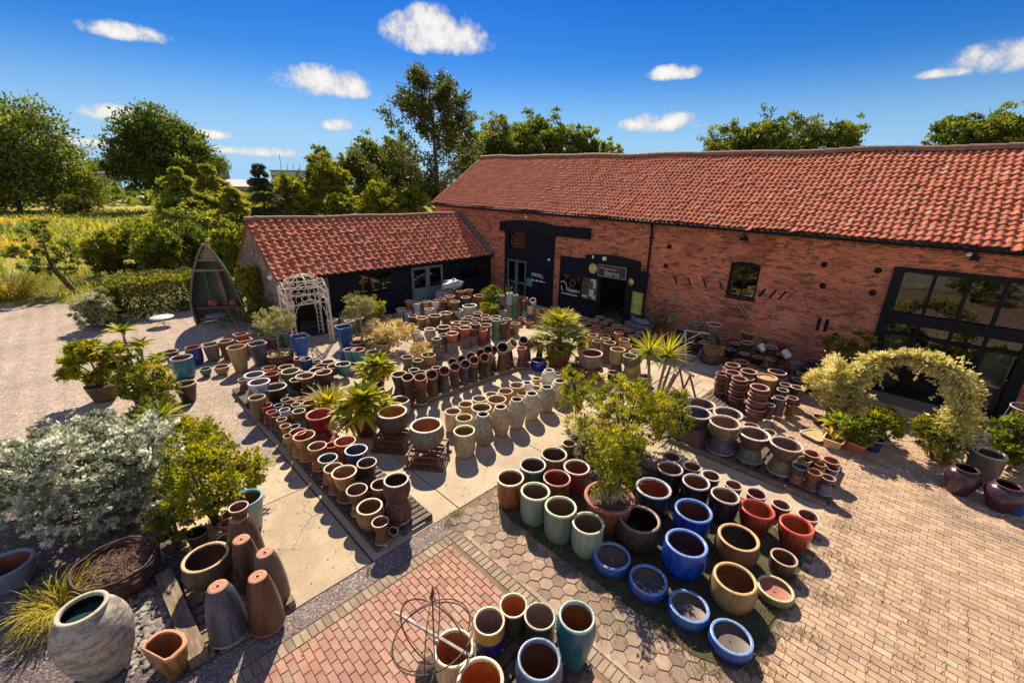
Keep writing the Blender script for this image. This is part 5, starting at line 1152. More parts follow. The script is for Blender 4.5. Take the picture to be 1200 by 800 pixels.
slabs('concrete_slabs', [(-9.72, .2, -8.44, 2.42), (-8.44, .2, -5.66, 2.42), (-9.7, 2.44, -5.66, 4.3), (-13.2, 2.44, -9.7, 4.3), (-9.7, 4.3, -5.66, 7.0), (-13.2, 4.3, -9.7, 6.55), (-13.2, 6.55, -9.7, 9.0), (-9.7, 7.0, -5.66, 8.76),
                         (-9.7, 8.76, -5.9, 12.2), (-13.2, 9.0, -9.7, 12.2), (-19.2, 9.0, -13.2, 12.2), (-5.9, 8.76, -3.1, 9.86), (-3.1, 8.76, -.27, 9.8)], CONC)
fl = []
yy = 9.9
for row in range(11):
    h = .72; x = -5.86 - (.35 if row % 2 else 0)
    while x < -2.4:
        wd = rng.choice([.6, .75, .9]); x1 = min(x + wd, -2.3)
        fl.append((max(x, -5.86), yy, x1, yy + h)); x += wd
    yy += h
fl = [r for r in fl if r[2] - r[0] > .1 and r[3] < 17.7]
slabs('flagstones', fl, FLAG, .010)
slabs('entrance_slabs', [(-19.2, 12.2, -15, 15), (-15, 12.2, -11, 15), (-11, 12.2, -5.9, 15), (-19.2, 15, -14, 17.7), (-14, 15, -9.6, 17.7), (-9.6, 15, -5.9, 17.7)], CONC)
# paving: every block an inset face with its own tone
PAVB = mat('pink_block_paving', (.41, .225, .165), (.34, .185, .14), .85, 3, tint=(.86, 1.14), bmp=.3, bsc=40, c3=(.36, .25, .18), sc3=2.2)
PAVS = mat('buff_block_edging', (.34, .26, .185), (.27, .21, .15), .85, 4, tint=(.75, 1.25), bmp=.3, bsc=40)
PAVH = mat('hexagon_paver', (.335, .235, .17), (.25, .18, .135), .88, 3, tint=(.72, 1.28), bmp=.35, bsc=40, c3=(.22, .175, .135), sc3=.8)
PAVR = mat('tan_block_paving', (.49, .345, .23), (.39, .275, .19), .88, 3, tint=(.80, 1.18), bmp=.35, bsc=40, c3=(.29, .22, .155), sc3=.5)
SAND = mat('jointing_sand', (.20, .145, .10), (.15, .125, .07), .95, 5, bmp=.5)
sheet('paving_bed', [(-5.66, -6), (14, -6), (14, 17.7), (-2.3, 17.7), (-2.3, 11.9), (-.27, 9.8), (-.27, 8.76), (-5.66, 8.76)], -.012, SAND)
def block(b, cx, cy, lx, ly, g=.0028):
    dz = rng.uniform(-.0025, .0025); tx, ty = rng.normal(0, .004, 2)
    x, y = lx / 2 - g, ly / 2 - g; ch = .006
    pts = [(-x, -y), (x, -y), (x, y), (-x, y)]
    V = [(cx + px, cy + py, -.010) for px, py in pts] + [(cx + px * (1 - ch / x), cy + py * (1 - ch / y), dz + px * tx + py * ty) for px, py in pts]
    t = rng.uniform(0, 1)
    b.add(V, [(4, 5, 6, 7), (0, 1, 5, 4), (1, 2, 6, 5), (2, 3, 7, 6), (3, 0, 4, 7)], t)
b = MB(); L, Wd = .21, .105
for j in range(83):
    y = -5 + Wd * (j + .5)
    if y > 3.65: break
    for i in range(48):
        x = -5.03 + L * (i + .5) + (L / 2 if j % 2 else 0)
        if j % 2 and i == 0: block(b, -5.03 + L / 4, y, L / 2, Wd)
        if x < 4.5: block(b, x, y, L, Wd)
struct(b.build('brick_paving', PAVB))
b = MB()
for i in range(96):
    x = -5.18 + .105 * i
    if x < 4.6: block(b, x, 3.79, .105, .21)
for j in range(80):
    y = 3.63 - .105 * j
    if y > -5: block(b, -5.14, y, .21, .105)
struct(b.build('edging_course', PAVS))
b = MB()
for i in range(22): block(b, -5.0 + .45 * i + .2, 3.95, .45, .09, .004)
struct(b.build('kerb', mat('kerb_stone', (.42, .34, .24), (.34, .27, .19), .85, 5, bmp=.3, tint=(.85, 1.15))))
sheet('gravel_strip', [(-5.65, -5), (-5.27, -5), (-5.27, 3.9), (-5.65, 3.9)], -.004, GRAVP)
b = MB(); hr = .131
for j in range(60):
    for i in range(26):
        cx = -5.46 + i * hr * math.sqrt(3) + (hr * math.sqrt(3) / 2 if j % 2 else 0); cy = 4.02 + j * hr * 1.5
        if cx > -.55 + .12 * math.sin(cy * 3) or cy > 8.68: continue
        th = np.arange(6) * PI / 3 + PI / 6; dz = rng.uniform(-.004, .004); tx, ty = rng.normal(0, .012, 2); r0, r1 = hr - .004, hr - .014
        V = [(cx + r0 * math.cos(a), cy + r0 * math.sin(a), -.010) for a in th] + [(cx + r1 * math.cos(a), cy + r1 * math.sin(a), dz + tx * r1 * math.cos(a) + ty * r1 * math.sin(a)) for a in th]
        tn = rng.uniform(0, 1)
        b.add(V, [tuple(range(6, 12))], tn); b.add(V, [(k, (k + 1) % 6, 6 + (k + 1) % 6, 6 + k) for k in range(6)], tn)
struct(b.build('hexagon_paving', PAVH))
b = MB(); L, Wd = .215, .12
for j in range(105):
    for i in range(63):
        y = 4.05 + Wd * (j + .5); x = -2.4 + L * (i + .5) + (L / 2 if j % 2 else 0)
        if y > 16.6 or x > 11: continue
        if y < 9.9 and x < -.42: continue
        if y >= 9.9 and x < -2.2 + max(0, (11.9 - y)) * .95: continue
        block(b, x, y, L, Wd, .0024)
struct(b.build('tan_paving', PAVR))
# turf strip under the front display and weeds in the joints
TURF = mat('worn_turf', (.085, .07, .04), (.05, .055, .02), .95, 6, bmp=.8, bsc=30)
tp = []
for k in range(60):
    a = k / 60 * 2 * PI; cx, cy, hx, hy = -2.95, 6.55, 2.45, 1.75
    c_, s_ = math.cos(a), math.sin(a); kx = (abs(c_) ** 8 + abs(s_) ** 8) ** (-1 / 8)
    tp.append((cx + (hx + rng.uniform(-.05, .05)) * c_ * kx, cy + (hy + rng.uniform(-.05, .05)) * s_ * kx))
sheet('turf_strip', tp, .008, TURF)
def grass_patch(name, P, hmin, hmax, m, w=.012, mi=0):
    P = np.asarray(P, float); n = len(P); az = rng.uniform(0, 2 * PI, n); L = rng.uniform(hmin, hmax, n); lean = rng.uniform(.1, .9, n)
    D = np.stack([np.cos(az) * lean, np.sin(az) * lean, np.ones(n)], 1); S = np.stack([-np.sin(az), np.cos(az), np.zeros(n)], 1) * w
    T1 = P + D * L[:, None] * .6; T2 = P + D * L[:, None] * np.array([1.35, 1.35, .8])
    V = np.stack([P + S, P - S, T1 - S * .7, T1 + S * .7, T2], 1).reshape(-1, 3); i = np.arange(n) * 5
    tt = np.clip(rng.uniform(0, 1, n) * .7 + .42 * np.sin(P[:, 0] * .13 + 1) * np.sin(P[:, 1] * .21) + .12, 0, 1) if 'meadow' in name else rng.uniform(0, 1, n)
    b = MB(); b.add(V, np.stack([i, i + 1, i + 2, i + 3], 1), tt); b.add(V, np.stack([i + 3, i + 2, i + 4], 1), tt)
    return struct(b.build(name, m), 'stuff')
GRASS = leafmat('turf_blades', (.055, .085, .015), (.17, .17, .04), .3, (.34, .27, .09))
P = []
for k in range(5200):
    a = rng.uniform(0, 2 * PI); rr = rng.normal(1.0, .06); c_, s_ = math.cos(a), math.sin(a); kx = (abs(c_) ** 8 + abs(s_) ** 8) ** (-1 / 8)
    x, y = -2.95 + 2.45 * c_ * kx * rr, 6.55 + 1.75 * s_ * kx * rr
    if rng.uniform() < (.35 if s_ > .4 and abs(c_) < .7 else 1) and (math.sin(x * 7) + math.sin(y * 9 + x * 3) + rng.normal(0, .6) > -.5): P.append((x, y, .004))
for k in range(900): P.append((rng.uniform(-5.4, -.3), rng.uniform(4.7, 8.4), .006))
for (x, y, n, s) in [(-5.55, 4.12, 90, .07), (-5.45, 3.9, 60, .06), (-.2, 5.3, 90, .16), (-.1, 6.2, 120, .15), (0, 7.2, 120, .14), (-.05, 8.3, 140, .16), (-.2, 9.2, 90, .14), (-.25, 9.9, 70, .12), (-1.2, 4.4, 60, .2), (-2.1, 4.35, 60, .15), (-.9, 4.75, 60, .1), (-5.5, 2.3, 40, .05), (1.0, 7.4, 30, .3), (1.2, 6.2, 30, .4),
                     (-9.6, 5.1, 60, .3), (-10.2, 3.4, 60, .3), (-9.9, 2.1, 70, .15)]:
    for k in range(n): P.append((x + rng.normal(0, s), y + rng.normal(0, s), .0))
for k in range(800):  # weeds following the block joints to the right
    x = .6 + .24 * rng.integers(0, 9); P.append((x + rng.normal(0, .02), rng.uniform(5.6, 8.6), -.004))
grass_patch('turf_grass', P, .03, .10, GRASS, .004)
# meadow and rough grass beyond the drive
MEADOW = leafmat('meadow_blades', (.13, .20, .025), (.42, .38, .05), .5, (.68, .47, .07))
P = []
while len(P) < 24000:
    d = 27 + 130 * rng.uniform() ** 1.6; a = rng.uniform(R(196), R(140)) if False else R(rng.uniform(137, 200)); x, y = d * math.cos(a), d * math.sin(a)
    if x > -33 and y > -6: continue
    if x > -36.5 and y > -14: continue
    P.append((x, y, -.3))
P = np.array(P); dd = np.linalg.norm(P[:, :2], axis=1)
m1 = P[dd < 60]; m2 = P[dd >= 60]
grass_patch('meadow_grass', m1, .35, .95, MEADOW, .03)
grass_patch('far_meadow_grass', m2, .6, 1.3, MEADOW, .10)

P = []
while len(P) < 5200:
    x, y = rng.uniform(-47, -29), rng.uniform(-13, 7)
    if x > -32.2 - .9 * max(0, -y - 0) * .9 and y < 1.4: continue
    if x > -30 and y < 5: continue
    if math.sin(x * 1.3) + math.sin(y * 1.7 + x) + rng.normal(0, .7) < -.2: continue
    P.append((x, y, -.1))
grass_patch('rough_grass', P, .25, 1.0, MEADOW, .018)
# ------------------------------------------------------------------ pantile roofs
def pantiles(E0, E1, R0, R1, cols, rows, sag=None, seed=1, amp=.035, lift=.030):
    g = np.random.default_rng(seed); E0, E1, R0, R1 = [np.array(q, float) for q in (E0, E1, R0, R1)]
    nrm = np.cross(E1 - E0, R0 - E0); nrm /= np.linalg.norm(nrm); nrm = nrm if nrm[2] > 0 else -nrm
    b = MB(); U = np.array([0, .14, .30, .46, .60, .74, .88, 1.06]); hprof = np.array([.35, .05, -.15, -.05, .30, .85, 1.0, .45])
    nu = len(U)
    for j in range(rows):
        v0 = (j - .0) / rows; v1 = min(1.0, (j + 1.22) / rows)
        for i in range(cols):
            jj = g.normal(0, .22); lf = lift * (1 + g.normal(0, .24))
            if g.uniform() < .012: jj -= g.uniform(1., 3.); lf *= 1.4
            u = (i + U) / cols
            low = v0 + jj * .012 / 1; V = []
            for vv, hh in ((low, lf), (v1, .0)):
                A = E0 + (E1 - E0) * u[:, None]; B = R0 + (R1 - R0) * u[:, None]
                p = A + (B - A) * vv
                dz = sag(u, vv) if sag else 0
                V.append(p + nrm * (hprof * amp + hh)[:, None] + np.array([0, 0, 1])[None] * (np.asarray(dz)[:, None] if sag else 0))
            Vl = V[0] - nrm * lift * .85
            tn = np.clip(g.normal(.5, .23), 0, 1)
            VV = np.concatenate([Vl, V[0], V[1]]); k = np.arange(nu - 1)
            b.add(VV, np.stack([nu + k, nu + k + 1, 2 * nu + k + 1, 2 * nu + k], 1), tn, 0, True)
            b.add(VV, np.stack([k, k + 1, nu + k + 1, nu + k], 1), tn * .8)
    return b
def ridge(P0, P1, n, r=.13, sag=None, seed=3):
    g = np.random.default_rng(seed); b = MB(); P0 = np.array(P0); P1 = np.array(P1); d = (P1 - P0) / n; ax = d / np.linalg.norm(d)
    side = np.cross(ax, [0, 0, 1]); side /= np.linalg.norm(side)
    for i in range(n):
        a = P0 + d * i; e = a + d * 1.03; rr = r * (1 + g.normal(0, .03)); th = np.linspace(-.25, PI + .25, 9); V = []
        for q, k in ((a, 1.06), (e, .97)):
            off = np.array([0, 0, float(sag(np.array([(i + .5) / n]), 1.0)[0]) if sag else 0])
            V.append(q + off + rr * k * (np.cos(th)[:, None] * side + np.sin(th)[:, None] * np.array([0, 0, 1])))
        V = np.concatenate(V); k = np.arange(8); b.add(V, np.stack([k, k + 1, 9 + k + 1, 9 + k], 1), g.uniform(.2, .8), 0, True)
        b.add(V, [list(range(9))[::-1]], .4)
    return b
def wall_grid(b, x0, x1, z0, ztop, holes, y, depth=.32, mi=0, axis='x', flip=False):
    """flat wall in x-z at y with rectangular holes and reveals going back by depth"""
    xs = sorted({x0, x1, *[h[0] for h in holes], *[h[2] for h in holes], *np.linspace(x0, x1, 9)[1:-1]}); zs = sorted({z0, *[h[1] for h in holes], *[h[3] for h in holes]})
    P = (lambda x, z, d=0: (x, y + d, z)) if axis == 'x' else (lambda x, z, d=0: (y - d, x, z))
    for i in range(len(xs) - 1):
        for j in range(len(zs)):
            zt = [ztop(xs[i]), ztop(xs[i + 1])] if j == len(zs) - 1 else [zs[j + 1]] * 2
            cx, cz = (xs[i] + xs[i + 1]) / 2, (zs[j] + min(zt)) / 2
            if any(h[0] < cx < h[2] and h[1] < cz < h[3] for h in holes): continue
            b.add([P(xs[i], zs[j]), P(xs[i + 1], zs[j]), P(xs[i + 1], zt[1]), P(xs[i], zt[0])], [(0, 1, 2, 3)], None, mi)
    for h in holes:
        c = [(h[0], h[1]), (h[2], h[1]), (h[2], h[3]), (h[0], h[3])]
        for k in range(4):
            a, e = c[k], c[(k + 1) % 4]; b.add([P(*a), P(*e), P(e[0], e[1], depth), P(a[0], a[1], depth)], [(0, 3, 2, 1)], None, mi)
# ------------------------------------------------------------------ the brick barn
YW = 17.72; XL, XR = -24.9, 9.0; YR, YB = 21.9, 26.1
eave = lambda x: 5.22 + (x + 24.9) * (4.76 - 5.22) / 26.3
ridgez = lambda x: 8.17 + (x + 24.9) * (7.56 - 8.17) / 25.8
barn = thing('brick_barn', 'long red brick barn with sagging clay tiled roof and black framed openings', 'barn', (0, 0, 0))
holes = [(-18.2, -.3, -14.47, 3.86), (-14.07, -.3, -10.0, 2.92), (-5.76, 2.26, -4.70, 3.62), (-1.02, -.35, 2.36, 4.0)]
b = MB(); wall_grid(b, XL, XR, -.35, lambda x: eave(x) + .02, holes, YW)
# arched head over the small window: a brick soldier fan kept proud of the wall
b.build('front_wall', BRICK, barn)
b = MB()
for x in (XL, XR): b.add([(x, YW, -.35), (x, YB, -.35), (x, YB, eave(x)), (x, YR, ridgez(x)), (x, YW, eave(x))], [(0, 4, 3, 2, 1) if x == XL else (0, 1, 2, 3, 4)])
b.add([(XL, YB, -.35), (XR, YB, -.35), (XR, YB, eave(XR)), (XL, YB, eave(XL))], [(0, 3, 2, 1)])
b.build('rear_wall', BRICK, barn)
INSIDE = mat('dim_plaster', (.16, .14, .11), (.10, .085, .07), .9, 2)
b = MB(); b.add([(XL + .3, YW + .3, .0), (XR - .3, YW + .3, .0), (XR - .3, YB - .3, .0), (XL + .3, YB - .3, .0)], [(0, 1, 2, 3)])
b.build('barn_floor', mat('worn_floor', (.20, .17, .14), (.13, .11, .09), .8, 2), barn)
b = MB()
for x in (-9.2, -3.2): b.span((x, YW + .33, 0), (x + .15, YB - .3, 5.0))
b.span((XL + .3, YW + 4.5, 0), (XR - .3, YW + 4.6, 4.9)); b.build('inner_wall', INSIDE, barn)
sagf = lambda u, v: (-.09 * np.sin(np.clip(np.asarray(u) * 3.1, 0, PI)) ** 2 * v + .02 * np.sin(np.asarray(u) * 31) * v + .02 * np.sin(np.asarray(u) * 53 + v * 5))
ov = .22
E0 = (XL - .12, YW - ov, eave(XL) + .02 - ov * .15); E1 = (XR + .1, YW - ov, eave(XR) + .02 - ov * .15)
roof = pantiles(E0, E1, (XL - .12, YR, ridgez(XL)), (XR + .1, YR, ridgez(XR)), 172, 20, sagf, 5, .042, .042).build('roof', TILE, barn)
b = MB(); b.add([(XL - .12, YB + ov, eave(XL) - .1), (XR + .1, YB + ov, eave(XR) - .1), (XR + .1, YR, ridgez(XR)), (XL - .12, YR, ridgez(XL))], [(0, 1, 2, 3)])
b.add([(XL - .1, YW - ov + .1, eave(XL) - .05), (XR, YW - ov + .1, eave(XR) - .05), (XR, YR, ridgez(XR) - .25), (XL - .1, YR, ridgez(XL) - .25)], [(0, 1, 2, 3)])
b.build('rear_roof_slope', TILE, barn)
ridge((XL - .15, YR, ridgez(XL) + .03), (XR + .1, YR, ridgez(XR) + .03), 76, .15, sagf).build('ridge_cap', RIDGE, roof)
b = MB(); b.prism([(XL - .15, YW - ov, eave(XL) - .09), (XL - .15, YR, ridgez(XL) - .05), (XL - .15, YR, ridgez(XL) + .06), (XL - .15, YW - ov, eave(XL) + .03)], (.05, 0, 0)); b.build('verge_board', LEADM, roof)
# gutter and downpipe
b = MB(); gp_ = [(x, YW - ov - .05, eave(x) - .10) for x in np.linspace(XL, XR, 12)]
b.tube(gp_, .06, 8); b.build('gutter', BLACK, barn)
dp = MB(); x = -9.12; dp.tube([(x, YW - ov - .04, eave(x) - .12), (x, YW - .1, eave(x) - .38), (x, YW - .09, eave(x) - .6), (x, YW - .09, .1)], .05, 8)
dp = dp.build('downpipe', BLACK, barn); 
for z in (1.2, 2.6, 4.2): b = MB(); b.box((x, YW - .06, z), (.2, .1, .06)); b.build('pipe_bracket', BLACK, dp)
# dentil course under the eaves
b = MB()
xq = XL + .1
while xq < XR: 
    b.box((xq + .055, YW - .02, eave(xq) - .20), (.11, .045, .075)); xq += .235
b.build('brick_trim', mat('dark_brick', (.24, .085, .055), (.17, .065, .045), .85, 5, bmp=.3), barn)['kind'] = 'stuff'
# left boarded bay
bay = MB(); x0, x1 = -18.2, -14.47
def boards(b, x0, x1, z0, z1, y, step=.165, axis='x', holes=()):
    z = z0
    while z < z1 - .01:
        zt = min(z + step + .012, z1); segs = [(x0, x1)]
        for h in holes:
            if h[1] < (z + zt) / 2 < h[3]:
                ns = []
                for s in segs:
                    if h[0] > s[0]: ns.append((s[0], min(s[1], h[0])))
                    if h[2] < s[1]: ns.append((max(s[0], h[2]), s[1]))
                segs = [s for s in ns if s[1] - s[0] > .02]
        for a, e in segs:
            pr = [(y - .030, z), (y - .012, zt), (y + .02, zt), (y + .02, z)]
            if axis == 'x': b.prism([(a, p, q) for p, q in pr], (e - a, 0, 0), tint=rng.uniform(.2, .8))
            else: b.prism([(-p, a, q) for p, q in pr], (0, e - a, 0), tint=rng.uniform(.2, .8))
        z += step
gd = (-17.98, -.3, -16.45, 2.34); bw = (-17.95, 2.92, -16.56, 3.86)
boards(bay, x0, x1, -.2, 3.86, YW, holes=[gd, bw]); bay = bay.build('weatherboarding', BLACKW, barn)
b = MB(); b.tube([], .1) if False else None
xs_ = np.linspace(-18.55, -14.42, 12); arch = [(x, YW - .12, 4.36 + .17 * (1 - ((x + 16.5) / 2.06) ** 2)) for x in xs_]
b.prism([(-14.42, YW - .12, 3.84), (-18.55, YW - .12, 3.84)] + arch, (0, .2, 0)); b.build('arched_lintel', BLACK, barn)
b = MB(); b.span((-14.42, YW - .13, 3.86), (-12.28, YW + .05, 4.38)); b.build('lintel_beam', BLACK, barn)
GREYD = mat('grey_door_paint', (.10, .135, .16), (.08, .105, .13), .5, 4)
d = MB(); dx0, dx1, dz0, dz1 = -17.97, -16.46, 0., 2.32; mid = (dx0 + dx1) / 2
def leaf(b, x0, x1, z0, z1, y, st=.11, mids=(1.05,)):
    b.span((x0, y - .04, z0), (x0 + st, y + .01, z1)); b.span((x1 - st, y - .04, z0), (x1, y + .01, z1))
    for z in (z0, z1 - st, *[m - st / 2 for m in mids]): b.span((x0 + st, y - .037, z), (x1 - st, y + .007, z + st * (1.6 if z == z0 else 1)))
leaf(d, dx0, mid - .005, dz0, dz1, YW); leaf(d, mid + .005, dx1, dz0, dz1, YW)
d = d.build('double_door', GREYD, barn); b = MB(); b.add([(dx0 + .1, YW, dz0 + .1), (dx1 - .1, YW, dz0 + .1), (dx1 - .1, YW, dz1 - .1), (dx0 + .1, YW, dz1 - .1)], [(0, 1, 2, 3)]); b.build('pane', GLASS, d)
b = MB(); b.bar((mid + .06, YW - .075, 1.05), (mid + .06, YW - .075, 1.3), .025); b.build('handle', mat('steel', (.5, .5, .5), None, .3, metal=1), d)
b = MB(); b.span((bw[0], YW - .02, bw[1]), (bw[2], YW + .02, bw[1] + .07)); b.span((bw[0], YW - .02, bw[1] + .07), (bw[0] + .07, YW + .02, bw[3])); b.span((bw[2] - .07, YW - .02, bw[1] + .07), (bw[2], YW + .02, bw[3]))
f = b.build('window', BLACK, barn); b = MB(); b.add([(bw[0], YW + .05, bw[1]), (bw[2], YW + .05, bw[1]), (bw[2], YW + .05, bw[3]), (bw[0], YW + .05, bw[3])], [(0, 1, 2, 3)]); b.build('pane', GLASS, f)
b = MB()
for k in range(14):
    a = bw[0] + .1 + k * .1
    b.bar((a - .35, YW + .22, bw[1]), (a + .35, YW + .22, bw[3]), .022, tint=.6); b.bar((a + .35, YW + .25, bw[1]), (a - .35, YW + .25, bw[3]), .022, tint=.4)
b.build('reflection_lattice', mat('amber_reflection', (.42, .20, .06), (.30, .13, .04), .7, 6), f)  # crossed amber bars stand in for the reflection in the bay pane
def words(name, body, size, loc, m, parent, rot=(PI / 2, 0, 0), ext=.004, shear=0, align='LEFT'):
    c = bpy.data.curves.new(name, 'FONT'); c.body = body; c.size = size; c.extrude = ext; c.shear = shear; c.align_x = align
    o = obj(name, c, None, None); bpy.context.view_layer.update(); me = bpy.data.meshes.new_from_object(o.evaluated_get(bpy.context.evaluated_depsgraph_get()))
    bpy.data.objects.remove(o); me.materials.clear(); me.materials.append(m); o = obj(name, me, parent, loc); o.rotation_euler = rot; return o
PAINTW = mat('white_paint', (.78, .76, .72), None, .6); GOLD = mat('gold_lettering', (.68, .50, .20), (.55, .38, .13), .4, 6)
words('lettering', 'PAPILL', .30, (-16.02, YW - .034, 1.56), PAINTW, bay)
b = MB()
for k in range(9): b.box((-15.95 + k * .11, YW - .035, 1.36 + .012 * math.sin(k * 2.3)), (.07 + .03 * (k % 3 == 0), .006, .05 + .05 * ((k * 7) % 3 == 0)))
b.build('lettering', PAINTW, bay)
b = MB(); b.span((-16.40, YW - .045, .98), (-15.98, YW - .03, 1.42)); b.build('notice', mat('green_notice', (.08, .26, .21), (.10, .30, .22), .5, 3), bay)
# black shop window panel left of the entrance
b = MB(); x0, x1 = -14.07, -11.58
boards(b, x0, x1, 2.0, 2.92, YW); b.span((x0, YW - .03, -.2), (x1, YW + .02, .90)); b.span((x0, YW - .03, .90), (x0 + .09, YW + .02, 2.0)); b.span((-12.72, YW - .03, .90), (-12.6, YW + .02, 2.0)); b.span((x1 - .09, YW - .03, .90), (x1, YW + .02, 2.0))
shop = b.build('shopfront_panel', BLACKW, barn); b = MB(); b.add([(x0, YW + .03, .9), (-12.6, YW + .03, .9), (-12.6, YW + .03, 2.), (x0, YW + .03, 2.)], [(0, 1, 2, 3)])
b.build('pane', GLASS, shop)
b = MB(); b.tube([(-13.93 + .22 * math.cos(a) * 1.1 + .1, YW + .005, 1.36 + .24 * math.sin(a)) for a in np.linspace(PI * 1.15, -.2, 12)], np.linspace(.028, .012, 12), 6)
b.tube([(-13.93, YW + .005, 1.36), (-13.9, YW + .005, 1.2), (-13.84, YW + .005, 1.1)], .018, 6)
b.span((-13.9, YW + .0, .96), (-12.85, YW + .012, 1.0)); b.build('script_stroke', PAINTW, shop)
words('lettering', 'Flowers', .27, (-13.62, YW + .012, 1.14), PAINTW, shop, shear=.35)
b = MB()
for k in range(8):
    a = k / 8 * 2 * PI; b.lathe([(.001, 0), (.05, .02), (.06, .06), (.02, .13), (.001, .15)], (-13.2 + .16 * math.cos(a), YW - .01, 1.55 + .16 * math.sin(a)), 8)
b.build('flower_motif', mat('dull_red', (.20, .02, .03), (.13, .02, .03), .6), shop)
b = MB(); b.add([(-12.6, YW + .0, .93), (x1 - .09, YW + .0, .93), (x1 - .09, YW + .0, 2.), (-12.6, YW + .0, 2.)], [(0, 1, 2, 3)])
nb = b.build('notice_board', mat('cork_and_posters', (.14, .095, .035), (.05, .045, .03), .7, 4, bmp=.2), shop)
b = MB()
for (x, z, w_, h_) in ((-12.02, 1.18, .26, .36), (-11.86, .98 + .02, .2, .2), (-12.42, .97, .3, .10), (-11.86, 1.6, .16, .3), (-11.95, 1.82, .28, .12)): b.box((x, YW - .012 - .002 * w_, z + .1), (w_, .006, h_))
b.build('paper', mat('paper', (.62, .64, .64), (.5, .5, .46), .8), nb)
b = MB(); b.lathe([(.001, 0), (.20, 0), (.24, .02), (.24, .05), (.20, .06), (.001, .06)], (0, 0, 0), 20, smooth=False); o = b.build('round_emblem', GOLD, shop); o.location = (-11.98, YW - .03, 2.52); o.rotation_euler = (PI / 2, 0, 0)
# entrance: arched beam, sign, open leaf
b = MB(); xs_ = np.linspace(-12.44, -9.50, 12); b.prism([(-9.50, YW - .14, 2.78), (-12.44, YW - .14, 2.78)] + [(x, YW - .14, 3.12 + .13 * (1 - ((x + 10.97) / 1.47) ** 2)) for x in xs_], (0, .24, 0)); b.build('entrance_lintel', BLACK, barn)
b = MB(); b.span((-11.58, YW - .06, -.2), (-11.46, YW + .2, 2.78)); b.span((-10.12, YW - .06, -.2), (-9.98, YW + .2, 2.78)); b.span((-11.46, YW - .03, 2.16), (-10.12, YW + .2, 2.78)); ent = b.build('entrance_frame', BLACK, barn)
b = MB(); b.span((-11.66, YW - .13, 2.22), (-10.12, YW - .07, 2.78)); sg = b.build('name_board', mat('navy_board', (.012, .02, .05), (.02, .03, .07), .4, 3), ent)
words('lettering', 'Barns', .36, (-11.28, YW - .134, 2.30), GOLD, sg); b = MB()
for k in range(7): b.tube([(-11.55 + k * .13, YW - .135, 2.66 - k * .012 + .03 * (k % 2)), (-11.47 + k * .13, YW - .135, 2.6 - k * .006), (-11.42 + k * .13, YW - .135, 2.66)], .018, 5)
b.build('script_lettering', GOLD, sg); b = MB()
for z in (2.235, 2.765): b.span((-11.65, YW - .137, z - .008), (-10.13, YW - .131, z + .008))
for x in (-11.64, -10.14): b.span((x - .008, YW - .137, 2.243), (x + .008, YW - .131, 2.757))
b.build('sign_border', mat('silver_line', (.45, .48, .5), None, .4), sg)
b = MB(); b.span((0, -.03, .04), (1.08, .03, 2.76))
for z in (.12, 1.3, 2.55): b.span((.05, -.045, z), (1.03, -.031, z + .12))
lf = b.build('open_door', BLACKW, ent, (-9.97, YW - .09, 0)); lf.rotation_euler = (0, 0, R(-14))
b = MB(); b.span((.36, -.065, .80), (.98, -.047, 1.82)); ps = b.build('poster', mat('lime_poster', (.34, .38, .035), (.28, .33, .03), .5, 2), lf)
b = MB()
for k, (z, w_) in enumerate([(1.7, .3), (1.6, .42), (1.46, .36), (1.38, .45), (1.30, .38), (1.18, .2), (1.06, .34), (.92, .5)]): b.box((.67, -.067, z), (w_, .004, .035 if k != 7 else .07))
b.build('poster_lettering', mat('pale_lime', (.62, .64, .30), None, .6), ps)
b = MB(); b.span((.42, -.06, .28), (.72, -.047, .72)); b.build('notice', mat('green_notice', (.08, .26, .21)), lf)
b = MB(); b.lathe([(.001, 0), (.15, 0), (.17, .03), (.001, .04)], (0, 0, 0), 16); o = b.build('round_emblem', GOLD, lf, (.2, -.05, 2.2)); o.rotation_euler = (PI / 2, 0, 0)
b = MB(); b.span((-12.02, YW - .16, 3.0), (-11.94, YW - .14, 3.14)); b.build('spot_lamp', PAINTW, barn); b = MB(); b.box((-11.3, YW - .18, 3.08), (.16, .12, .16)); b.build('spot_lamp', PAINTW, barn)
# small window with segmental head
b = MB(); wx0, wx1, wz0, wz1 = -5.76, -4.70, 2.26, 3.62
b.span((wx0, YW + .06, wz0), (wx1, YW + .14, wz0 + .07)); b.span((wx0, YW + .06, wz0 + .07), (wx0 + .08, YW + .14, wz1)); b.span((wx1 - .08, YW + .06, wz0 + .07), (wx1, YW + .14, wz1))
b.prism([(wx0 + .08, YW + .06, 3.45), (wx1 - .08, YW + .06, 3.45)] + [(x, YW + .06, 3.52 + .1 * (1 - ((x + 5.23) / .5) ** 2)) for x in np.linspace(wx1 - .08, wx0 + .08, 7)], (0, .07, 0))
b.span(((wx0 + wx1) / 2 - .02, YW + .07, wz0 + .07), ((wx0 + wx1) / 2 + .02, YW + .12, 3.5)); b.span((wx0 + .08, YW + .072, 2.9), (wx1 - .08, YW + .118, 2.94))
win = b.build('window', BLACK, barn); b = MB(); b.add([(wx0, YW + .1, wz0), (wx1, YW + .1, wz0), (wx1, YW + .1, wz1), (wx0, YW + .1, wz1)], [(0, 1, 2, 3)]); b.build('pane', GLASS, win)
b = MB()
for k in range(15):
    a = (k - 7) / 7 * .33; c = np.array([-5.23 + math.sin(a) * 1.9, YW - .004, 1.83 + math.cos(a) * 1.92])
    b.box(c, (.075, .02, .24), M=np.array([[math.cos(a), 0, math.sin(a)], [0, 1, 0], [-math.sin(a), 0, math.cos(a)]]), tint=rng.uniform(.2, .9))
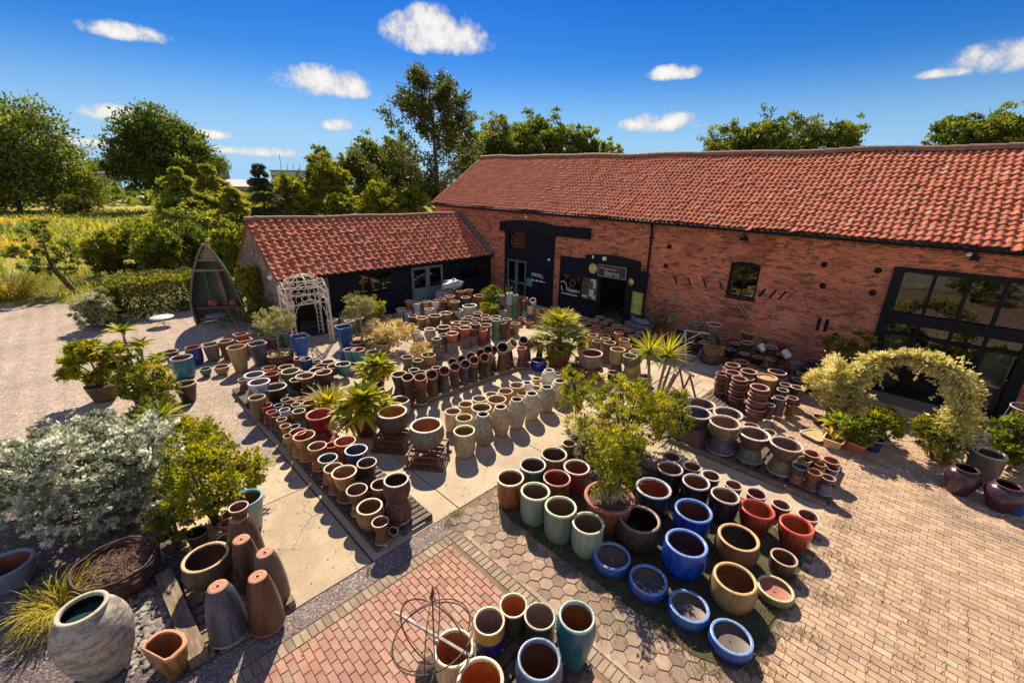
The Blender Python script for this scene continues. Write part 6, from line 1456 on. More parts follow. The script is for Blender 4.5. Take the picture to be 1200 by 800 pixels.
b.build('brick_arch', mat('arch_brick', (.36, .11, .06), (.26, .085, .05), .85, 5, tint=(.7, 1.3), bmp=.3), barn)
b = MB(); b.span((wx0 - .03, YW - .05, wz0 - .07), (wx1 + .03, YW + .06, wz0 - .002)); b.build('sill', BLACK, win)
# dark diamond of headers, vents and iron ties
b = MB()
for i in range(-6, 7):
    for j in range(7 - abs(i)):
        if (i + j) % 2 == 0: b.box((-5.2 + i * .083, YW - .004, 1.50 + j * .083), (.10, .014, .055), M=np.array([[.8, 0, .6], [0, 1, 0], [-.6, 0, .8]]) if (i % 2) else None)
b.build('diamond_brickwork', mat('burnt_header', (.07, .045, .04), (.05, .035, .03), .7, 6), barn)
for (x, z) in ((-2.81, 3.83), (-2.71, 3.12), (-1.39, 3.82), (-1.36, 3.11), (-8.3, 3.9), (-8.35, 3.1)):
    b = MB(); b.lathe([(.001, .05), (.06, .05), (.10, .02), (.10, 0)], (0, 0, 0), 8); o = b.build('tie_plate', BLACK, barn, (x, YW - .0, z)); o.rotation_euler = (PI / 2, 0, 0)
for (x, z, s) in ((-7.83, 2.56, -1), (-7.24, 2.58, -1), (-6.62, 2.62, -1), (-5.98, 2.62, -1), (-4.49, 2.58, 1), (-4.14, 2.58, 1), (-3.82, 2.6, 1)):
    b = MB(); b.bar((x - .08 * s, YW - .015, z - .16), (x + .08 * s, YW - .015, z + .16), .045); b.build('wall_tie', BLACK, barn)
for x in (-2.55, -2.33):
    b = MB(); b.span((x - .05, YW - .02, 1.58), (x + .05, YW + .01, 2.02)); b.build('air_slot', BLACK, barn)
for (x, z, w_) in ((-5.43, 4.45, .26), (.59, 4.42, .2)):
    b = MB(); b.box((x, YW - .10, z), (w_, .18, .12)); b.box((x, YW - .03, z + .09), (.05, .1, .1)); lp = b.build('flood_lamp', BLACK, barn)
    b = MB(); b.box((x, YW - .13, z - .062), (w_ * .8, .1, .012)); b.build('lamp_lens', PAINTW, lp)
for q in ((-16.4, YW - .2, 4.72), (-14.75, YW - .12, 2.62), (.45, YW - .12, 4.52)): b = MB(); b.lathe([(.001, -.06), (.06, -.04), (.07, .0), (.05, .06), (.001, .07)], q, 10); b.build('globe_lamp', PAINTW, barn)

# big glazed screen on the right
b = MB(); y = YW + .02; fx0, fx1 = -1.02, 2.36; T_ = .17
b.span((fx0, y - .10, -.3), (fx0 + .26, y + .1, 4.0)); b.span((fx1 - .26, y - .10, -.3), (fx1, y + .1, 4.0)); b.span((fx0 + .26, y - .08, 3.86), (fx1 - .26, y + .08, 4.0))
b.span((fx0 + .26, y - .12, 2.30), (fx1 - .26, y + .1, 2.62)); b.span((fx0 + .26, y - .06, 1.90), (fx1 - .26, y + .06, 2.0)); b.span((fx0 + .26, y - .08, -.3), (fx1 - .26, y + .08, .10))
scr = b.build('glazed_screen', BLACK, barn)
b = MB()
for x in (-.06, .67, 1.39): b.span((x - .045, y - .07, 2.62), (x + .045, y + .05, 3.86))
for x in (-.06, .67, 1.39): b.span((x - .045, y - .065, 2.0), (x + .045, y + .05, 2.30))
for x in (-.06, 1.39): b.span((x - .06, y - .065, .1), (x + .06, y + .05, 1.9))
b.span((.62, y - .055, .1), (.72, y + .04, 1.9)); b.build('mullion', BLACK, scr)
b = MB()
for x0_, x1_ in ((-.76, -.1), (-.02, .63), (.71, 1.35), (1.43, 2.1)):
    for z0_, z1_ in ((.1, 1.9), (2., 2.3), (2.62, 3.86)): b.add([(x0_, y + .02, z0_), (x1_, y + .02, z0_), (x1_, y + .02, z1_), (x0_, y + .02, z1_)], [(0, 1, 2, 3)])
b.build('pane', GLASS, scr)
b = MB(); b.span((-1.1, YW - .55, -.3), (2.4, YW - .08, -.05)); b.span((-.4, YW - .85, -.3), (1.9, YW - .56, -.13)); b.build('door_step', mat('dark_step', (.07, .065, .065), (.05, .045, .045), .6, 4), barn)
CURT = mat('pale_curtain', (.74, .70, .54), (.58, .55, .42), .9, 4)
for k, (x0_, x1_) in enumerate(((-.74, -.12), (1.45, 2.08))):
    b = MB(); n = 40; X = np.linspace(x0_, x1_, n); Yc = YW + .28 + .03 * np.sin(np.arange(n) * 1.3)
    V = np.concatenate([np.stack([X, Yc, np.full(n, .1)], 1), np.stack([X, Yc, np.full(n, 1.86)], 1)]); i = np.arange(n - 1); b.add(V, np.stack([i, i + 1, n + i + 1, n + i], 1), None, 0, True); b.build('curtain', CURT, scr)
CR = mat('yellow_crate', (.48, .27, .06), (.40, .22, .05), .6)
b = MB()
for k in range(5): b.span((-.42 + k * .085, YW + .32, 3.42), (-.37 + k * .085, YW + .36, 3.72))
b.span((-.43, YW + .30, 3.40), (-.02, YW + .34, 3.45)); b.span((-.43, YW + .30, 3.70), (-.02, YW + .34, 3.75)); tag(b.build('slatted_crate', CR), 'yellow slatted crate hanging high behind the top left pane', 'crate')
# ------------------------------------------------------------------ the low tiled shed
shed = thing('low_shed', 'low black boarded shed with clay tiled roof joined to the barn', 'shed')
XS, XRS, XB = -19.42, -22.2, -25.0; YS0, YS1 = 5.74, YW - .02
b = MB(); b.add([(XB, YS0, -.3), (XS, YS0, -.3), (XS, YS0, 2.42), (XRS, YS0, 4.55), (XB, YS0, 2.42)], [(0, 1, 2, 3, 4)]); b.add([(XB, YS0, -.3), (XB, YS1, -.3), (XB, YS1, 2.42), (XB, YS0, 2.42)], [(0, 3, 2, 1)])
b.build('gable_wall', STONE, shed)
b = MB(); b.span((XS - .25, YS0 + .01, -.3), (XS + .02, YS0 + .45, 2.36)); b.build('corner_pier', BRICK, shed)
b = MB(); hs = [(6.3, -.3, 7.5, 2.02), (9.15, 1.25, 11.0, 2.18), (12.12, -.3, 14.1, 2.18), (15.35, 1.14, 17.25, 1.85)]
boards(b, YS0 + .46, YS1, -.2, 2.42, -(XS + .0) + .0, .165, 'y', [(h[0], h[1], h[2], h[3]) for h in hs]) if False else None
def yboards(b, y0, y1, z0, z1, x, step, holes):
    z = z0
    while z < z1 - .01:
        zt = min(z + step + .012, z1); segs = [(y0, y1)]
        for h in holes:
            if h[1] < (z + zt) / 2 < h[3]:
                ns = []
                for s in segs:
                    if h[0] > s[0]: ns.append((s[0], min(s[1], h[0])))
                    if h[2] < s[1]: ns.append((max(s[0], h[2]), s[1]))
                segs = [s for s in ns if s[1] - s[0] > .02]
        for a, e in segs: b.prism([(x + .03, a, z), (x + .012, a, zt), (x - .02, a, zt), (x - .02, a, z)], (0, e - a, 0), tint=rng.uniform(.2, .8))
        z += step
yboards(b, YS0 + .46, YS1, -.2, 2.42, XS, .17, hs); b.build('weatherboarding', BLACKW, shed)
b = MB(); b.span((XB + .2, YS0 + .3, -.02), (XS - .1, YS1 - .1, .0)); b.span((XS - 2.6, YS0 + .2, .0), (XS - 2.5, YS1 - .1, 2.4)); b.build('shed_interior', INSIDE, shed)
b = MB(); b.span((XS - .02, 7.55, -.1), (XS + .06, 7.78, 2.3)); b.build('door_post', GREYD, shed)
for (y0, z0, y1, z1, n) in ((9.15, 1.25, 11.0, 2.18, 3), (15.35, 1.14, 17.25, 1.85, 2)):
    b = MB()
    for z in (z0, z1 - .06): b.span((XS - .03, y0, z), (XS + .045, y1, z + .06))
    for k in range(n + 1): b.span((XS - .028, y0 + (y1 - y0 - .06) * k / n, z0 + .06), (XS + .04, y0 + (y1 - y0 - .06) * k / n + .06, z1 - .06))
    f = b.build('window', BLACK, shed); b = MB(); b.add([(XS + .0, y0, z0), (XS + .0, y1, z0), (XS + .0, y1, z1), (XS + .0, y0, z1)], [(0, 1, 2, 3)]); b.build('pane', GLASS, f)
b = MB(); y0, y1, z0, z1 = 12.12, 14.1, 0, 2.18; ym = (y0 + y1) / 2
for a, e in ((y0, ym - .005), (ym + .005, y1)):
    for yy in (a, e - .12): b.span((XS - .02, yy, z0), (XS + .05, yy + .12, z1))
    for zz in (z0, .95, z1 - .12): b.span((XS - .018, a + .12, zz), (XS + .046, e - .12, zz + .12))
    b.span((XS - .01, a + .12, .12), (XS + .02, e - .12, .95))
dd_ = b.build('double_door', mat('blue_grey_paint', (.17, .23, .24), (.12, .17, .18), .45, 3, bmp=.1), shed); b = MB(); b.add([(XS + .01, y0 + .1, 1.0), (XS + .01, y1 - .1, 1.0), (XS + .01, y1 - .1, 2.1), (XS + .01, y0 + .1, 2.1)], [(0, 1, 2, 3)]); b.build('pane', GLASS, dd_)

sgf = lambda u, v: .02 * np.sin(np.asarray(u) * 17) * v - .03 * np.sin(np.asarray(u) * PI)
rf = pantiles((XS + .24, YS0 - .12, 2.40), (XS + .24, YS1, 2.40), (XRS, YS0 - .12, 4.62), (XRS, YS1, 4.60), 34, 13, sgf, 9, .075, .065).build('roof', TILE, shed)
b = MB(); b.add([(XB - .2, YS0 - .1, 2.3), (XB - .2, YS1, 2.3), (XRS, YS1, 4.58), (XRS, YS0 - .1, 4.58)], [(0, 1, 2, 3)]); b.add([(XS + .15, YS0 - .1, 2.36), (XS + .15, YS1, 2.36), (XRS, YS1, 4.5), (XRS, YS0 - .1, 4.5)], [(0, 1, 2, 3)]); b.build('rear_roof_slope', TILE, shed)
ridge((XRS, YS0 - .14, 4.64), (XRS, YS1, 4.62), 30, .14, sgf, 4).build('ridge_cap', RIDGE, rf)
b = MB(); P_ = [(XRS, YS1 - .02, 4.68), (XS + .28, YS1 - .02, 2.46)]; b.bar((XRS, YS1 - .1, 4.70), (XS + .3, YS1 - .1, 2.47), .20); b.build('valley_flashing', LEADM, rf)
b = MB(); b.tube([(XS + .27, YS0 - .1, 2.33), (XS + .27, YS1, 2.33)], .055, 8); b.build('gutter', BLACK, shed)
b = MB(); b.lathe([(.001, 0), (.10, .02), (.12, .1), (.06, .18), (.001, .2)], (0, 0, 0), 10); o = b.build('flood_lamp', PAINTW, shed, (XS - .3, YS0 - .1, 2.42)); o.rotation_euler = (R(70), 0, 0)
b = MB(); b.box((XS + .09, YS0 + .3, 1.25), (.14, .3, .34)); b.build('meter_box', PAINTW, shed)
# ------------------------------------------------------------------ pots
OUT = dict(bell=[(.62, 0), (.70, .04), (.86, .3), (.98, .62), (.97, .86), (.93, .90)],
 bucket=[(.62, 0), (.66, .03), (.80, .4), (.92, .75), (.965, .93)], tall=[(.60, 0), (.63, .02), (.80, .4), (.93, .8), (.965, .94)], bowl=[(.50, 0), (.56, .03), (.78, .3), (.92, .65), (.97, .92)],
 round=[(.70, 0), (.78, .04), (1.02, .3), (1.10, .55), (1.05, .8), (.97, .95)], cyl=[(.74, 0), (.84, .04), (.94, .2), (.99, .5), (.97, .94)],
 jar=[(.95, 0), (1.02, .015), (1.35, .22), (1.60, .48), (1.62, .62), (1.40, .84), (1.06, .925), (.95, .96)], jarbig=[(.88, 0), (.95, .02), (1.30, .24), (1.52, .50), (1.50, .70), (1.22, .87), (.93, .935), (.95, .97)],
 ali=[(.75, 0), (.80, .02), (1.12, .28), (1.42, .58), (1.40, .72), (1.15, .87), (.90, .93), (.94, .97)], shallow=[(.70, 0), (.84, .08), (1.02, .35), (1.07, .6), (1.0, .9)],
 urn=[(.72, 0), (.62, .07), (.92, .4), (1.06, .6), (.95, .78), (.78, .86), (.94, .96)], tallround=[(.62, 0), (.66, .02), (.93, .38), (1.10, .68), (1.08, .83), (.97, .95)],
 nest=[(.85, 0), (.87, .04), (.92, .5), (.93, .66), (1.0, .72), (1.0, .93)], square=[(.66, 0), (.69, .03), (.82, .5), (.93, .85), (.965, .94)], squaretall=[(.62, 0), (.64, .02), (.78, .5), (.92, .87), (.965, .95)],
 tray=[(.90, 0), (.92, .1), (.96, .6), (.98, .9)], trough=[(.78, 0), (.80, .05), (.93, .7), (.97, .9)])
CAT = dict(bell='pot', bucket='pot', tall='planter', bowl='bowl pot', round='round pot', jar='jar', cyl='cylinder pot', shallow='bowl', square='planter', squaretall='planter', urn='urn', nest='nested pot', tray='tray', trough='trough', ali='jar', jarbig='jar', tallround='planter')
def smoothprof(P, k=3):
    P = np.array(P, float); n = len(P); out = []
    for i in range(n - 1):
        p0, p1, p2, p3 = P[max(i - 1, 0)], P[i], P[i + 1], P[min(i + 2, n - 1)]
        for j in range(k):
            t = j / k; out.append(.5 * (2 * p1 + (p2 - p0) * t + (2 * p0 - 5 * p1 + 4 * p2 - p3) * t * t + (3 * p1 - p0 - 3 * p2 + p3) * t ** 3))
    out.append(P[-1]); out = np.array(out); out[:, 0] = np.maximum(out[:, 0], .01); return out
_PM = {}
def pot_meshes(kind, col):
    if (kind, col) in _PM: return _PM[(kind, col)]
    sq = 9 if kind in ('square', 'squaretall', 'tray', 'trough') else 0; sy = .6 if kind == 'trough' else 1
    n = 40 if sq else 36
    raw = OUT[kind]; p = smoothprof(raw) if not sq else np.array(raw, float)
    body, rim, lin = pot_mats(col); k = .5
    b = MB(); b.lathe([(r * k, z) for r, z in p], n=n, sq=sq, sy=sy, smooth=True, wob=.006); b.disc((0, 0, .002), raw[0][0] * k * .99, n, up=False, sq=sq, sy=sy)
    mb = b.mesh('body', body)
    th = .115 if kind not in ('jar', 'jarbig', 'ali', 'urn') else .17
    rl = raw[-1][0]; z0 = raw[-1][1]; b = MB()
    b.lathe([(rl * k, z0 - .005), (1.0 * k, z0 + .008), (1.015 * k, (z0 + 1) / 2), (1.0 * k, .994), (.965 * k, 1.0), ((1 - th) * k, .999), ((1 - th - .02) * k, .99), ((1 - th - .03) * k, z0 - .01)], n=n, sq=sq, sy=sy, wob=.006)
    mr = b.mesh('rim', rim)
    b = MB(); inn = [((1 - th - .03) * k, z0 - .008)] + [(max(.05, (r - .13)) * k, z) for r, z in p[::-1] if .14 < z < z0 - .06]
    fl = .12 if kind not in ('tray', 'trough', 'shallow') else (.5 if kind == 'shallow' else .78)
    if kind in ('trough', 'tray'): inn = [((1 - th - .03) * k, z0 - .008)]
    inn = [q for q in inn if q[1] > fl + .02] or inn[:1]; inn.append((max(.05, inn[-1][0] - .01), fl)); inn.append((.02, fl + .012))
    b.lathe(inn[::-1], n=n, sq=sq, sy=sy)
    V = b.V[0]; b.F = [(f[:, ::-1] if True else f, t_, m_, s_) for f, t_, m_, s_ in b.F]
    b.disc((0, 0, fl + .012), .021, n, sq=sq, sy=sy); ml = b.mesh('lining', lin)
    _PM[(kind, col)] = (mb, mr, ml); return _PM[(kind, col)]
for kind, col, lab, gi, x, y, z, D, h, tl, az, inv in POTS:
    mb, mr, ml = pot_meshes(kind, col)
    t_ = thing(NAME[kind], lab, CAT[kind], (x, y, z), 0, GROUPS[gi])
    rz = random.uniform(0, 6.28) if kind not in ('square', 'squaretall', 'tray', 'trough') else {'tray': R(-25), 'trough': R(-20)}.get(kind, R(random.uniform(-8, 8)))
    M_ = Matrix.Translation((x, y, z))
    if tl:
        ax = Vector((-math.sin(R(az)), math.cos(R(az)), 0)); M_ = M_ @ Matrix.Rotation(R(tl), 4, ax)
    if inv: M_ = M_ @ Matrix.Translation((0, 0, h)) @ Matrix.Rotation(PI, 4, 'X')
    else: M_ = M_ @ Matrix.Rotation(R(random.uniform(-1.6, 1.6)), 4, 'X')
    M_ = M_ @ Matrix.Rotation(rz, 4, 'Z') @ Matrix.Diagonal((D, D, h, 1))
    t_.matrix_world = M_
    obj('body', mb, t_); obj('rim', mr, t_)
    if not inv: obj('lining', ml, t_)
# tall planters standing upside down in the corner
for col, lab, x, y, D, h, br in INV:
    body, rim, lin = pot_mats(col); t_ = thing('upturned_planter', lab, 'planter', (x, y, .1), random.uniform(0, 6), 'tall planters standing upside down')
    p = smoothprof([(1.0, 0), (1.02, .05), (1.0, .25), (.90, .55), (.70, .85), (br + .02, .985), (br, 1.0)])
    b = MB(); b.lathe([(r * D / 2, z * h) for r, z in p], n=36); b.build('body', body, t_)
    b = MB(); b.lathe([(.02, h + .002), (br * .45 * D / 2, h + .001), (br * .5 * D / 2, h - .004), (br * .6 * D / 2, h + .002), (br * D / 2, h + .001), (br * D / 2 + .004, h - .006)][::-1], n=28); b.build('foot_base', mat('bare_clay', (.52, .24, .15), (.40, .19, .13), .8, 14, bmp=.3), t_)
    b = MB(); b.lathe([(1.0 * D / 2, .0), (1.04 * D / 2, .015), (1.03 * D / 2, .04)], n=36); b.build('rim', rim, t_)
# water in the big jar, soil where something grows, gravel in two pots
def fill(lab, x, y, z, r, m, name='soil'):
    b = MB(); n = 24; g = np.random.default_rng(int(abs(x * 91 + y * 37)))
    b.lathe([(.01, .02), (r * .4, .015 + g.uniform(0, .015)), (r * .8, .004), (r, -.01)][::-1], n=n, wob=.03); o = b.build(name, m, None, (x, y, z)); return tag(o, lab, name)
WATER = nt('still_water'); WATER[2].inputs['Base Color'].default_value = (.02, .05, .055, 1); WATER[2].inputs['Roughness'].default_value = .02; WATER = WATER[0]
def findpot(px): return next(p for p in POTS if px in p[2])
p = findpot('huge weathered'); b = MB(); b.lathe([(.01, 0), (p[7] * .40, 0)][::-1], (p[4], p[5], p[6] + p[8] * .86), 32); tag(b.build('water', WATER), 'dark rain water standing in the huge stone grey jar', 'water')
YGRAV = gravelmat('yellow_gravel', (.62, .42, .14), (.48, .31, .10), (.75, .58, .28), 60)
p = next(q for q in POTS if q[0] == 'cyl' and q[1] == 'tan' and 'nested stacks' in q[2]); fill('yellow gravel heaped in a tan pot among terracotta stacks', p[4], p[5], p[6] + p[8] * .93, p[7] * .43, YGRAV, 'gravel')['kind'] = 'thing'
# the D-shaped tan planter at the front left
t_ = thing('half_round_planter', 'half round tan glazed planter with flat back and terracotta rim', 'planter', (-5.880,-0.335,0.000), R(25))
b = MB(); body, rim, lin = pot_mats('mustard')
def dshape(k, z, n=14): 
    a = np.linspace(0, PI, n); return [(-.27 * k, -.05 * k, z), (-.27 * k, .08 * k, z)] + [(-.27 * math.cos(q) * k, (.08 + .15 * math.sin(q)) * k, z) for q in a[1:-1]] + [(.27 * k, .08 * k, z), (.27 * k, -.05 * k, z), (.22 * k, -.10 * k, z), (-.22 * k, -.10 * k, z)]
def loft(b, loops, flip=False, smooth=True):
    V = np.concatenate([np.array(l) for l in loops]); n = len(loops[0]); F = []
    for i in range(len(loops) - 1):
        for m in range(n):
            q = (i * n + m, i * n + (m + 1) % n, (i + 1) * n + (m + 1) % n, (i + 1) * n + m); F.append(q if flip else q[::-1])
    b.add(V, F, None, 0, smooth)
loft(b, [dshape(.72, 0), dshape(.82, .08), dshape(.93, .25), dshape(.98, .40)]); b.build('body', body, t_)
b = MB(); loft(b, [dshape(.98, .395), dshape(1.02, .41), dshape(1.02, .435), dshape(.98, .445), dshape(.84, .445), dshape(.82, .42)], smooth=False); b.build('rim', mat('clay_rim', (.56, .27, .15), (.45, .21, .12), .7, 6), t_)
b = MB(); loft(b, [dshape(.83, .43), dshape(.78, .2), dshape(.6, .06)]); b.poly([tuple(q) for q in dshape(.62, .06)][::-1]); b.build('lining', lin, t_)
# ------------------------------------------------------------------ pallets and timber
def pallet(name, lab, c, size, rz=0, grp='wooden pallets under the pots', m=None, n=9, h=.12):
    t_ = thing(name, lab, 'pallet', (c[0], c[1], 0), rz, grp); lx, ly = size; m = m or DARKWOOD
    b = MB(); w_ = lx / n
    for i in range(n): b.box((-lx / 2 + w_ * (i + .5), 0, h - .011), (w_ * .72, ly, .022), tint=rng.uniform(.1, .9), M=np.array(Matrix.Rotation(rng.normal(0, .006), 3, 'Z')))
    b.build('deck', m, t_); b = MB()
    for y in (-ly / 2 + .05, 0, ly / 2 - .05): b.box((0, y, h / 2 - .011), (lx, .09, h - .024), tint=rng.uniform(.2, .7))
    b.build('bearer', m, t_)
for i, (x0, x1, y0, y1, lab) in enumerate([(-7.65, -5.78, 2.56, 3.75, 'damp slatted pallet at the brick path end of the left row'), (-9.5, -7.69, 2.56, 3.75, 'slatted pallet under the orange and mustard pots'), (-11.35, -9.54, 2.58, 3.7, 'slatted pallet under the red pots in the left row'), (-13.1, -11.4, 2.55, 3.8, 'slatted pallet under the smallest pots in the left row'), (-14.6, -13.14, 2.5, 3.7, 'slatted pallet at the gravel end of the left row'), (-13.1, -11.2, 3.9, 4.9, 'slatted pallet behind the small pots of the left row')]):
    pallet('pallet', lab, ((x0 + x1) / 2, (y0 + y1) / 2), (x1 - x0, y1 - y0), 0, n=int((x1 - x0) / .13))
for x0, x1, lab in [(-3.95, -2.3, 'long low pallet under the wide brown bowls, yucca end'), (-2.26, -.50, 'long low pallet under the wide brown bowls, paving end')]:
    pallet('pallet', lab, ((x0 + x1) / 2, 10.62), (x1 - x0, 1.62), 0, n=9)
b = MB(); b.box((-2.2, 9.72, .06), (3.4, .09, .11), tint=.5); tag(b.build('timber_rail', OLDWOOD), 'long timber edge rail in front of the wide brown bowls', 'timber rail')
b = MB(); b.tube([(-9.92, 5.95, .07), (-9.86, 8, .08), (-9.8, 10.75, .07)], [.075, .07, .06], 8, tint=.5); tag(b.build('timber_rail', OLDWOOD), 'round timber rail in front of the stacked brown pots', 'timber rail')
pallet('pallet', 'low pallet under the stacked brown pots behind the round rail', (-10.38, 8.4), (.9, 5.0), 0, n=7, h=.10)
pallet('pallet', 'pallet under the nested terracotta stacks', (-3.45, 13.25), (1.7, 1.9), 0, n=14, h=.10)
pallet('pallet', 'damp pallet of dark pots against the barn wall, nearest the red cart', (-6.6, 16.9), (2.6, 1.0), 0, n=14, h=.10)
pallet('pallet', 'damp pallet of dark pots against the barn wall, nearest the glazed screen', (-3.3, 16.8), (3.6, 1.1), 0, n=18, h=.10)
pallet('pallet', 'greyed pallet under the upside down planters', (-6.55, .62), (1.7, 1.15), R(0), m=OLDWOOD, n=9, h=.10)
pallet('pallet', 'brown pallet under the teal and cream pots by the wire globe', (-2.62, 2.85), (1.35, 1.5), R(4), m=DARKWOOD, n=8)
b = MB(); b.box((0, 0, .09), (1.95, .21, .18), tint=.6); o = tag(b.build('timber_sleeper', OLDWOOD), 'thick timber sleeper edging the pebbles in the lower left corner', 'sleeper'); o.location = (-6.68, -.08, 0); o.rotation_euler = (0, 0, R(3))
# crate stands of brown wood below the two rounded pots and one terracotta stand
for (x, y, rz, s, lab) in ((-7.46, 4.81, R(38), .80, 'open brown slatted crate stand under the cream rimmed pot'), (-8.58, 4.59, R(38), .78, 'open brown slatted crate stand under the pale rimmed pot')):
    t_ = thing('crate_stand', lab, 'crate stand', (x, y, 0), rz, 'brown crate stands'); b = MB()
    for i in range(6): b.box((-s / 2 + s * (i + .5) / 6, 0, .075), (s / 6 * .6, s * 1.16, .025), tint=rng.uniform(.2, .8))
    for yq in (-s * .5, s * .5): b.box((0, yq, .03), (s * 1.14, .06, .06), tint=.4)
    b.build('base_deck', REDWOOD, t_)
    for sx in (-1, 1):
        for sy in (-1, 1):
            b = MB(); b.box((sx * s * .47, sy * s * .47, .22), (.05, .05, .28), tint=.6); b.build('corner_post', REDWOOD, t_)
    b = MB()
    for z in (.17, .33):
        for sx in (-1, 1): b.box((sx * s * .47, 0, z), (.03, s * .89, .035), tint=.7); b.box((0, sx * s * .47, z + .001), (s * .89, .03, .035), tint=.5)
    b.box((0, 0, .325), (s * .86, .09, .03), tint=.4); b.box((0, .16, .324), (s * .86, .07, .028), tint=.4); b.box((0, -.16, .324), (s * .86, .07, .028), tint=.4); b.build('rail', REDWOOD, t_)
p = next(q for q in POTS if q[1] == 'olivetan'); t_ = thing('terracotta_stand', 'terracotta coloured stand with knobbed corners under the olive tan pot', 'stand', (p[4], p[5], 0), R(42)); CL = mat('clay_stand', (.34, .12, .06), (.22, .08, .045), .7, 6, bmp=.2)
b = MB(); b.lathe([(.40, 0), (.36, .05), (.22, .22), (.36, .34), (.40, .375), (.30, .378)], n=8, sq=8); b.disc((0, 0, .376), .30, 8, sq=8); b.build('body', CL, t_)
for a in range(4):
    b = MB(); b.lathe([(.001, -.02), (.07, .0), (.085, .05), (.05, .10), (.001, .11)], (.44 * math.cos(a * PI / 2 + PI / 4), .44 * math.sin(a * PI / 2 + PI / 4), .34), 10); b.build('corner_knob', CL, t_)
# ------------------------------------------------------------------ half barrels
for (x, y, D, h, lab) in (((-16.234,4.439,0.000)[0], (-16.234,4.439,0.000)[1], .92, .34, 'low half barrel planter holding the olive beside the tan planter'), ((-15.949,7.477,0.000)[0], (-15.949,7.477,0.000)[1], .84, .34, 'low half barrel planter holding the olive beside the shed')):
    t_ = thing('half_barrel', lab, 'barrel', (x, y, 0), 0, 'half barrel planters'); b = MB(); ns = 18
    for k in range(ns):
        a0, a1 = k / ns * 2 * PI + .01, (k + 1) / ns * 2 * PI - .01; V = []
        for r, z in ((.43, 0), (.49, h * .5), (.5, h)):
            for a in (a0, a1): V.append((r * D * math.cos(a), r * D * math.sin(a), z))
        for r, z in ((.46, h), (.45, h * .7)):
            for a in (a0, a1): V.append((r * D * math.cos(a), r * D * math.sin(a), z))
        b.add(V, [(2 * i, 2 * i + 1, 2 * i + 3, 2 * i + 2) for i in range(4)], rng.uniform(.1, .9))
    b.build('stave_wall', REDWOOD, t_)
    for z in (.25, .78):
        b = MB(); b.lathe([(.475 * D + .03 * z * D, h * z - .02), (.485 * D + .03 * z * D, h * z - .019), (.485 * D + .03 * z * D, h * z + .019), (.475 * D + .03 * z * D, h * z + .02)], n=36); b.build('hoop', RUST, t_)
    b = MB(); b.lathe([(.01, h * .9), (.25 * D, h * .9), (.455 * D, h * .82)][::-1], n=24, wob=.02); b.build('mulch', mat('bark_mulch', (.42, .28, .13), (.25, .15, .07), .95, 24, bmp=1., bsc=40), t_)
# ------------------------------------------------------------------ wirework arbour, white
t_ = thing('wirework_arbour', 'white wirework garden arbour with domed scrolled top', 'arbour', (-17.95, 6.15, 0), R(-6)); s = .76
for sx in (-1, 1):
    for sy in (-1, 1):
        b = MB(); x, y = sx * s, sy * s
        for q in ((0, 0), (-sx * .15, 0), (0, -sy * .15)): b.tube([(x + q[0], y + q[1], 0), (x + q[0], y + q[1], 2.15)], .018, 6)
        for k in range(11):
            z = .12 + k * .185; b.bar((x, y, z), (x - sx * .15, y, z + .10), .018); b.bar((x - sx * .15, y, z), (x, y, z + .10), .018); b.bar((x, y, z), (x, y - sy * .15, z + .10), .018)
        b.lathe([(.001, .10), (.02, .05), (.03, .0), (.001, 0)], (x, y, 2.15), 8); b.build('lattice_leg', WHITE, t_)
b = MB()
for z in (1.72, 2.10): b.tube([(s * k[0], s * k[1], z) for k in ((-1, -1), (1, -1), (1, 1), (-1, 1))], .018, 6, closed=True)
for i in range(4):
    rot = lambda p: (p[0] * math.cos(i * PI / 2) - p[1] * math.sin(i * PI / 2), p[0] * math.sin(i * PI / 2) + p[1] * math.cos(i * PI / 2), p[2])
    b.tube([rot((s * .76 * math.cos(a), -s, 1.15 + .72 * math.sin(a))) for a in np.linspace(0, PI, 13)], .016, 6)
    for cx in (-.36, -.12, .12, .36): b.tube([rot((cx + .11 * math.cos(a), -s, 1.92 + .15 * math.sin(a))) for a in np.linspace(0, 2 * PI, 11)], .011, 5)
    b.tube([rot((x, -s, 2.12 + .42 * math.cos(x / s * PI / 2))) for x in np.linspace(-s, s, 13)], .016, 6)
b.build('arch_rail', WHITE, t_); b = MB()
for k in range(8):
    a = k * PI / 4; b.tube([(s * 1.15 * math.cos(q) * math.cos(a), s * 1.15 * math.cos(q) * math.sin(a), 2.1 + .66 * math.sin(q)) for q in np.linspace(0, PI / 2 * .98, 9)], .016, 6)
for q in (.35, .8): b.tube([(s * 1.15 * math.cos(q) * math.cos(a), s * 1.15 * math.cos(q) * math.sin(a), 2.1 + .66 * math.sin(q)) for a in np.linspace(0, 2 * PI, 25)[:-1]], .014, 6, closed=True)
for k in range(16):
    a = k * PI / 8; b.tube([((s * .9 + .10 * math.cos(w_)) * math.cos(a) * .8, (s * .9 + .10 * math.cos(w_)) * math.sin(a) * .8, 2.38 + .10 * math.sin(w_)) for w_ in np.linspace(0, 2 * PI, 9)], .010, 5)
b.lathe([(.001, .22), (.02, .15), (.05, .08), (.02, .02), (.06, 0)], (0, 0, 2.74), 10); b.build('domed_top', WHITE, t_)
b = MB(); b.span((-.55, -.55, .002), (.55, .55, .02)); tag(b.build('door_mat', mat('dark_mat', (.02, .02, .025), None, .9), None, (-18.95, 7.0, 0)), 'dark mat on the ground behind the white arbour', 'mat')
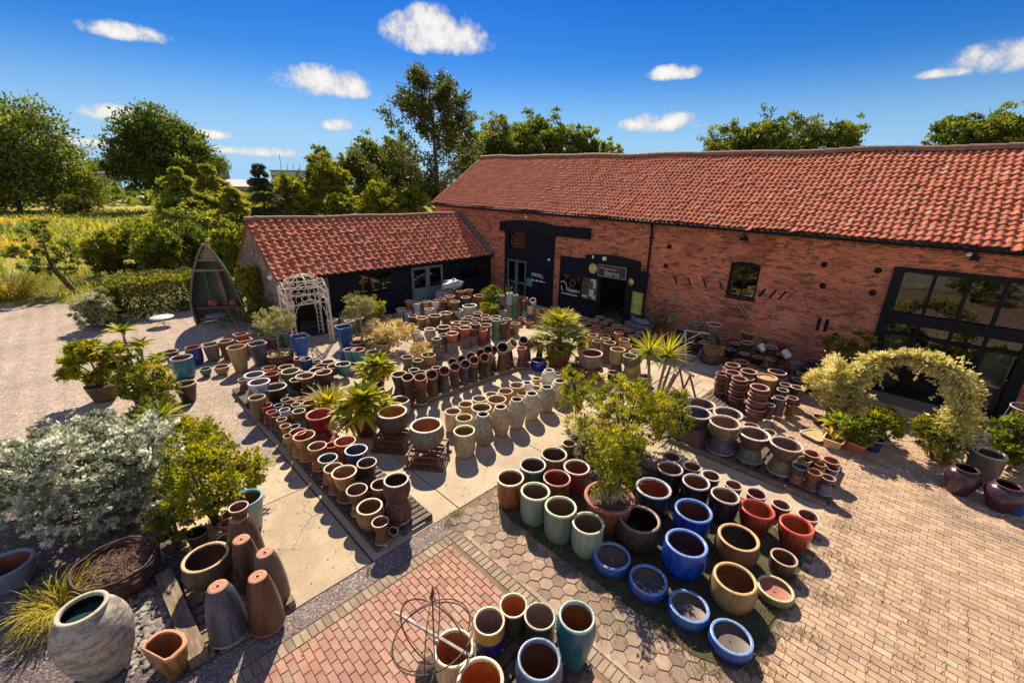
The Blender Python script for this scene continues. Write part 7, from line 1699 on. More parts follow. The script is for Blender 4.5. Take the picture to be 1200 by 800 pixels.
# ------------------------------------------------------------------ upended boat seat
t_ = thing('boat_seat', 'upended half boat used as a garden seat with dark green planks', 'boat seat', (-23.08, 4.1, 0), R(-34) - PI / 2)   # local: x across, -y opens to the yard... see facing below
t_.rotation_euler = (0, 0, math.atan2(1.54, 1.04))
def hw(z): z = z / 3.65; return max(.012, 1.12 * (1 - z ** 1.75) ** .85 * (.86 + .14 * min(1, z * 4)))
def dep(z): z = z / 3.65; return .72 * (1 - z ** 3) ** .6 + .02
HULL = mat('dark_green_planks', (.05, .078, .05), (.075, .09, .055), .6, 3, scale=(1, 1, 9), bmp=.5, bsc=9)
Zs = np.linspace(0, 3.63, 30); loops = []
for z in Zs:
    a = np.linspace(0, PI, 13); loops.append([(hw(z) * math.cos(q), dep(z) * math.sin(q) ** .8, z) for q in a])
b = MB(); V = np.concatenate([np.array(l) for l in loops]); F = []
for i in range(len(Zs) - 1):
    for k in range(12): F.append((i * 13 + k, i * 13 + k + 1, (i + 1) * 13 + k + 1, (i + 1) * 13 + k))
b.add(V, F, None, 0, False); V2 = np.array([((x * 1.03), y * 1.04 + .0, z) for x, y, z in V]); b.add(V2, [f[::-1] for f in F], None, 0, False); b.build('hull', HULL, t_)
GUN = mat('pale_gunwale', (.19, .13, .085), (.13, .09, .06), .7, 4, bmp=.3)
for sx in (-1, 1):
    b = MB(); b.tube([(sx * hw(z) * 1.02, -.02, z) for z in Zs], .058, 6); b.build('gunwale', GUN, t_)
b = MB()
for k in range(9):
    z0 = 2.95
    x = -.42 + k * .105; top = max(z for z in Zs if hw(z) > abs(x) + .02)
    if top > z0: b.span((x - .048, .02, z0), (x + .048, .05, top), tint=rng.uniform(.2, .9))
b.build('bow_deck', OLDWOOD, t_)
b = MB(); b.box((0, .0, 2.92), (hw(2.9) * 1.9, .06, .09), tint=.8); b.box((0, -.03, 2.48), (hw(2.45) * 2.05, .09, .10), tint=.95); b.build('thwart', GUN, t_)
for x in (-.42, .18, .0):
    b = MB(); lean = .10
    if x == .18: b.prism([(x - .10, .45, .8), (x + .10, .45, .8), (x + .0, .40, 2.45), (x - .14, .40, 2.45)], (0, .05, 0)); b.build('keel_board', GUN, t_)
    elif x < 0: b.prism([(x - .04, .42, .8), (x + .04, .42, .8), (x + .06, .36, 2.45), (x - .02, .36, 2.45)], (0, .05, 0)); b.build('rib', HULL, t_)
b = MB(); b.span((-.84, -.05, .74), (.84, .5, .80)); b.span((-.82, -.03, .18), (.82, .0, .30)); b.build('bench', DARKWOOD, t_)
PINK = mat('faded_red_cloth', (.34, .07, .07), (.26, .05, .055), .9, 5, bmp=.3)
bm_ = Matrix.Rotation(t_.rotation_euler.z, 3, 'Z')
for (x, y, z, lab, s_) in ((-.22, .18, .93, 'faded red cushion in the middle of the boat seat', 1), (.62, .18, .93, 'faded red cushion at the shed end of the boat seat', .8)):
    b = MB(); b.lathe([(.01, -.14), (.16, -.12), (.20, -.05), (.20, .05), (.16, .12), (.01, .14)], n=20, sq=4, sy=.6); o = tag(b.build('cushion', PINK), lab, 'cushion', 'cushions of the boat seat'); o.location = Vector((-23.08, 4.1, 0)) + bm_ @ Vector((x, y, z)); o.rotation_euler = (R(90) * .0, R(12), t_.rotation_euler.z); o.scale = (s_, 1, 1)
def cafe_table(lab, x, y, r, h, m):
    t_ = thing('round_table', lab, 'table', (x, y, 0), 0); b = MB(); b.lathe([(.01, h), (r, h), (r + .008, h - .012), (r, h - .025), (.01, h - .025)][::-1], n=28); b.build('tabletop', m, t_)
    b = MB(); b.tube([(0, 0, .03), (0, 0, h - .02)], .03, 8); b.build('stem', m, t_); b = MB()
    for k in range(3): b.tube([(0, 0, .12), (.2 * math.cos(k * 2.1), .2 * math.sin(k * 2.1), .10), (r * .75 * math.cos(k * 2.1), r * .75 * math.sin(k * 2.1), .015)], .018, 6)
    b.build('foot', m, t_)
cafe_table('round white table standing in front of the clipped hedge', -24.4, 2.15, .44, .42, mat('white_top', (.66, .66, .64), (.56, .56, .55), .5, 4))
cafe_table('small round grey green table in front of the boat seat', -22.3, 3.85, .42, .62, mat('grey_green_top', (.20, .24, .22), (.15, .18, .17), .5, 4))
# folding bistro chair beside the table
t_ = thing('bistro_chair', 'thin folding metal chair beside the grey green table', 'chair', (-21.85, 4.5, 0), R(120)); CH = mat('chair_metal', (.22, .12, .10), (.16, .09, .08), .5, 6)
b = MB()
for s_ in (-.2, .2): b.bar((s_, -.25, 0), (s_, .22, .88), .022); 
b.bar((-.2, .22, .88), (.2, .22, .88), .022); b.bar((-.2, .19, .78), (.2, .19, .78), .022); b.build('back_frame', CH, t_); b = MB()
for s_ in (-.18, .18): b.bar((s_, .25, 0), (s_, -.2, .46), .022)
b.build('front_leg', CH, t_); b = MB()
for k in range(5): b.box((0, -.17 + k * .08, .46), (.4, .06, .018))
b.build('seat', CH, t_)
# ------------------------------------------------------------------ other yard things
# sacks by the shed doors
SACK = mat('milky_polythene', (.52, .52, .56), (.36, .36, .42), .3, 5, bmp=.5, bsc=7)
def lumpy(b, c, r, n=18, m=12, k=.18, seed=0):
    g = np.random.default_rng(seed); ph = g.uniform(0, 6, 12); V = []
    for i in range(m + 1):
        t_ = i / m * PI
        for j in range(n):
            p_ = j / n * 2 * PI; s_ = 1 + k * (math.sin(3 * p_ + ph[0] + 2 * t_) * .5 + math.sin(5 * p_ + ph[1] - 4 * t_) * .35 + math.sin(7 * t_ + 2 * p_ + ph[2]) * .4)
            V.append((c[0] + r[0] * s_ * math.sin(t_) * math.cos(p_), c[1] + r[1] * s_ * math.sin(t_) * math.sin(p_), c[2] + r[2] * s_ * math.cos(t_)))
    F = [(i * n + j, (i + 1) * n + j, (i + 1) * n + (j + 1) % n, i * n + (j + 1) % n) for i in range(m) for j in range(n)]; b.add(V, F, None, 0, True)
b = MB(); lumpy(b, (-18.3, 13.5, .55), (.5, .75, .55), seed=3); tag(b.build('bulk_sack', mat('grey_polythene', (.22, .22, .23), (.15, .15, .16), .35, 4, bmp=.5, bsc=6)), 'grey plastic bulk sack by the shed doors under a white one', 'sack')
b = MB(); lumpy(b, (-18.3, 13.85, 1.25), (.38, .62, .24), k=.35, seed=8); tag(b.build('bulk_sack', SACK), 'crumpled white plastic sheet lying on the grey sack', 'sack')
# red hand cart, green coil, slatted crate by the barn wall
t_ = thing('hand_cart', 'red metal sack cart leaning by the barn wall', 'cart', (-7.75, 16.85, 0), R(-20)); REDP = mat('red_cart_paint', (.34, .02, .02), (.25, .02, .02), .4, 5)
b = MB()
for y in (-.18, .18): b.tube([(-.55, y, .18), (.45, y, 1.02), (.58, y, 1.05)], .024, 6)
for q in (.1, .4, .7, .95): b.bar((-.55 + q, -.18, .18 + q * .84), (-.55 + q, .18, .18 + q * .84), .03)
b.span((-.62, -.2, .14), (-.36, .2, .16)); b.build('frame', REDP, t_)
for y in (-.24, .24):
    b = MB(); b.tube([(-.55 + .13 * math.cos(a), y, .15 + .13 * math.sin(a)) for a in np.linspace(0, 2 * PI, 17)[:-1]], .035, 6, closed=True); b.build('wheel', BLACK, t_)
t_ = thing('hose_coil', 'green hose coil resting on the red cart', 'hose', (-7.45, 16.95, .98), 0); b = MB()
for k in range(5): b.tube([(.02 * k - .05 + .04 * math.sin(a), .20 * math.cos(a), .20 * math.sin(a) + .02 * k) for a in np.linspace(0, 2 * PI, 19)[:-1]], .03, 6, closed=True)
b.build('hose', mat('green_hose', (.05, .20, .09), (.10, .30, .15), .35, 4), t_)
t_ = thing('slatted_bench', 'grey slatted bench with covered goods beside the open door', 'bench', (-8.75, 16.75, 0), R(-6)); b = MB()
for z in (.12, .26, .40, .54): b.box((0, -.25, z), (1.15, .03, .10), tint=rng.uniform(.3, .8)); b.box((0, .25, z), (1.15, .03, .10), tint=.5)
for x in (-.56, .56): b.box((x, 0, .33), (.04, .46, .5), tint=.4)
b.build('slatted_side', mat('grey_slats', (.16, .16, .17), (.11, .11, .12), .7, 6, tint=(.8, 1.2)), t_); b = MB()
for k in range(4): b.box((0, -.2 + k * .135, .61), (1.2, .11, .03), tint=rng.uniform(.3, .8))
b.build('seat', mat('grey_slats', None), t_)
b = MB(); lumpy(b, (-8.7, 16.8, .73), (.42, .2, .12), seed=11, k=.25); tag(b.build('covered_bundle', mat('slate_cover', (.13, .13, .15), (.2, .2, .22), .7, 5, bmp=.4)), 'grey covered bundle lying on the slatted bench', 'bundle')
# pale timber A-frame behind the yucca
t_ = thing('trestle_frame', 'pale painted timber trestle frame behind the yucca', 'trestle', (-6.15, 15.35, 0), R(20)); PW = mat('peeling_white_wood', (.60, .52, .40), (.40, .31, .22), .7, 7, bmp=.3)
b = MB()
for q in ((-.35, -.15, 0), (.22, -.3, 0), (.1, .35, 0)): b.bar(q, (0, 0, 1.22), .04)
b.bar((-.05, 0, 1.23), (.85, .35, 1.12), .045); b.bar((-.16, -.07, .7), (.5, .1, 1.15), .03); b.build('frame', PW, t_)
t_ = thing('work_trestle', 'dark timber trestle leaning beside the yucca', 'trestle', (-4.75, 12.3, 0), R(60)); b = MB()
for y in (-.3, .3): b.bar((-.35, y, 0), (.02, y * .8, .92), .05); b.bar((.35, y, 0), (-.02, y * .8, .92), .05)
b.bar((0, -.4, .93), (0, .4, .93), .06); b.bar((-.22, -.3, .32), (-.22, .3, .32), .04); b.bar((.22, .3, .32), (-.22, -.3, .35), .035); b.build('frame', DARKWOOD, t_)
t_ = thing('tan_basket', 'round tan wicker tub standing under the pale trestle', 'basket', (-5.35, 16.1, .3), 0); b = MB()
for k in range(9): b.tube([((.22 + .1 * k / 8) * math.cos(a), (.22 + .1 * k / 8) * math.sin(a), .035 * k + .008 * math.sin(a * 9 + k * PI)) for a in np.linspace(0, 2 * PI, 37)[:-1]], .020, 5, closed=True, tint=rng.uniform(.2, .8))
b.disc((0, 0, .01), .22); b.build('woven_side', mat('tan_wicker', (.38, .22, .07), (.26, .14, .05), .6, 9), t_)
b = MB(); b.lathe([(.30, 0), (.34, .02), (.34, .27), (.30, .29), (.02, .29)], (-5.35, 16.1, 0), 8, sq=9); tag(b.build('low_plinth', DARKWOOD), 'dark square plinth under the tan wicker tub', 'plinth')
# wicker nest with twigs
t_ = thing('wicker_nest', 'large dark woven twig basket under the silver shrub', 'basket', (-8.0, -.62, 0), 0); b = MB(); g = np.random.default_rng(21)
TW = mat('dark_twigs', (.10, .055, .035), (.055, .03, .022), .8, 8, tint=(.6, 1.7))
for k in range(22):
    z = .02 + k * .022; r = .36 + .16 * math.sin(min(1, k / 16) * PI / 2); ph = g.uniform(0, 6); b.tube([(r * (1 + .03 * math.sin(a * 7 + ph)) * math.cos(a), r * (1 + .03 * math.sin(a * 5 + ph)) * math.sin(a), z + .015 * math.sin(a * 8 + ph)) for a in np.linspace(0, 2 * PI, 41)[:-1]], .015, 5, closed=True, tint=g.uniform(0, 1))
b.build('woven_side', TW, t_); b = MB()
for k in range(240):
    a, r = g.uniform(0, 2 * PI), .42 * math.sqrt(g.uniform()); x, y = r * math.cos(a), r * math.sin(a); d = g.uniform(0, 2 * PI); L = g.uniform(.06, .16); z = .34 + .06 * (1 - r / .42) + g.uniform(0, .06)
    b.tube([(x - L * math.cos(d), y - L * math.sin(d), z), (x, y, z + .03 * g.uniform(0, 1)), (x + L * math.cos(d), y + L * math.sin(d), z - .01)], .005, 4, tint=g.uniform(0, 1), cap=False)
b.disc((0, 0, .33), .48); b.build('twig_filling', mat('dry_twigs', (.20, .125, .08), (.09, .055, .04), .85, 8, tint=(.5, 1.8)), t_)
# pebbles: each stone counted once as part of a small heap
b = MB(); g = np.random.default_rng(5)
for k in range(420):
    x, y = g.uniform(-7.6, -6.15), g.uniform(-.72, -.20); r = g.uniform(.018, .05); m_ = Matrix.Rotation(g.uniform(0, 6), 3, 'Z')
    n_ = 7; V = [(0, 0, r * .62)] + [(r * math.cos(a) * g.uniform(.85, 1.2), r * math.sin(a) * .8, r * .30) for a in np.arange(n_) / n_ * 2 * PI] + [(r * 1.05 * math.cos(a), r * .85 * math.sin(a), -.01) for a in np.arange(n_) / n_ * 2 * PI]
    V = np.array(V) @ np.array(m_).T + np.array([x, y, g.uniform(0, .02)]); t_n = g.uniform(0, 1)
    b.add(V, [(0, 1 + i, 1 + (i + 1) % n_) for i in range(n_)], t_n, 0, True); b.add(V, [(1 + i, 1 + n_ + i, 1 + n_ + (i + 1) % n_, 1 + (i + 1) % n_) for i in range(n_)], t_n, 0, True)
struct(b.build('pebbles', mat('pebble', (.26, .235, .215), (.16, .14, .13), .7, 6, tint=(.6, 1.5))), 'stuff')
sheet('slate_gravel_bed', [(-12.5, -4), (-5.62, -4), (-5.62, .3), (-7.2, .25), (-8.2, .55), (-9.7, 1.0), (-11.5, .6), (-12.5, -.8)], -.006, GRAVD)
b = MB(); g = np.random.default_rng(15)
for k in range(2600):
    x, y = g.uniform(-9.5, -5.3), g.uniform(-1.2, .4); r = g.uniform(.006, .016)
    if k % 4 == 0: x, y = g.uniform(-5.64, -5.28), g.uniform(-.5, 3.8)
    a = g.uniform(0, 6); V = np.array([(r, 0, 0), (0, r * .8, 0), (-r, 0, 0), (0, -r * .8, 0), (0, 0, r * .8)]) @ np.array(Matrix.Rotation(a, 3, 'Z')).T + np.array([x, y, -.003]); b.add(V, [(0, 1, 4), (1, 2, 4), (2, 3, 4), (3, 0, 4)], g.uniform(0, 1))
struct(b.build('loose_chippings', mat('chipping', (.24, .20, .21), (.13, .11, .12), .8, 6, tint=(.5, 1.9))), 'stuff')
# rusty wire globe with an arrow
t_ = thing('wire_globe', 'rusty wire armillary globe with an arrow through it', 'garden ornament', (-3.42, 2.12, 0), R(20)); IR = mat('dark_iron', (.055, .045, .05), (.10, .065, .05), .55, 14, metal=.3)
r = .50; cz = .70
for k, a in enumerate((0, .9, 2.0)):
    b = MB(); b.tube([(r * math.cos(q) * math.cos(a), r * math.cos(q) * math.sin(a), cz + r * 1.12 * math.sin(q)) for q in np.linspace(0, 2 * PI, 49)[:-1]], .0065 if k else .010, 6, closed=True); b.build('meridian_ring', IR, t_)
b = MB(); b.tube([(r * 1.01 * math.cos(q), r * 1.01 * math.sin(q), cz + .12 * math.cos(q)) for q in np.linspace(0, 2 * PI, 49)[:-1]], .010, 6, closed=True); b.build('equator_ring', IR, t_)
b = MB(); b.box((0, 0, cz + .03), (1.16, .035, .03), M=np.array(Matrix.Rotation(R(6), 3, 'Y'))); b.build('cross_bar', mat('grey_bar', (.18, .17, .18), (.12, .10, .10), .5, 8, metal=.3), t_)
b = MB(); b.bar((0, 0, .02), (.03, 0, cz + r * 1.12 + .14), .016); b.add([(.03, -.05, cz + r * 1.12 + .12), (.03, .05, cz + r * 1.12 + .12), (.04, 0, cz + r * 1.12 + .30), (.05, 0, cz + r * 1.12 + .12)], [(0, 1, 2), (1, 3, 2), (3, 0, 2)]); b.tube([(.03 + .035 * math.cos(q), .0, cz + r * 1.12 + .08 + .05 * math.sin(q)) for q in np.linspace(0, 2 * PI, 13)[:-1]], .008, 5, closed=True); b.build('arrow', IR, t_)
b = MB(); b.lathe([(.26, 0), (.26, .02), (.06, .05), (.04, .16), (.001, .17)], n=16)
for k in range(6): b.tube([(.1 * math.cos(k), .1 * math.sin(k), .1), (.22 * math.cos(k + .5), .22 * math.sin(k + .5), .2), (.12 * math.cos(k + 1), .12 * math.sin(k + 1), .30)], .008, 5)
b.build('base', IR, t_)
# rope across the arch
b = MB(); b.tube([(-.78 + 1.75 * u, 13.62 - .1 * u, .62 - .42 * 4 * u * (1 - u) * .9) for u in np.linspace(0, 1, 17)], .012, 6); tag(b.build('barrier_rope', mat('pale_rope', (.55, .52, .46), (.40, .37, .32), .8, 30)), 'thin pale rope hung across the planted arch', 'rope')
for (x, y, lab) in ((2.35, 15.4, 'white wire hoop plant support by the right barn wall'),):
    t_ = thing('wire_hoop_stand', lab, 'plant support', (x, y, 0)); b = MB()
    for k, (z, rr) in enumerate(((1.25, .35), (.85, .42), (.45, .46))): b.tube([(rr * math.cos(a), rr * math.sin(a), z) for a in np.linspace(0, 2 * PI, 25)[:-1]], .012, 6, closed=True)
    b.build('hoop', mat('white_wire', (.6, .6, .6), None, .5), t_); b = MB()
    for k in range(4): b.tube([(.48 * math.cos(k * PI / 2), .48 * math.sin(k * PI / 2), 0), (.33 * math.cos(k * PI / 2), .33 * math.sin(k * PI / 2), 1.3)], .012, 6)
    b.build('leg', mat('white_wire', None), t_)
# ------------------------------------------------------------------ vegetation
LM = dict(
 oak=leafmat('oak_leaf', (.055, .09, .014), (.25, .28, .045), .5), dark=leafmat('dark_leaf', (.042, .075, .014), (.20, .24, .042), .5), mid=leafmat('mid_leaf', (.075, .115, .016), (.30, .32, .045), .53),
 yellowgreen=leafmat('yellow_green_leaf', (.11, .14, .015), (.40, .38, .045), .5, (.52, .43, .05)), spruce=leafmat('spruce_needle', (.11, .15, .025), (.40, .40, .07), .58), bluespruce=leafmat('blue_spruce_needle', (.045, .07, .04), (.15, .20, .10), .35),
 silver=leafmat('silver_leaf', (.16, .20, .12), (.72, .73, .60), .5, (.86, .85, .77), .4), olive=leafmat('olive_leaf', (.17, .18, .06), (.46, .43, .18), .42), grey=leafmat('dry_bloom', (.42, .30, .10), (.72, .58, .26), .42, (.80, .71, .45)),
 lime=leafmat('lime_leaf', (.13, .16, .012), (.46, .45, .035), .50, (.56, .45, .04)), varieg=leafmat('variegated_leaf', (.42, .38, .09), (.82, .73, .32), .45, (.88, .83, .55)), strap=leafmat('strap_leaf', (.20, .24, .02), (.58, .54, .06), .48, (.80, .46, .06)),
 palm=leafmat('palm_leaf', (.10, .15, .012), (.46, .45, .04), .48, (.62, .52, .07)), reed=leafmat('reed_blade', (.22, .20, .03), (.58, .48, .11), .45), goldgrass=leafmat('golden_blade', (.28, .26, .02), (.66, .55, .06), .48),
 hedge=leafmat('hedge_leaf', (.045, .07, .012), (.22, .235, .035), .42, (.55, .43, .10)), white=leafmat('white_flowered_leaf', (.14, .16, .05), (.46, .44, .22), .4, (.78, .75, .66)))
def cloud(b, blobs, n, size, asp=.5, up=.35, shell=.55, jit=.6, seed=0, droop=0., clump=0):
    """leaves through several ellipsoids (centre, radii); most near the skin; clump>0 gathers them into sprays"""
    g = np.random.default_rng(seed); vol = np.array([r[0] * r[1] * r[2] for _, r in blobs]) ** .75; cnt = (n * vol / vol.sum()).astype(int)
    for (c, r), k in zip(blobs, cnt):
        if k < 1: continue
        c = np.array(c, float); r = np.array(r, float)
        m = max(6, k // 28) if clump else k
        d = g.normal(0, 1, (m, 3)); d /= np.linalg.norm(d, axis=1)[:, None]; rad = shell + (1.04 - shell) * g.uniform(0, 1, m) ** .6; rad *= 1 + .14 * np.sin(d[:, 0] * 5 + seed) * np.cos(d[:, 1] * 6 + d[:, 2] * 4)
        P = c + d * r * rad[:, None]; tb = g.uniform(.1, .9, m)
        if clump:
            idx = g.integers(0, m, k); P = P[idx] + g.normal(0, 1, (k, 3)) * clump * np.array([1, 1, .6]); d = d[idx]; tb = tb[idx]
        D = d + np.array([0, 0, up]); b.leaves(P, D, size, asp, tb, droop, jit, g)
def limbs(b, base, top, r, n, spread, seed=0, seg=5):
    g = np.random.default_rng(seed); base = np.array(base, float); top = np.array(top, float)
    pts = [base + (top - base) * t + np.array([g.normal(0, .02), g.normal(0, .02), 0]) * np.linalg.norm(top - base) * (t > 0) for t in np.linspace(0, 1, 6)]
    b.tube(pts, np.linspace(r, r * .25, 6), 8)
    for k in range(n):
        t = g.uniform(.3, .95); p = base + (top - base) * t; a = g.uniform(0, 2 * PI); L = spread * g.uniform(.6, 1.1) * (1.15 - t * .6)
        e = p + np.array([math.cos(a) * L, math.sin(a) * L, L * g.uniform(.3, .9)]); mid = (p + e) / 2 + np.array([0, 0, L * .1]); b.tube([p, mid, e], [r * .42 * (1.1 - t * .6), r * .25, r * .08], 6)
def tree(name, label, cat, x, y, z0, H, W, n, size, m, seed, group=None, trunk=.06, bark=BARK, lobes=9, asp=.6, shape='dome', tr=None, nl=8, shell=.5, clump=None):
    t_ = thing(name, label, cat, (x, y, z0), 0, group); g = np.random.default_rng(seed)
    b = MB(); limbs(b, (0, 0, 0), (g.normal(0, W * .04), g.normal(0, W * .04), H * .86), tr or H * .022, nl, W * .42, seed); b.build('trunk', bark, t_)
    bl = []
    for k in range(lobes):
        a = k / lobes * 2 * PI + g.uniform(-.3, .3); u = g.uniform(0, 1)
        zz = H * (trunk + (1 - trunk) * (.18 + .68 * u)); wz = {'dome': math.sin(min(1, (.35 + .62 * u)) * PI) ** .6, 'cone': 1.05 - .9 * u, 'column': .8}[shape]
        rr = W * .5 * wz; R_ = W * g.uniform(.18, .28); bl.append(((rr * .62 * math.cos(a), rr * .62 * math.sin(a), zz), (R_, R_, R_ * g.uniform(.65, .95))))
    bl.append(((0, 0, H * (trunk + (1 - trunk) * .55)), (W * .30, W * .30, H * (1 - trunk) * .42)))
    b = MB(); cloud(b, bl, n, size, asp, .3, shell, .7, seed, clump=clump or W * .035); b.build('crown', m, t_); return t_
def bush(name, label, cat, x, y, W, Dp, H, n, size, m, seed, z0=0, group=None, asp=.5, lobes=6, stems=5, sm=None, clump=0, rz=0, up=.35, base=.12):
    t_ = thing(name, label, cat, (x, y, z0), rz, group); g = np.random.default_rng(seed); bl = [((0, 0, H * (.5 + base * .5)), (W * .40, Dp * .40, H * .40))]
    for k in range(lobes):
        a = k / lobes * 2 * PI + g.uniform(-.3, .3); zz = H * g.uniform(base + .22, .76); R_ = min(W, Dp) * g.uniform(.18, .26); bl.append(((W * .33 * math.cos(a), Dp * .33 * math.sin(a), zz), (R_, R_, min(R_, H * .28))))
    b = MB(); cloud(b, bl, n, size, asp, up, .45, .6, seed, clump=clump); b.build('foliage', m, t_)
    b = MB()
    for k in range(stems):
        a = g.uniform(0, 2 * PI); rr = g.uniform(.15, .36); e = np.array([W * rr * math.cos(a), Dp * rr * math.sin(a), H * g.uniform(.6, .9)]); b.tube([(g.normal(0, .04), g.normal(0, .04), 0), e * np.array([.5, .5, .5]), e], [.022 + H * .008, .015 + H * .005, .005], 6)
    b.build('stem', sm or BARK, t_); return t_
def conifer(label, x, y, z0, H, W, n, size, m, seed, group=None, droop=.1):
    t_ = thing('conifer_tree', label, 'tree', (x, y, z0), 0, group); g = np.random.default_rng(seed)
    b = MB(); b.tube([(0, 0, 0), (0, 0, H * .98)], [H * .022, .015], 7); b.build('trunk', BARK, t_); b = MB(); C, D, T = [], [], []
    tiers = int(H * 1.9) + 4
    for j in range(tiers):
        u = (j + .3) / tiers; z = H * (.02 + .97 * u) + g.normal(0, .02) * H; L0 = W * .5 * (1 - u) ** .8 * (1 + .12 * math.sin(j * 2.1)) + .05; nb = max(3, int(5 * (1 - u) + 3))
        for k in range(nb):
            a = k / nb * 2 * PI + j * .7 + g.uniform(-.2, .2); L = L0 * g.uniform(.5, 1.45); m_ = max(3, int(n / tiers / nb)); s_ = g.uniform(.12, 1, m_) ** .8; tb = g.uniform(.2, .8)
            px = L * s_; sp = g.normal(0, .15, m_) * L * (s_ + .1)
            C.append(np.stack([px * math.cos(a) - sp * math.sin(a), px * math.sin(a) + sp * math.cos(a), z + L * (.12 * s_ - droop * 2.2 * s_ ** 2) + g.normal(0, .02, m_) * L], 1))
            D.append(np.stack([np.full(m_, math.cos(a)), np.full(m_, math.sin(a)), np.full(m_, .1 - droop)], 1)); T.append(np.clip(tb * .5 + .5 * s_, 0, 1))
    b.leaves(np.concatenate(C), np.concatenate(D), size, .38, np.concatenate(T), 0, .45, g); b.build('crown', m, t_); return t_
def rosettes(name, label, cat, x, y, z, heads, m, seed, group=None, stemm=PALEBARK, stemr=.03):
    """plants made of strap-leaf rosettes: heads = (dx,dy,dz, n, L, w, elmin, elmax, curve)"""
    t_ = thing(name, label, cat, (x, y, z), 0, group); g = np.random.default_rng(seed)
    for dx, dy, dz, n, L, w_, e0, e1, cv in heads:
        b = MB()
        for k in range(n):
            u = k / n; el = e0 + (e1 - e0) * u + g.normal(0, .06)
            b.blade((dx + g.normal(0, .01), dy + g.normal(0, .01), dz), k * 2.39996, el, L * g.uniform(.8, 1.1) * (1 - .35 * u), w_ * g.uniform(.85, 1.15), cv * g.uniform(.7, 1.2), 5, np.clip(.75 - .5 * u + g.normal(0, .18), 0, 1))
        b.build('leaf_head', m, t_)
    if stemm:
        b = MB()
        for dx, dy, dz, *_ in heads:
            if dz > .12: b.tube([(dx * .25, dy * .25, 0), (dx * .7, dy * .7, dz * .5), (dx, dy, dz + .02)], [stemr * 1.2, stemr, stemr], 7)
        if b.V: b.build('stem', stemm, t_)
    return t_
# --- near planting
t_ = bush('silver_shrub', 'huge rounded silver leaved shrub filling the lower left', 'shrub', -10.5, -.70, 2.95, 2.7, 2.05, 50000, .08, LM['silver'], 3, lobes=16, asp=.6, clump=.035, stems=9, base=.0)
bush('yellow_green_shrub', 'airy yellow green shrub between the silver shrub and the gravel', 'shrub', -8.6, .75, 1.35, 1.4, 1.8, 7500, .07, LM['lime'], 4, lobes=9, asp=.62, clump=.05, stems=8, base=-.05)
bush('straggly_shrub', 'thin straggling shrub with reddish stems beside the gravel', 'shrub', -9.0, 1.55, .85, .7, 1.0, 900, .09, LM['lime'], 5, lobes=6, asp=.65, clump=.05, stems=9, sm=mat('red_stem', (.20, .06, .03), (.14, .045, .03), .7), base=.3)
bush('dark_shrub', 'small dark leaved shrub beside the upside down planters', 'shrub', -8.3, .15, .6, .6, 1.0, 1500, .07, LM['mid'], 45, lobes=5, asp=.5, clump=.03)
# golden grass by the big jar
t_ = thing('golden_grass', 'arching golden green grass clump behind the huge stone jar', 'grass clump', (-7.95, -1.28, 0)); b = MB(); g = np.random.default_rng(8)
for k in range(420):
    r = .30 * math.sqrt(g.uniform()); a = g.uniform(0, 2 * PI); b.blade((r * math.cos(a), r * math.sin(a), g.uniform(.0, .25)), a + g.normal(0, .5), g.uniform(.5, 1.35), g.uniform(.35, .62), g.uniform(.012, .022), g.uniform(1.2, 2.3), 5, g.uniform(0, 1))
b.build('foliage', LM['goldgrass'], t_)
# potted bonsai-like pine, rhododendron, agave at the left
p1 = findpot('wide brown clay'); fill('dark soil in the wide brown clay pot', p1[4], p1[5], p1[6] + p1[8] * .92, p1[7] * .42, SOIL)
t_ = thing('layered_shrub', 'layered bright green shrub growing in the wide brown clay pot', 'shrub', (p1[4], p1[5], p1[8] * .9)); b = MB(); bl = []
for (dx, dy, dz, r) in ((-.2, -.4, .85, .27), (.15, .22, .95, .33), (.05, -.1, 1.2, .3), (-.3, -.5, .45, .25), (.2, .4, .65, .3), (0, 0, .3, .3), (.08, .5, 1.05, .26)): bl.append(((dx, dy, dz), (r, r, r * .42)))
cloud(b, bl, 7000, .13, .42, .5, .3, .6, 11, clump=.05); b.build('foliage', LM['lime'], t_); b = MB()
for c_, r_ in bl: b.tube([(0, 0, -.1), (c_[0] * .3, c_[1] * .3, c_[2] * .5), (c_[0], c_[1], c_[2] - .05)], [.035, .025, .01], 6)
b.build('stem', BARK, t_)
rosettes('rhododendron', 'whorled leaved shrub with flower buds beside the layered shrub', 'shrub', -15.5, .45, .45, [(.0, .0, 1.75, 18, .55, .17, .1, 1.0, .5), (.2, .3, 1.35, 16, .5, .16, 0, .9, .6), (-.15, -.35, 1.3, 16, .5, .16, 0, .9, .6), (.35, -.1, 1.05, 15, .46, .15, 0, .8, .6), (-.3, .2, 1.1, 15, .46, .15, 0, .8, .6), (.1, .55, .85, 15, .46, .15, 0, .8, .6)], LM['palm'], 12)
bush('flowering_shrub', 'loose shrub with pale blossoms and rust brown old heads below the whorled one', 'shrub', -14.9, .55, 1.5, 1.4, 1.5, 4600, .10, LM['yellowgreen'], 13, z0=.1, clump=.05)
rosettes('agave', 'spiky grey green agave rosette behind the silver shrub', 'agave', -12.75, .62, .3, [(0, 0, .25, 30, .85, .12, .05, 1.25, .4)], LM['palm'], 14, stemm=None)
rosettes('strap_plant', 'broad arching strap leaves lying over the silver shrub', 'plant', -12.4, .05, .55, [(0, 0, .15, 9, .85, .13, .25, 1.0, .9)], LM['palm'], 15, stemm=None)
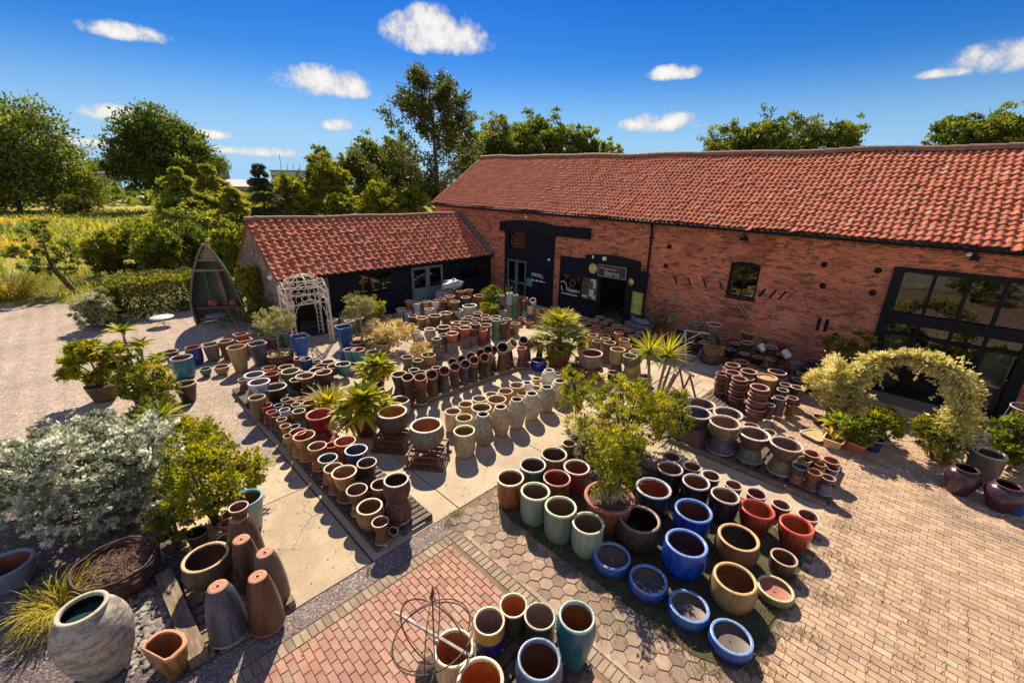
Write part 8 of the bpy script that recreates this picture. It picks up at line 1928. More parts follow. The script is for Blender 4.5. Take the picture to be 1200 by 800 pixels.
# aeoniums and aloe in the middle rows
p = findpot('red brown glazed round'.replace('round', '')) if False else next(q for q in POTS if q[1] == 'redbrownglaze' and q[0] == 'round'); zc = p[6] + p[8]
fill('dark soil in the round red brown glazed pot', p[4], p[5], zc - .05, p[7] * .40, SOIL)
rosettes('aeonium', 'large green and orange tipped rosette plant in the round red brown pot', 'succulent', p[4], p[5], zc - .06, [(0, 0, .5, 60, .80, .25, -.3, 1.2, .35), (.32, -.2, .30, 38, .62, .20, -.35, 1.1, .4), (-.25, -.35, .26, 38, .62, .20, -.35, 1.1, .4), (-.3, .28, .32, 38, .62, .20, -.35, 1.1, .4), (.25, .38, .3, 36, .6, .2, -.35, 1.1, .4), (.1, -.5, .1, 22, .5, .13, -.5, .9, .5)], LM['strap'], 16)
pl = [q for q in POTS if q[1] == 'blackplastic' and -13 < q[4] < -10.5 and q[5] > 2]; pl.sort(key=lambda q: q[5])
a1 = pl[0]; rosettes('aloe', 'yellow green upright aloe in a black pot beside the red bucket pots', 'succulent', a1[4], a1[5], a1[6] + a1[8] - .08, [(0, 0, .05, 54, .95, .085, .3, 1.4, .5), (.2, -.25, .0, 30, .75, .075, .3, 1.3, .6), (-.2, .25, .0, 30, .75, .075, .3, 1.3, .6)], LM['goldgrass'], 17, stemm=None)
a2 = pl[-1]; rosettes('aeonium', 'flat topped yellow green rosette plant behind the orange tipped one', 'succulent', a2[4], a2[5], a2[6] + a2[8] - .06, [(0, 0, .40, 50, .8, .24, -.25, 1.1, .3), (.35, .2, .25, 26, .62, .17, -.3, 1.0, .4), (-.3, -.25, .25, 26, .62, .17, -.3, 1.0, .4), (.3, -.4, .2, 24, .6, .16, -.3, 1.0, .4)], LM['strap'], 18)
# fan palm
p = next(q for q in POTS if q[1] == 'terracottapot' and q[5] > 9); zc = p[6] + p[8]; fill('soil in the wide terracotta pot below the fan palm', p[4], p[5], zc - .05, p[7] * .42, SOIL)
t_ = thing('fan_palm', 'bushy yellow green fan palm in a wide terracotta pot', 'palm', (p[4], p[5], zc - .1)); g = np.random.default_rng(19); b = MB(); st = MB()
for k in range(64):
    u = k / 64; az = k * 2.39996; el = -.25 + 1.65 * u + g.normal(0, .08); L = (1.25 - .2 * u) * g.uniform(.85, 1.1); base = np.array([0, 0, .15 + .35 * u]); d = np.array([math.cos(el) * math.cos(az), math.cos(el) * math.sin(az), math.sin(el)]); tip = base + d * L * .62
    st.tube([base, base + d * L * .4 + np.array([0, 0, .03]), tip], [.012, .010, .007], 5); tb = np.clip(.25 + .55 * u + g.normal(0, .12), 0, 1)
    for j in range(20):
        q = (j - 6) / 6 * 1.25; b.blade(tip, az + q, el * .8 + g.normal(0, .08) - .1 * abs(q),   .52 * (1 - .18 * abs(q)), .062, .7, 4, np.clip(tb + g.normal(0, .1), 0, 1))
b.build('frond', LM['palm'], t_); st.build('stalk', mat('green_stalk', (.10, .13, .03), (.15, .15, .05), .6), t_)
b = MB(); b.tube([(0, 0, 0), (0, 0, .5)], [.10, .07], 9); b.build('trunk', BARK, t_)
# yucca group
t_ = thing('yucca', 'tall many stemmed spiky yucca in the centre of the yard', 'yucca', (-4.98, 11.0, 0)); g = np.random.default_rng(23)
for (dx, dy, dz, n, L) in ((.02, .35, 1.62, 70, .82), (-.35, -.05, 1.72, 60, .74), (.25, -.2, .55, 30, .5), (-.5, -.4, .35, 26, .48)):
    b = MB()
    for k in range(n):
        u = k / n; b.blade((dx, dy, dz), k * 2.39996, -.55 + 1.9 * u + g.normal(0, .08), L * g.uniform(.8, 1.1), .062, .18, 4, np.clip(.3 + .6 * u + g.normal(0, .15), 0, 1), fold=.4)
    b.build('leaf_head', LM['palm'], t_)
b = MB()
for (x0, y0, dx, dy, dz) in ((0, 0, .02, .35, 1.62), (-.1, -.05, -.35, -.05, 1.72), (.1, -.05, .25, -.2, .55), (-.15, -.1, -.5, -.4, .35), (.08, .1, .28, .45, 1.1), (-.02, .15, .1, .5, 1.25)): b.tube([(x0, y0, 0), (x0 * .5 + dx * .5, y0 * .5 + dy * .5, dz * .5), (dx, dy, dz + .02)], [.05, .042, .04], 7)
b.build('trunk', PALEBARK, t_)
p = None
b = MB(); b.lathe([(.30, 0), (.34, .02), (.38, .30), (.42, .34), (.40, .36), (.35, .34), (.33, .26), (.01, .27)], (0, 0, 0), 24); tag(b.build('black_tub', mat('black_tub_plastic', (.02, .02, .022), None, .5), None, (-5.0, 11.0, 0)), 'black tub at the foot of the yucca stems', 'pot')
# yellow-green shrubs in pots around the centre
bush('potted_shrub', 'slim feathery yellow green shrub beside the cream jars', 'shrub', -6.15, 8.85, 1.25, 1.2, 1.6, 3200, .075, LM['lime'], 24, z0=.15, clump=.04, asp=.45, lobes=7)
bush('potted_shrub', 'broad feathery yellow green shrub in front of the yucca', 'shrub', -4.55, 8.6, 1.9, 1.7, 1.75, 6200, .075, LM['lime'], 25, z0=.2, clump=.045, asp=.45, lobes=8)
bush('potted_shrub', 'golden tipped feathery shrub left of the wide brown bowls', 'shrub', -3.95, 9.2, 1.5, 1.35, 1.35, 4200, .075, LM['yellowgreen'], 26, z0=.25, clump=.045, asp=.45, lobes=7)
bush('potted_shrub', 'low cream flecked shrub between the feathery shrubs and the glazed pots', 'shrub', -5.1, 7.75, 1.1, 1.0, .9, 2200, .07, LM['varieg'], 27, z0=.25, clump=.045, asp=.5, lobes=6)
p = next(q for q in POTS if q[1] == 'terracottapot' and q[5] < 9); zc = p[6] + p[8]; fill('dark soil and leaf litter in the wide terracotta pot of the old shrub', p[4], p[5], zc - .06, p[7] * .42, SOIL)
t_ = thing('old_shrub', 'gnarled old shrub with thick grey trunks in the front terracotta pot', 'shrub', (p[4], p[5], zc - .08)); g = np.random.default_rng(29); b = MB(); bl = []
for k in range(9):
    a = k * 2.4; r_ = .10; R_ = g.uniform(.15, .62); e = np.array([R_ * math.cos(a), R_ * math.sin(a), g.uniform(.75, 1.35)]); k1 = e * np.array([.45, .45, .35]); b.tube([(r_ * math.cos(a), r_ * math.sin(a), 0), (r_ * 1.7 * math.cos(a), r_ * 1.7 * math.sin(a), .22), k1 + np.array([0, 0, .1]), e], [.062, .048, .026, .007], 8); bl.append((e, (.27, .27, .20)))
    for q in range(3):
        e2 = k1 + (e - k1) * g.uniform(.3, .9) + g.normal(0, .14, 3); b.tube([k1 + (e - k1) * .3, e2], [.016, .005], 5); bl.append((e2, (.17, .17, .12)))
b.build('trunk', PALEBARK, t_); b = MB(); cloud(b, bl, 4200, .075, .5, .4, .1, .7, 30, clump=.05); b.build('foliage', LM['lime'], t_)
# olives in the half barrels, dry hydrangea, tub bush
for (x, y, z, W, H, lab, m, sd) in (((-16.234,4.439,0.000)[0], (-16.234,4.439,0.000)[1], .3, 1.35, 1.75, 'round headed grey green olive tree in the left half barrel', LM['olive'], 31), ((-15.949,7.477,0.000)[0], (-15.949,7.477,0.000)[1], .3, 1.25, 1.9, 'grey green olive tree in the half barrel beside the shed', LM['olive'], 32)):
    t_ = thing('olive_tree', lab, 'tree', (x, y, z), 0, 'olive trees in half barrels'); b = MB(); b.tube([(0, 0, 0), (.03, .02, H * .3), (0, 0, H * .55)], [.045, .035, .03], 8); g = np.random.default_rng(sd)
    for k in range(7):
        a = k * .9; b.tube([(0, 0, H * .5), (W * .3 * math.cos(a), W * .3 * math.sin(a), H * .8)], [.022, .006], 5)
    b.build('trunk', PALEBARK, t_); b = MB(); bl = [((0, 0, H * .74), (W * .42, W * .42, H * .24))] + [((W * .34 * math.cos(a), W * .34 * math.sin(a), H * (.68 + .1 * math.sin(a * 2.3))), (W * .2, W * .2, W * .18)) for a in np.arange(7) * .9]
    cloud(b, bl, 3600, .085, .3, .3, .35, .7, sd, clump=.05); b.build('crown', m, t_)
bush('tub_shrub', 'bright yellow green bush in a white tub before the shed window', 'shrub', -17.6, 8.75, 1.5, 1.2, 1.15, 3000, .10, LM['yellowgreen'], 33, z0=.35, clump=.06, asp=.55)
b = MB(); b.lathe([(.30, 0), (.33, .02), (.38, .42), (.40, .45), (.36, .45), (.34, .38), (.01, .38)], (-17.6, 8.75, 0), 8, sq=10); tag(b.build('white_tub', mat('white_tub_paint', (.50, .48, .44), (.40, .38, .34), .6, 4)), 'square whitish tub under the bright bush by the shed', 'planter')
bush('dried_hydrangea', 'spreading shrub of dry straw coloured flower heads', 'shrub', -14.55, 7.9, 1.7, 2.1, 1.05, 5200, .085, LM['grey'], 34, z0=.1, clump=.07, asp=.7)
bush('dry_flowers', 'small clump of dry brown flowers among the blue patterned pots', 'plant', -13.0, 8.3, .8, .9, .65, 1500, .07, LM['grey'], 35, clump=.05)
bush('climbing_plant', 'leafy plant with orange bells in front of the barn corner', 'plant', -15.6, 14.3, .8, .9, 1.7, 2200, .10, LM['mid'], 36, clump=.06)
bush('yellow_plant', 'bright yellow leaved plant beside the rusty pot', 'plant', -15.0, 13.5, .8, .8, 1.0, 1500, .10, LM['yellowgreen'], 37, clump=.06)
rosettes('upright_grass', 'thin upright reed plume by the barn corner', 'plant', -15.7, 15.6, .2, [(0, 0, .3, 18, 1.5, .05, .9, 1.5, .5)], LM['reed'], 38, stemm=None)
# thorny bare shrub with white flowers on the wall
t_ = thing('bare_climber', 'sparse twiggy climber with white flowers on the barn wall', 'climber', (-8.2, 17.45, 0)); g = np.random.default_rng(39); b = MB(); tips = []
for k in range(26):
    e = np.array([g.uniform(-.9, .9), g.uniform(-.25, .1), g.uniform(.8, 2.1)]); m_ = e * .5 + np.array([g.normal(0, .1), -.1, .1]); b.tube([(g.normal(0, .08), 0, 0), m_, e], [.016, .010, .004], 5); tips += [e, m_ * 1.3]
b.build('stem', BARK, t_); b = MB(); tips = np.array(tips); b.leaves(np.repeat(tips, 4, 0) + g.normal(0, .06, (len(tips) * 4, 3)), np.tile([0, -.4, .6], (len(tips) * 4, 1)), .07, .8, None, 0, .7, g); b.build('foliage', leafmat('white_petal', (.10, .09, .05), (.5, .46, .42), .3, (.7, .68, .65)), t_)
# --- planting around the arch
t_ = thing('planted_arch', 'round arch smothered in creamy yellow variegated leaves', 'arch', (.14, 13.75, 0), R(-4)); g = np.random.default_rng(41); hw_, top = 1.02, 2.42
arc = [(-hw_, 0, 0), (-hw_, 0, .7), *[(-hw_ * math.cos(a), 0, 1.32 + 1.05 * math.sin(a)) for a in np.linspace(0, PI, 15)], (hw_, 0, .7), (hw_, 0, 0)]
b = MB()
for dy in (-.2, .2): b.tube([(x, dy, z) for x, y, z in arc], .014, 6)
for x, y, z in arc[1:-1]: b.bar((x, -.2, z), (x, .2, z), .012)
b.build('hoop_frame', RUST, t_); b = MB(); A = np.array(arc); seg = np.linalg.norm(np.diff(A, axis=0), axis=1); cs = np.concatenate([[0], np.cumsum(seg)])
u = g.uniform(0.03, .97, 12000) * cs[-1]; P = np.stack([np.interp(u, cs, A[:, k]) for k in range(3)], 1); C0 = np.array([0, 0, 1.2]); off = g.normal(0, 1, P.shape); off /= np.linalg.norm(off, axis=1)[:, None]
rad = (.10 + .10 * (1 + np.sin(u * 4.1)) * .5 + .09 * (P[:, 0] > .6)) * g.uniform(.2, 1.5, len(u)) ** 1.1 * (.72 + .5 * np.abs(np.sin(u * 7.3) * np.cos(u * 2.9 + 1)) + .25 * (g.uniform(0, 1, len(u)) > .93)); P = P + off * rad[:, None] * np.array([1, 1.1, 1]); b.leaves(P, off + np.array([0, 0, .2]), .105, .65, g.uniform(.05, .95, len(u)), .15, .6, g); 
for k in range(46):
    i_ = g.integers(0, len(P)); q = P[i_]; d_ = off[i_] * np.array([1, 1.2, .4]); n_ = 9; L_ = g.uniform(.15, .42); ss = np.linspace(0, 1, n_)[:, None]; sh = q + d_ * L_ * ss + np.array([0, 0, -1.]) * (ss ** 2) * L_ * .7
    b.tube(sh, .003, 4, tint=.1, cap=False); b.leaves(np.repeat(sh, 2, 0), np.tile(d_ + np.array([0, 0, -.3]), (2 * n_, 1)), .085, .6, None, .2, .8, g)
b.build('foliage', LM['varieg'], t_)
bush('variegated_shrub', 'rounded cream variegated shrub beside the nested pots', 'shrub', -1.28, 14.15, 1.35, 1.3, 2.0, 8500, .085, LM['varieg'], 42, clump=.05)
bush('dark_green_shrub', 'dark green clipped shrub against the barn wall by the glazed screen', 'shrub', -1.25, 16.3, 1.4, 1.3, 2.15, 6500, .085, LM['mid'], 43, clump=.05)
pp = [q for q in POTS if q[1] == 'peach' and q[5] > 12][0]
rosettes('croton', 'orange and yellow leaved plant in the pale peach pot', 'plant', pp[4], pp[5], pp[8] - .05, [(0, 0, .12, 24, .5, .13, -.1, 1.25, .5), (.1, .15, .3, 18, .45, .12, 0, 1.2, .5)], LM['strap'], 44)
pp = [q for q in POTS if q[1] == 'peachtan'][0]; rosettes('small_grass_plant', 'upright grassy plant in the pale clay lotus pot', 'plant', pp[4], pp[5], pp[8] - .06, [(0, 0, .0, 26, .42, .03, .8, 1.5, .4)], LM['goldgrass'], 46, stemm=None)
pp = [q for q in POTS if q[0] == 'trough'][0]; bush('trough_plant', 'glossy mid green plant in the terracotta trough', 'plant', pp[4], pp[5], .85, .75, .75, 1500, .12, LM['mid'], 47, z0=pp[8] - .1, clump=.05)
pp = [q for q in POTS if q[1] == 'navy' and q[5] > 12][0]; bush('blue_pot_plant', 'pale leaved plant in the navy pot at the arch foot', 'plant', pp[4], pp[5], .85, .8, 1.0, 1900, .10, LM['yellowgreen'], 48, z0=pp[8] - .1, clump=.05)
bush('arch_foot_shrub', 'yellow speckled shrub at the foot of the planted arch, maroon jar side', 'shrub', .95, 13.7, .95, .9, 1.0, 3200, .09, LM['yellowgreen'], 49, clump=.05)
bush('corner_shrub', 'broad leaved green shrub behind the glazed grey green pot', 'shrub', 2.25, 14.4, 1.4, 1.3, 1.35, 3000, .12, LM['mid'], 50, clump=.06)
# --- behind the yard
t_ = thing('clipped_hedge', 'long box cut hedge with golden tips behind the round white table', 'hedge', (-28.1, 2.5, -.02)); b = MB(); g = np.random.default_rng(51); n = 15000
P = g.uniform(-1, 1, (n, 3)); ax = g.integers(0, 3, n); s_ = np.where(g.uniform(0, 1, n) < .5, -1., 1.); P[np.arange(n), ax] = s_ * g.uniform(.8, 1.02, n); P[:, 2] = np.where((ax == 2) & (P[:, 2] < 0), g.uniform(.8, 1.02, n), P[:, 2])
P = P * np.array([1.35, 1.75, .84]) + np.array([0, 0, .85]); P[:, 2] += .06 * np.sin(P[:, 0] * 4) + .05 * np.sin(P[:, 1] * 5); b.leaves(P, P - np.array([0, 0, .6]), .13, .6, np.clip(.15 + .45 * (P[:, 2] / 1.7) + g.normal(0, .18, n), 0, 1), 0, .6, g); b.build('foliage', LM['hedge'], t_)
b = MB()
for k in range(14): b.tube([(g.uniform(-1.1, 1.1), g.uniform(-1.5, 1.5), 0), (g.uniform(-1.1, 1.1), g.uniform(-1.5, 1.5), 1.4)], [.04, .015], 6)
b.build('stem', BARK, t_)
bush('pale_shrub', 'pale grey green shrub with white flowers at the drive end of the hedge', 'shrub', -26.0, .15, 1.5, 1.5, 1.9, 7500, .11, LM['white'], 52, clump=.05, base=-.1, lobes=9)
bush('cloud_shrub', 'layered bright green shrub between the boat seat and shed gable', 'shrub', -22.0, 5.35, 1.3, 1.1, 3.0, 5200, .12, LM['yellowgreen'], 53, clump=.08, lobes=9, base=.05)
bush('dark_climber', 'dark green bush at the foot of the shed gable', 'shrub', -20.6, 5.2, 1.2, .9, 1.5, 2200, .12, LM['dark'], 54, clump=.06)
b = MB(); b.lathe([(.25, 0), (.27, .02), (.33, .4), (.36, .44), (.32, .44), (.01, .40)], (-20.2, 4.9, 0), 20); tag(b.build('round_tub', mat('mossy_tub', (.14, .16, .12), (.10, .11, .08), .7, 4)), 'mossy round tub before the shed gable', 'pot')
# pampas and rough plants by the drive
t_ = thing('pampas_grass', 'tall arching straw green pampas clump at the left edge', 'grass clump', (-36.2, -2.9, -.28)); b = MB(); g = np.random.default_rng(55)
for k in range(520):
    r = .5 * math.sqrt(g.uniform()); a = g.uniform(0, 2 * PI); b.blade((r * math.cos(a), r * math.sin(a), 0), a + g.normal(0, .4), g.uniform(.85, 1.5), g.uniform(1.6, 3.0), .04, g.uniform(.8, 2.0), 6, g.uniform(0, 1))
b.build('foliage', LM['reed'], t_)
t_ = thing('leaning_pine', 'small dark tiered tree with a leaning trunk beside the drive', 'tree', (-35.6, -.35, -.2)); b = MB(); b.tube([(0, 0, 0), (-.15, -.35, .8), (-.35, -.75, 1.7), (-.35, -.75, 3.2)], [.17, .14, .10, .03], 8); b.build('trunk', BARK, t_); b = MB(); bl = []
for (dx, dy, dz, r) in ((-.5, -1.0, 3.5, .75), (-.2, -.3, 2.9, .8), (-.6, -1.5, 2.6, .9), (-.1, .1, 2.2, .8), (-.7, -1.2, 1.8, .9), (-.3, -.6, 4.1, .5), (-.2, -.2, 1.5, .6)): bl.append(((dx, dy, dz), (r, r, r * .35)))
cloud(b, bl, 4200, .16, .4, .2, .2, .5, 56, clump=.07); b.build('crown', LM['dark'], t_)
def at(px, py, d): return px, py, d
# bushes and young trees between the field and the shed: (x, y, top z, width)
BK = [
 ('bush', (-42.230,3.258,3.636), 2.9, 'mid', 'tall rough green bush left of the drooping one behind the hedge', 'shrub', 61), ('bush', (-40.611,1.571,3.003), 2.0, 'yellowgreen', 'golden rough bush at the field edge beside the leaning pine', 'shrub', 62),
 ('bush', (-38.079,5.827,3.544), 2.6, 'dark', 'dark bush directly behind the clipped hedge', 'shrub', 64), ('bush', (-35.592,3.776,3.458), 1.7, 'mid', 'loose green bush just over the hedge top', 'shrub', 65), ('bush', (-33.579,7.396,3.748), 2.2, 'mid', 'green bush behind the boat seat bow', 'shrub', 66)]
for kind, P_, W_, mk, lab, cat, sd in BK:
    bush('rough_bush', lab, cat, P_[0], P_[1], W_ * 1.35, W_ * 1.35, P_[2] + .5, 8000, .22, LM[mk], sd, z0=-.3, clump=.12, asp=.55, lobes=7)
rosettes('drooping_yucca', 'drooping strap leaved plant with straw skirt behind the hedge', 'yucca', (-36.334,4.380,1.628)[0], (-36.334,4.380,1.628)[1], -.3, [(0, 0, 2.6, 70, 1.5, .09, -1.0, 1.2, .9), (.3, .5, 1.9, 50, 1.3, .08, -1.2, .9, .9)], LM['reed'], 67, stemr=.12)
CN = [((-47.389,7.585,7.686), 2.7, 'spruce', 'broad feathery conifer with drooping tip, nearest the field'), ((-49.482,10.178,8.085), 2.8, 'spruce', 'feathery conifer directly behind the first drooping one'), ((-41.253,9.879,6.067), 2.0, 'spruce', 'short green conifer between the taller two and the shed'),
      ((-48.575,14.252,8.494), 1.5, 'bluespruce', 'slim dark pointed conifer left of the shed ridge')]
for i, (P_, W_, mk, lab) in enumerate(CN): conifer(lab, P_[0], P_[1], -.3, P_[2] + .3, W_ * 3.0, 22000, .36, LM[mk], 70 + i, 'conifers behind the boat seat', .16)
TR = [ # pixel-free world spots: (top point, width, leaf kind, label, seed, shape)
 ((-153.753,-6.696,22.948), 31, 'oak', 'huge dark green spreading tree at the far left edge', 81, 'dome', 16000, .75), ((-145.114,21.418,23.404), 23, 'dark', 'big dome shaped dark tree standing across the field', 82, 'dome', 16000, .75),
 ((-50.933,17.563,7.856), 4.6, 'yellowgreen', 'yellow green young tree left above the shed ridge', 83, 'dome', 5000, .30), ((-50.400,22.087,9.940), 4.6, 'yellowgreen', 'upright yellow green tree above the middle of the shed', 84, 'column', 6500, .30), ((-63.530,26.457,11.924), 6.0, 'dark', 'dark tree behind the upright yellow green one', 85, 'dome', 6000, .40),
 ((-57.558,30.042,13.271), 7.5, 'oak', 'rounded dark tree left of the tall sparse one', 86, 'dome', 7500, .40), ((-58.731,35.451,14.528), 7, 'mid', 'rounded mid green tree directly behind the tall sparse one', 87, 'dome', 7000, .40),
 ((-41.995,22.774,6.538), 5, 'yellowgreen', 'low bright bushy tree above the right of the shed ridge', 88, 'dome', 5500, .28), ((-36.766,23.370,6.322), 3.6, 'mid', 'low green bushy tree against the barn gable', 89, 'dome', 4500, .28), ((-41.375,18.474,5.626), 3.4, 'mid', 'small bushy tree just over the shed ridge', 90, 'dome', 4000, .28),
 ((-51.454,43.267,15.805), 8, 'oak', 'first wood edge tree right of the tall sparse one', 91, 'column', 6000, .42), ((-50.482,47.735,16.887), 8.5, 'oak', 'second wood edge tree over the barn gable end', 92, 'column', 6000, .42), ((-49.095,52.521,17.781), 8.5, 'oak', 'third and tallest wood edge tree over the barn ridge', 93, 'column', 6000, .42), ((-44.402,53.805,17.012), 8.5, 'oak', 'fourth wood edge tree over the barn ridge', 94, 'column', 6000, .42),
 ((-39.851,54.520,15.368), 7, 'mid', 'fifth paler wood edge tree over the barn ridge', 95, 'dome', 5000, .42), ((-35.910,54.351,13.148), 5, 'oak', 'last low wood edge tree before the open sky', 96, 'dome', 3500, .40), ((-58.772,58.655,16.398), 12, 'dark', 'dark tree deep behind the wood edge', 97, 'dome', 6000, .5),
 ((-25.174,69.394,16.122), 8, 'oak', 'leftmost tree of the group over the middle of the barn ridge', 98, 'column', 9000, .40), ((-22.611,74.201,17.728), 9.0, 'oak', 'tallest tree of the group over the middle of the barn ridge', 99, 'column', 9000, .40), ((-18.347,79.816,17.550), 9.0, 'oak', 'third tree of the group over the middle of the barn ridge', 100, 'column', 9000, .40), ((-13.354,81.415,16.817), 8.0, 'mid', 'rightmost tree of the group over the middle of the barn ridge', 101, 'column', 9000, .40),
 ((-2.935,79.661,16.530), 7, 'oak', 'left tree of the pair over the right end of the barn', 102, 'column', 10000, .38), ((1.328,81.109,16.963), 8, 'mid', 'right tree of the pair over the right end of the barn', 103, 'column', 10000, .38), ((6.944,89.716,17.125), 7.5, 'mid', 'farthest right tree behind the barn', 104, 'dome', 5000, .38)]
for P_, W_, mk, lab, sd, shp, n_, sz in TR:
    tree('broadleaf_tree', lab, 'tree', P_[0], P_[1], -.3, P_[2] + .3, W_, int(n_ * 2.4), sz, LM[mk], sd, None, .03, lobes=15 if n_ < 9000 else 26, shape=shp)
# tall sparse tree with visible limbs
P_ = (-43.623,31.204,17.927); H_ = P_[2] + .3; t_ = thing('sparse_tree', 'tall thin tree with open feathery crown and bare limbs behind the barn', 'tree', (P_[0], P_[1], -.3)); g = np.random.default_rng(110); b = MB(); C, D = [], []
b.tube([(0, 0, 0), (.2, .1, H_ * .35), (0, 0, H_ * .7), (-.3, -.2, H_)], [.38, .28, .15, .02], 8)
for k in range(64):
    u = g.uniform(.16, .97); a = g.uniform(0, 2 * PI); L = (6.6 * (1.05 - u) + 1.8) * g.uniform(.7, 1.1); p0 = np.array([.1, 0, H_ * u]); e = p0 + np.array([math.cos(a) * L, math.sin(a) * L, L * g.uniform(.25, .85)]); m_ = (p0 + e) / 2 + np.array([0, 0, -.12 * L]); b.tube([p0, m_, e], [.09 * (1.2 - u), .05 * (1.2 - u) + .01, .012], 6)
    for j in range(20):
        q = g.uniform(.3, 1.05); c_ = p0 + (e - p0) * q + np.array([0, 0, -.12 * L * (1 - abs(2 * q - 1))]) + g.normal(0, .22, 3); nn_ = int(g.uniform(10, 34)); C.append(c_ + g.normal(0, .27, (nn_, 3))); D.append(np.tile((e - p0) / L, (nn_, 1)))
b.build('trunk', BARK, t_); b = MB(); b.leaves(np.concatenate(C), np.concatenate(D), .33, .55, None, .1, .7, g); b.build('crown', LM['yellowgreen'] if False else leafmat('sparse_leaf', (.05, .065, .015), (.17, .18, .04), .4), t_)
# far wood line and far buildings
b = MB(); g = np.random.default_rng(120); n = 5200; a = np.radians(g.uniform(128, 186, n)); d_ = g.uniform(190, 300, n); hgt = 3 + 5 * (.5 + .5 * np.sin(a * 47)) * (.6 + .4 * np.sin(a * 121)); P = np.stack([d_ * np.cos(a), d_ * np.sin(a), g.uniform(0, 1, n) * hgt], 1)
b.leaves(P, np.tile([0, 0, .5], (n, 1)), 3.2, .8, None, 0, .8, g); struct(b.build('far_woods', LM['dark']), 'stuff')
def far_building(label, P_, w_, dpt, h, z0, m, rm, roof='flat', rz=0, win=None, cat='building'):
    t_ = thing('far_building', label, cat, (P_[0], P_[1], z0), rz); b = MB(); b.span((-w_ / 2, -dpt / 2, 0), (w_ / 2, dpt / 2, h)); b.build('wall', m, t_); b = MB()
    if roof == 'flat': b.span((-w_ / 2 - .3, -dpt / 2 - .3, h), (w_ / 2 + .3, dpt / 2 + .3, h + .5))
    else: b.prism([(-w_ / 2 - .3, -dpt / 2 - .4, h), (-w_ / 2 - .3, dpt / 2 + .4, h), (-w_ / 2 - .3, 0, h + dpt * .22)], (w_ + .6, 0, 0))
    b.build('roof', rm, t_)
    if win:
        for i in range(win[0]):
            for j in range(win[1]):
                for s_ in (-1, 1): b = MB(); b.box((-w_ / 2 + w_ * (i + .5) / win[0], s_ * dpt / 2, h * (j + .5) / win[1]), (w_ / win[0] * .6, .1, h / win[1] * .4)); b.build('window', mat('far_window', (.05, .06, .07), None, .3), t_)
    return t_
GW = mat('far_grey_wall', (.34, .36, .38), (.30, .32, .34), .7, .1); TW_ = mat('far_tan_wall', (.36, .31, .24), (.30, .26, .20), .7, .1); WR = mat('far_white_roof', (.7, .68, .64), (.6, .58, .55), .6, .1); DR = mat('far_grey_roof', (.22, .23, .25), None, .7)
far_building('long low grey shed far across the field', (-315.916,10.280,10.947), 28, 14, 7.0, 3.0, GW, DR, 'pitch', R(50), (6, 1)); far_building('dark grey tower block rising beside the far grey shed', (-345.855,21.349,17.976), 9, 9, 17, 1.0, mat('far_dark_wall', (.15, .17, .20), None, .7), DR, 'flat', R(50), (3, 5))
far_building('tan stepped block right of the dome shaped tree', (-264.675,56.565,17.262), 11, 9, 15.5, 1.0, TW_, DR, 'flat', R(40), (4, 5)); far_building('low white roofed hall between the conifers', (-199.133,57.454,8.401), 24, 12, 5.2, 1.0, TW_, WR, 'pitch', R(42), (7, 1))
t_ = far_building('pale grey block with roof masts far behind the shed', (-224.217,79.840,13.542), 14, 11, 12, 1.0, mat('far_pale_wall', (.46, .48, .50), (.42, .44, .46), .7, .1), DR, 'flat', R(40), (4, 2)); b = MB()
for k in range(4): b.bar((-5 + k * 3.0, 0, 12.5), (-5 + k * 3.0, 0, 15.5 + (k == 0) * 4), .2)
b.build('roof_mast', DR, t_)

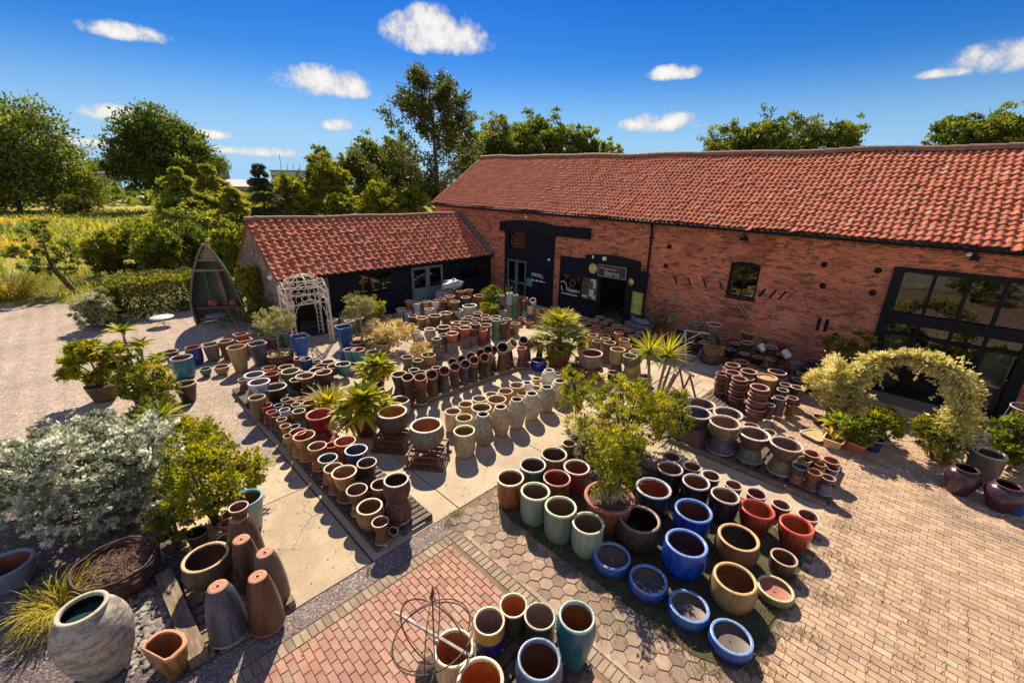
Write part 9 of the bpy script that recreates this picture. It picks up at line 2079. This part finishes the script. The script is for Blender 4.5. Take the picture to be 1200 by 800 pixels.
# extra bushes below the far trees, and the meadow bushes by the boat
for i, (P_, W_, mk, lab) in enumerate([((-129.610,2.123,4.380), 5, 'dark', 'dark bush low between the two biggest far trees'), ((-99.460,21.149,6.710), 8, 'mid', 'green bush right of the dome shaped tree foot'), ((-85.652,27.958,7.950), 9, 'mid', 'broad far bush below the pale block'), ((-59.074,15.750,5.380), 5, 'yellowgreen', 'pale bush among the conifers below the white roofed hall'), ((-41.760,7.447,5.162), 3.6, 'spruce', 'feathery bush rising behind the boat seat')]):
    bush('rough_bush', lab, 'shrub', P_[0], P_[1], W_, W_, P_[2] + .3, 6500, .09 + W_ * .04, LM[mk], 140 + i, z0=-.3, clump=W_ * .035, asp=.55, lobes=9)
# fallen leaves and crumbs of soil
g = np.random.default_rng(160); P = []
for (x, y, s_, n) in ((-8.3, .9, .9, 120), (-3.3, 6.0, 1.2, 160), (-4.6, 8.6, 1.2, 160), (-7.5, 5.3, 1.5, 90), (-2.0, 9.2, 1.5, 90), (0, 8.5, .8, 80), (.8, 13.2, .9, 120), (-9.5, 3.9, 1.6, 90), (-11.5, .9, 1.5, 120), (-5, 2.6, 1.5, 70), (-5.4, 3.9, .8, 60), (-14, 5.5, 3, 150), (-4, 12.3, 1.2, 80)): P += [(x + g.normal(0, s_), y + g.normal(0, s_), g.uniform(.004, .012)) for _ in range(n)]
P = np.array(P); b = MB(); a = g.uniform(0, 6.28, len(P)); D = np.stack([np.cos(a), np.sin(a), g.normal(0, .1, len(P))], 1); b.leaves(P, D, .038, .6, None, 0, .08, g)
struct(b.build('fallen_leaves', leafmat('dead_leaf', (.10, .06, .03), (.42, .28, .10), .2, (.50, .42, .14))), 'stuff')

for i, (x, y, W_, H_, mk, lab) in enumerate([(1.8, -2.6, 2.4, 1.6, 'yellowgreen', 'yellow green shrub behind the viewpoint mirrored in the glazed screen'), (5.2, -1.8, 2.8, 2.2, 'mid', 'green shrub behind the viewpoint mirrored in the right panes'), (8.2, -3.4, 3.2, 2.6, 'dark', 'dark shrub behind the viewpoint at the far right'), (3.4, -5.5, 4.5, 3.0, 'mid', 'large green shrub well behind the viewpoint')]):
    bush('garden_shrub', lab, 'shrub', x, y, W_, W_, H_, 3500, .14, LM[mk], 180 + i, clump=.07)


bush('sprawling_shrub', 'sprawling yellow green shrub between the silver shrub and the gravel pots', 'shrub', -11.35, 1.05, 1.15, 1.0, .95, 2600, .09, LM['lime'], 200, clump=.05, asp=.6)
bush('sprawling_shrub', 'low mid green shrub beside the grey green agave', 'shrub', -13.6, .55, 1.1, 1.0, .85, 2400, .10, LM['mid'], 201, clump=.05, asp=.55)
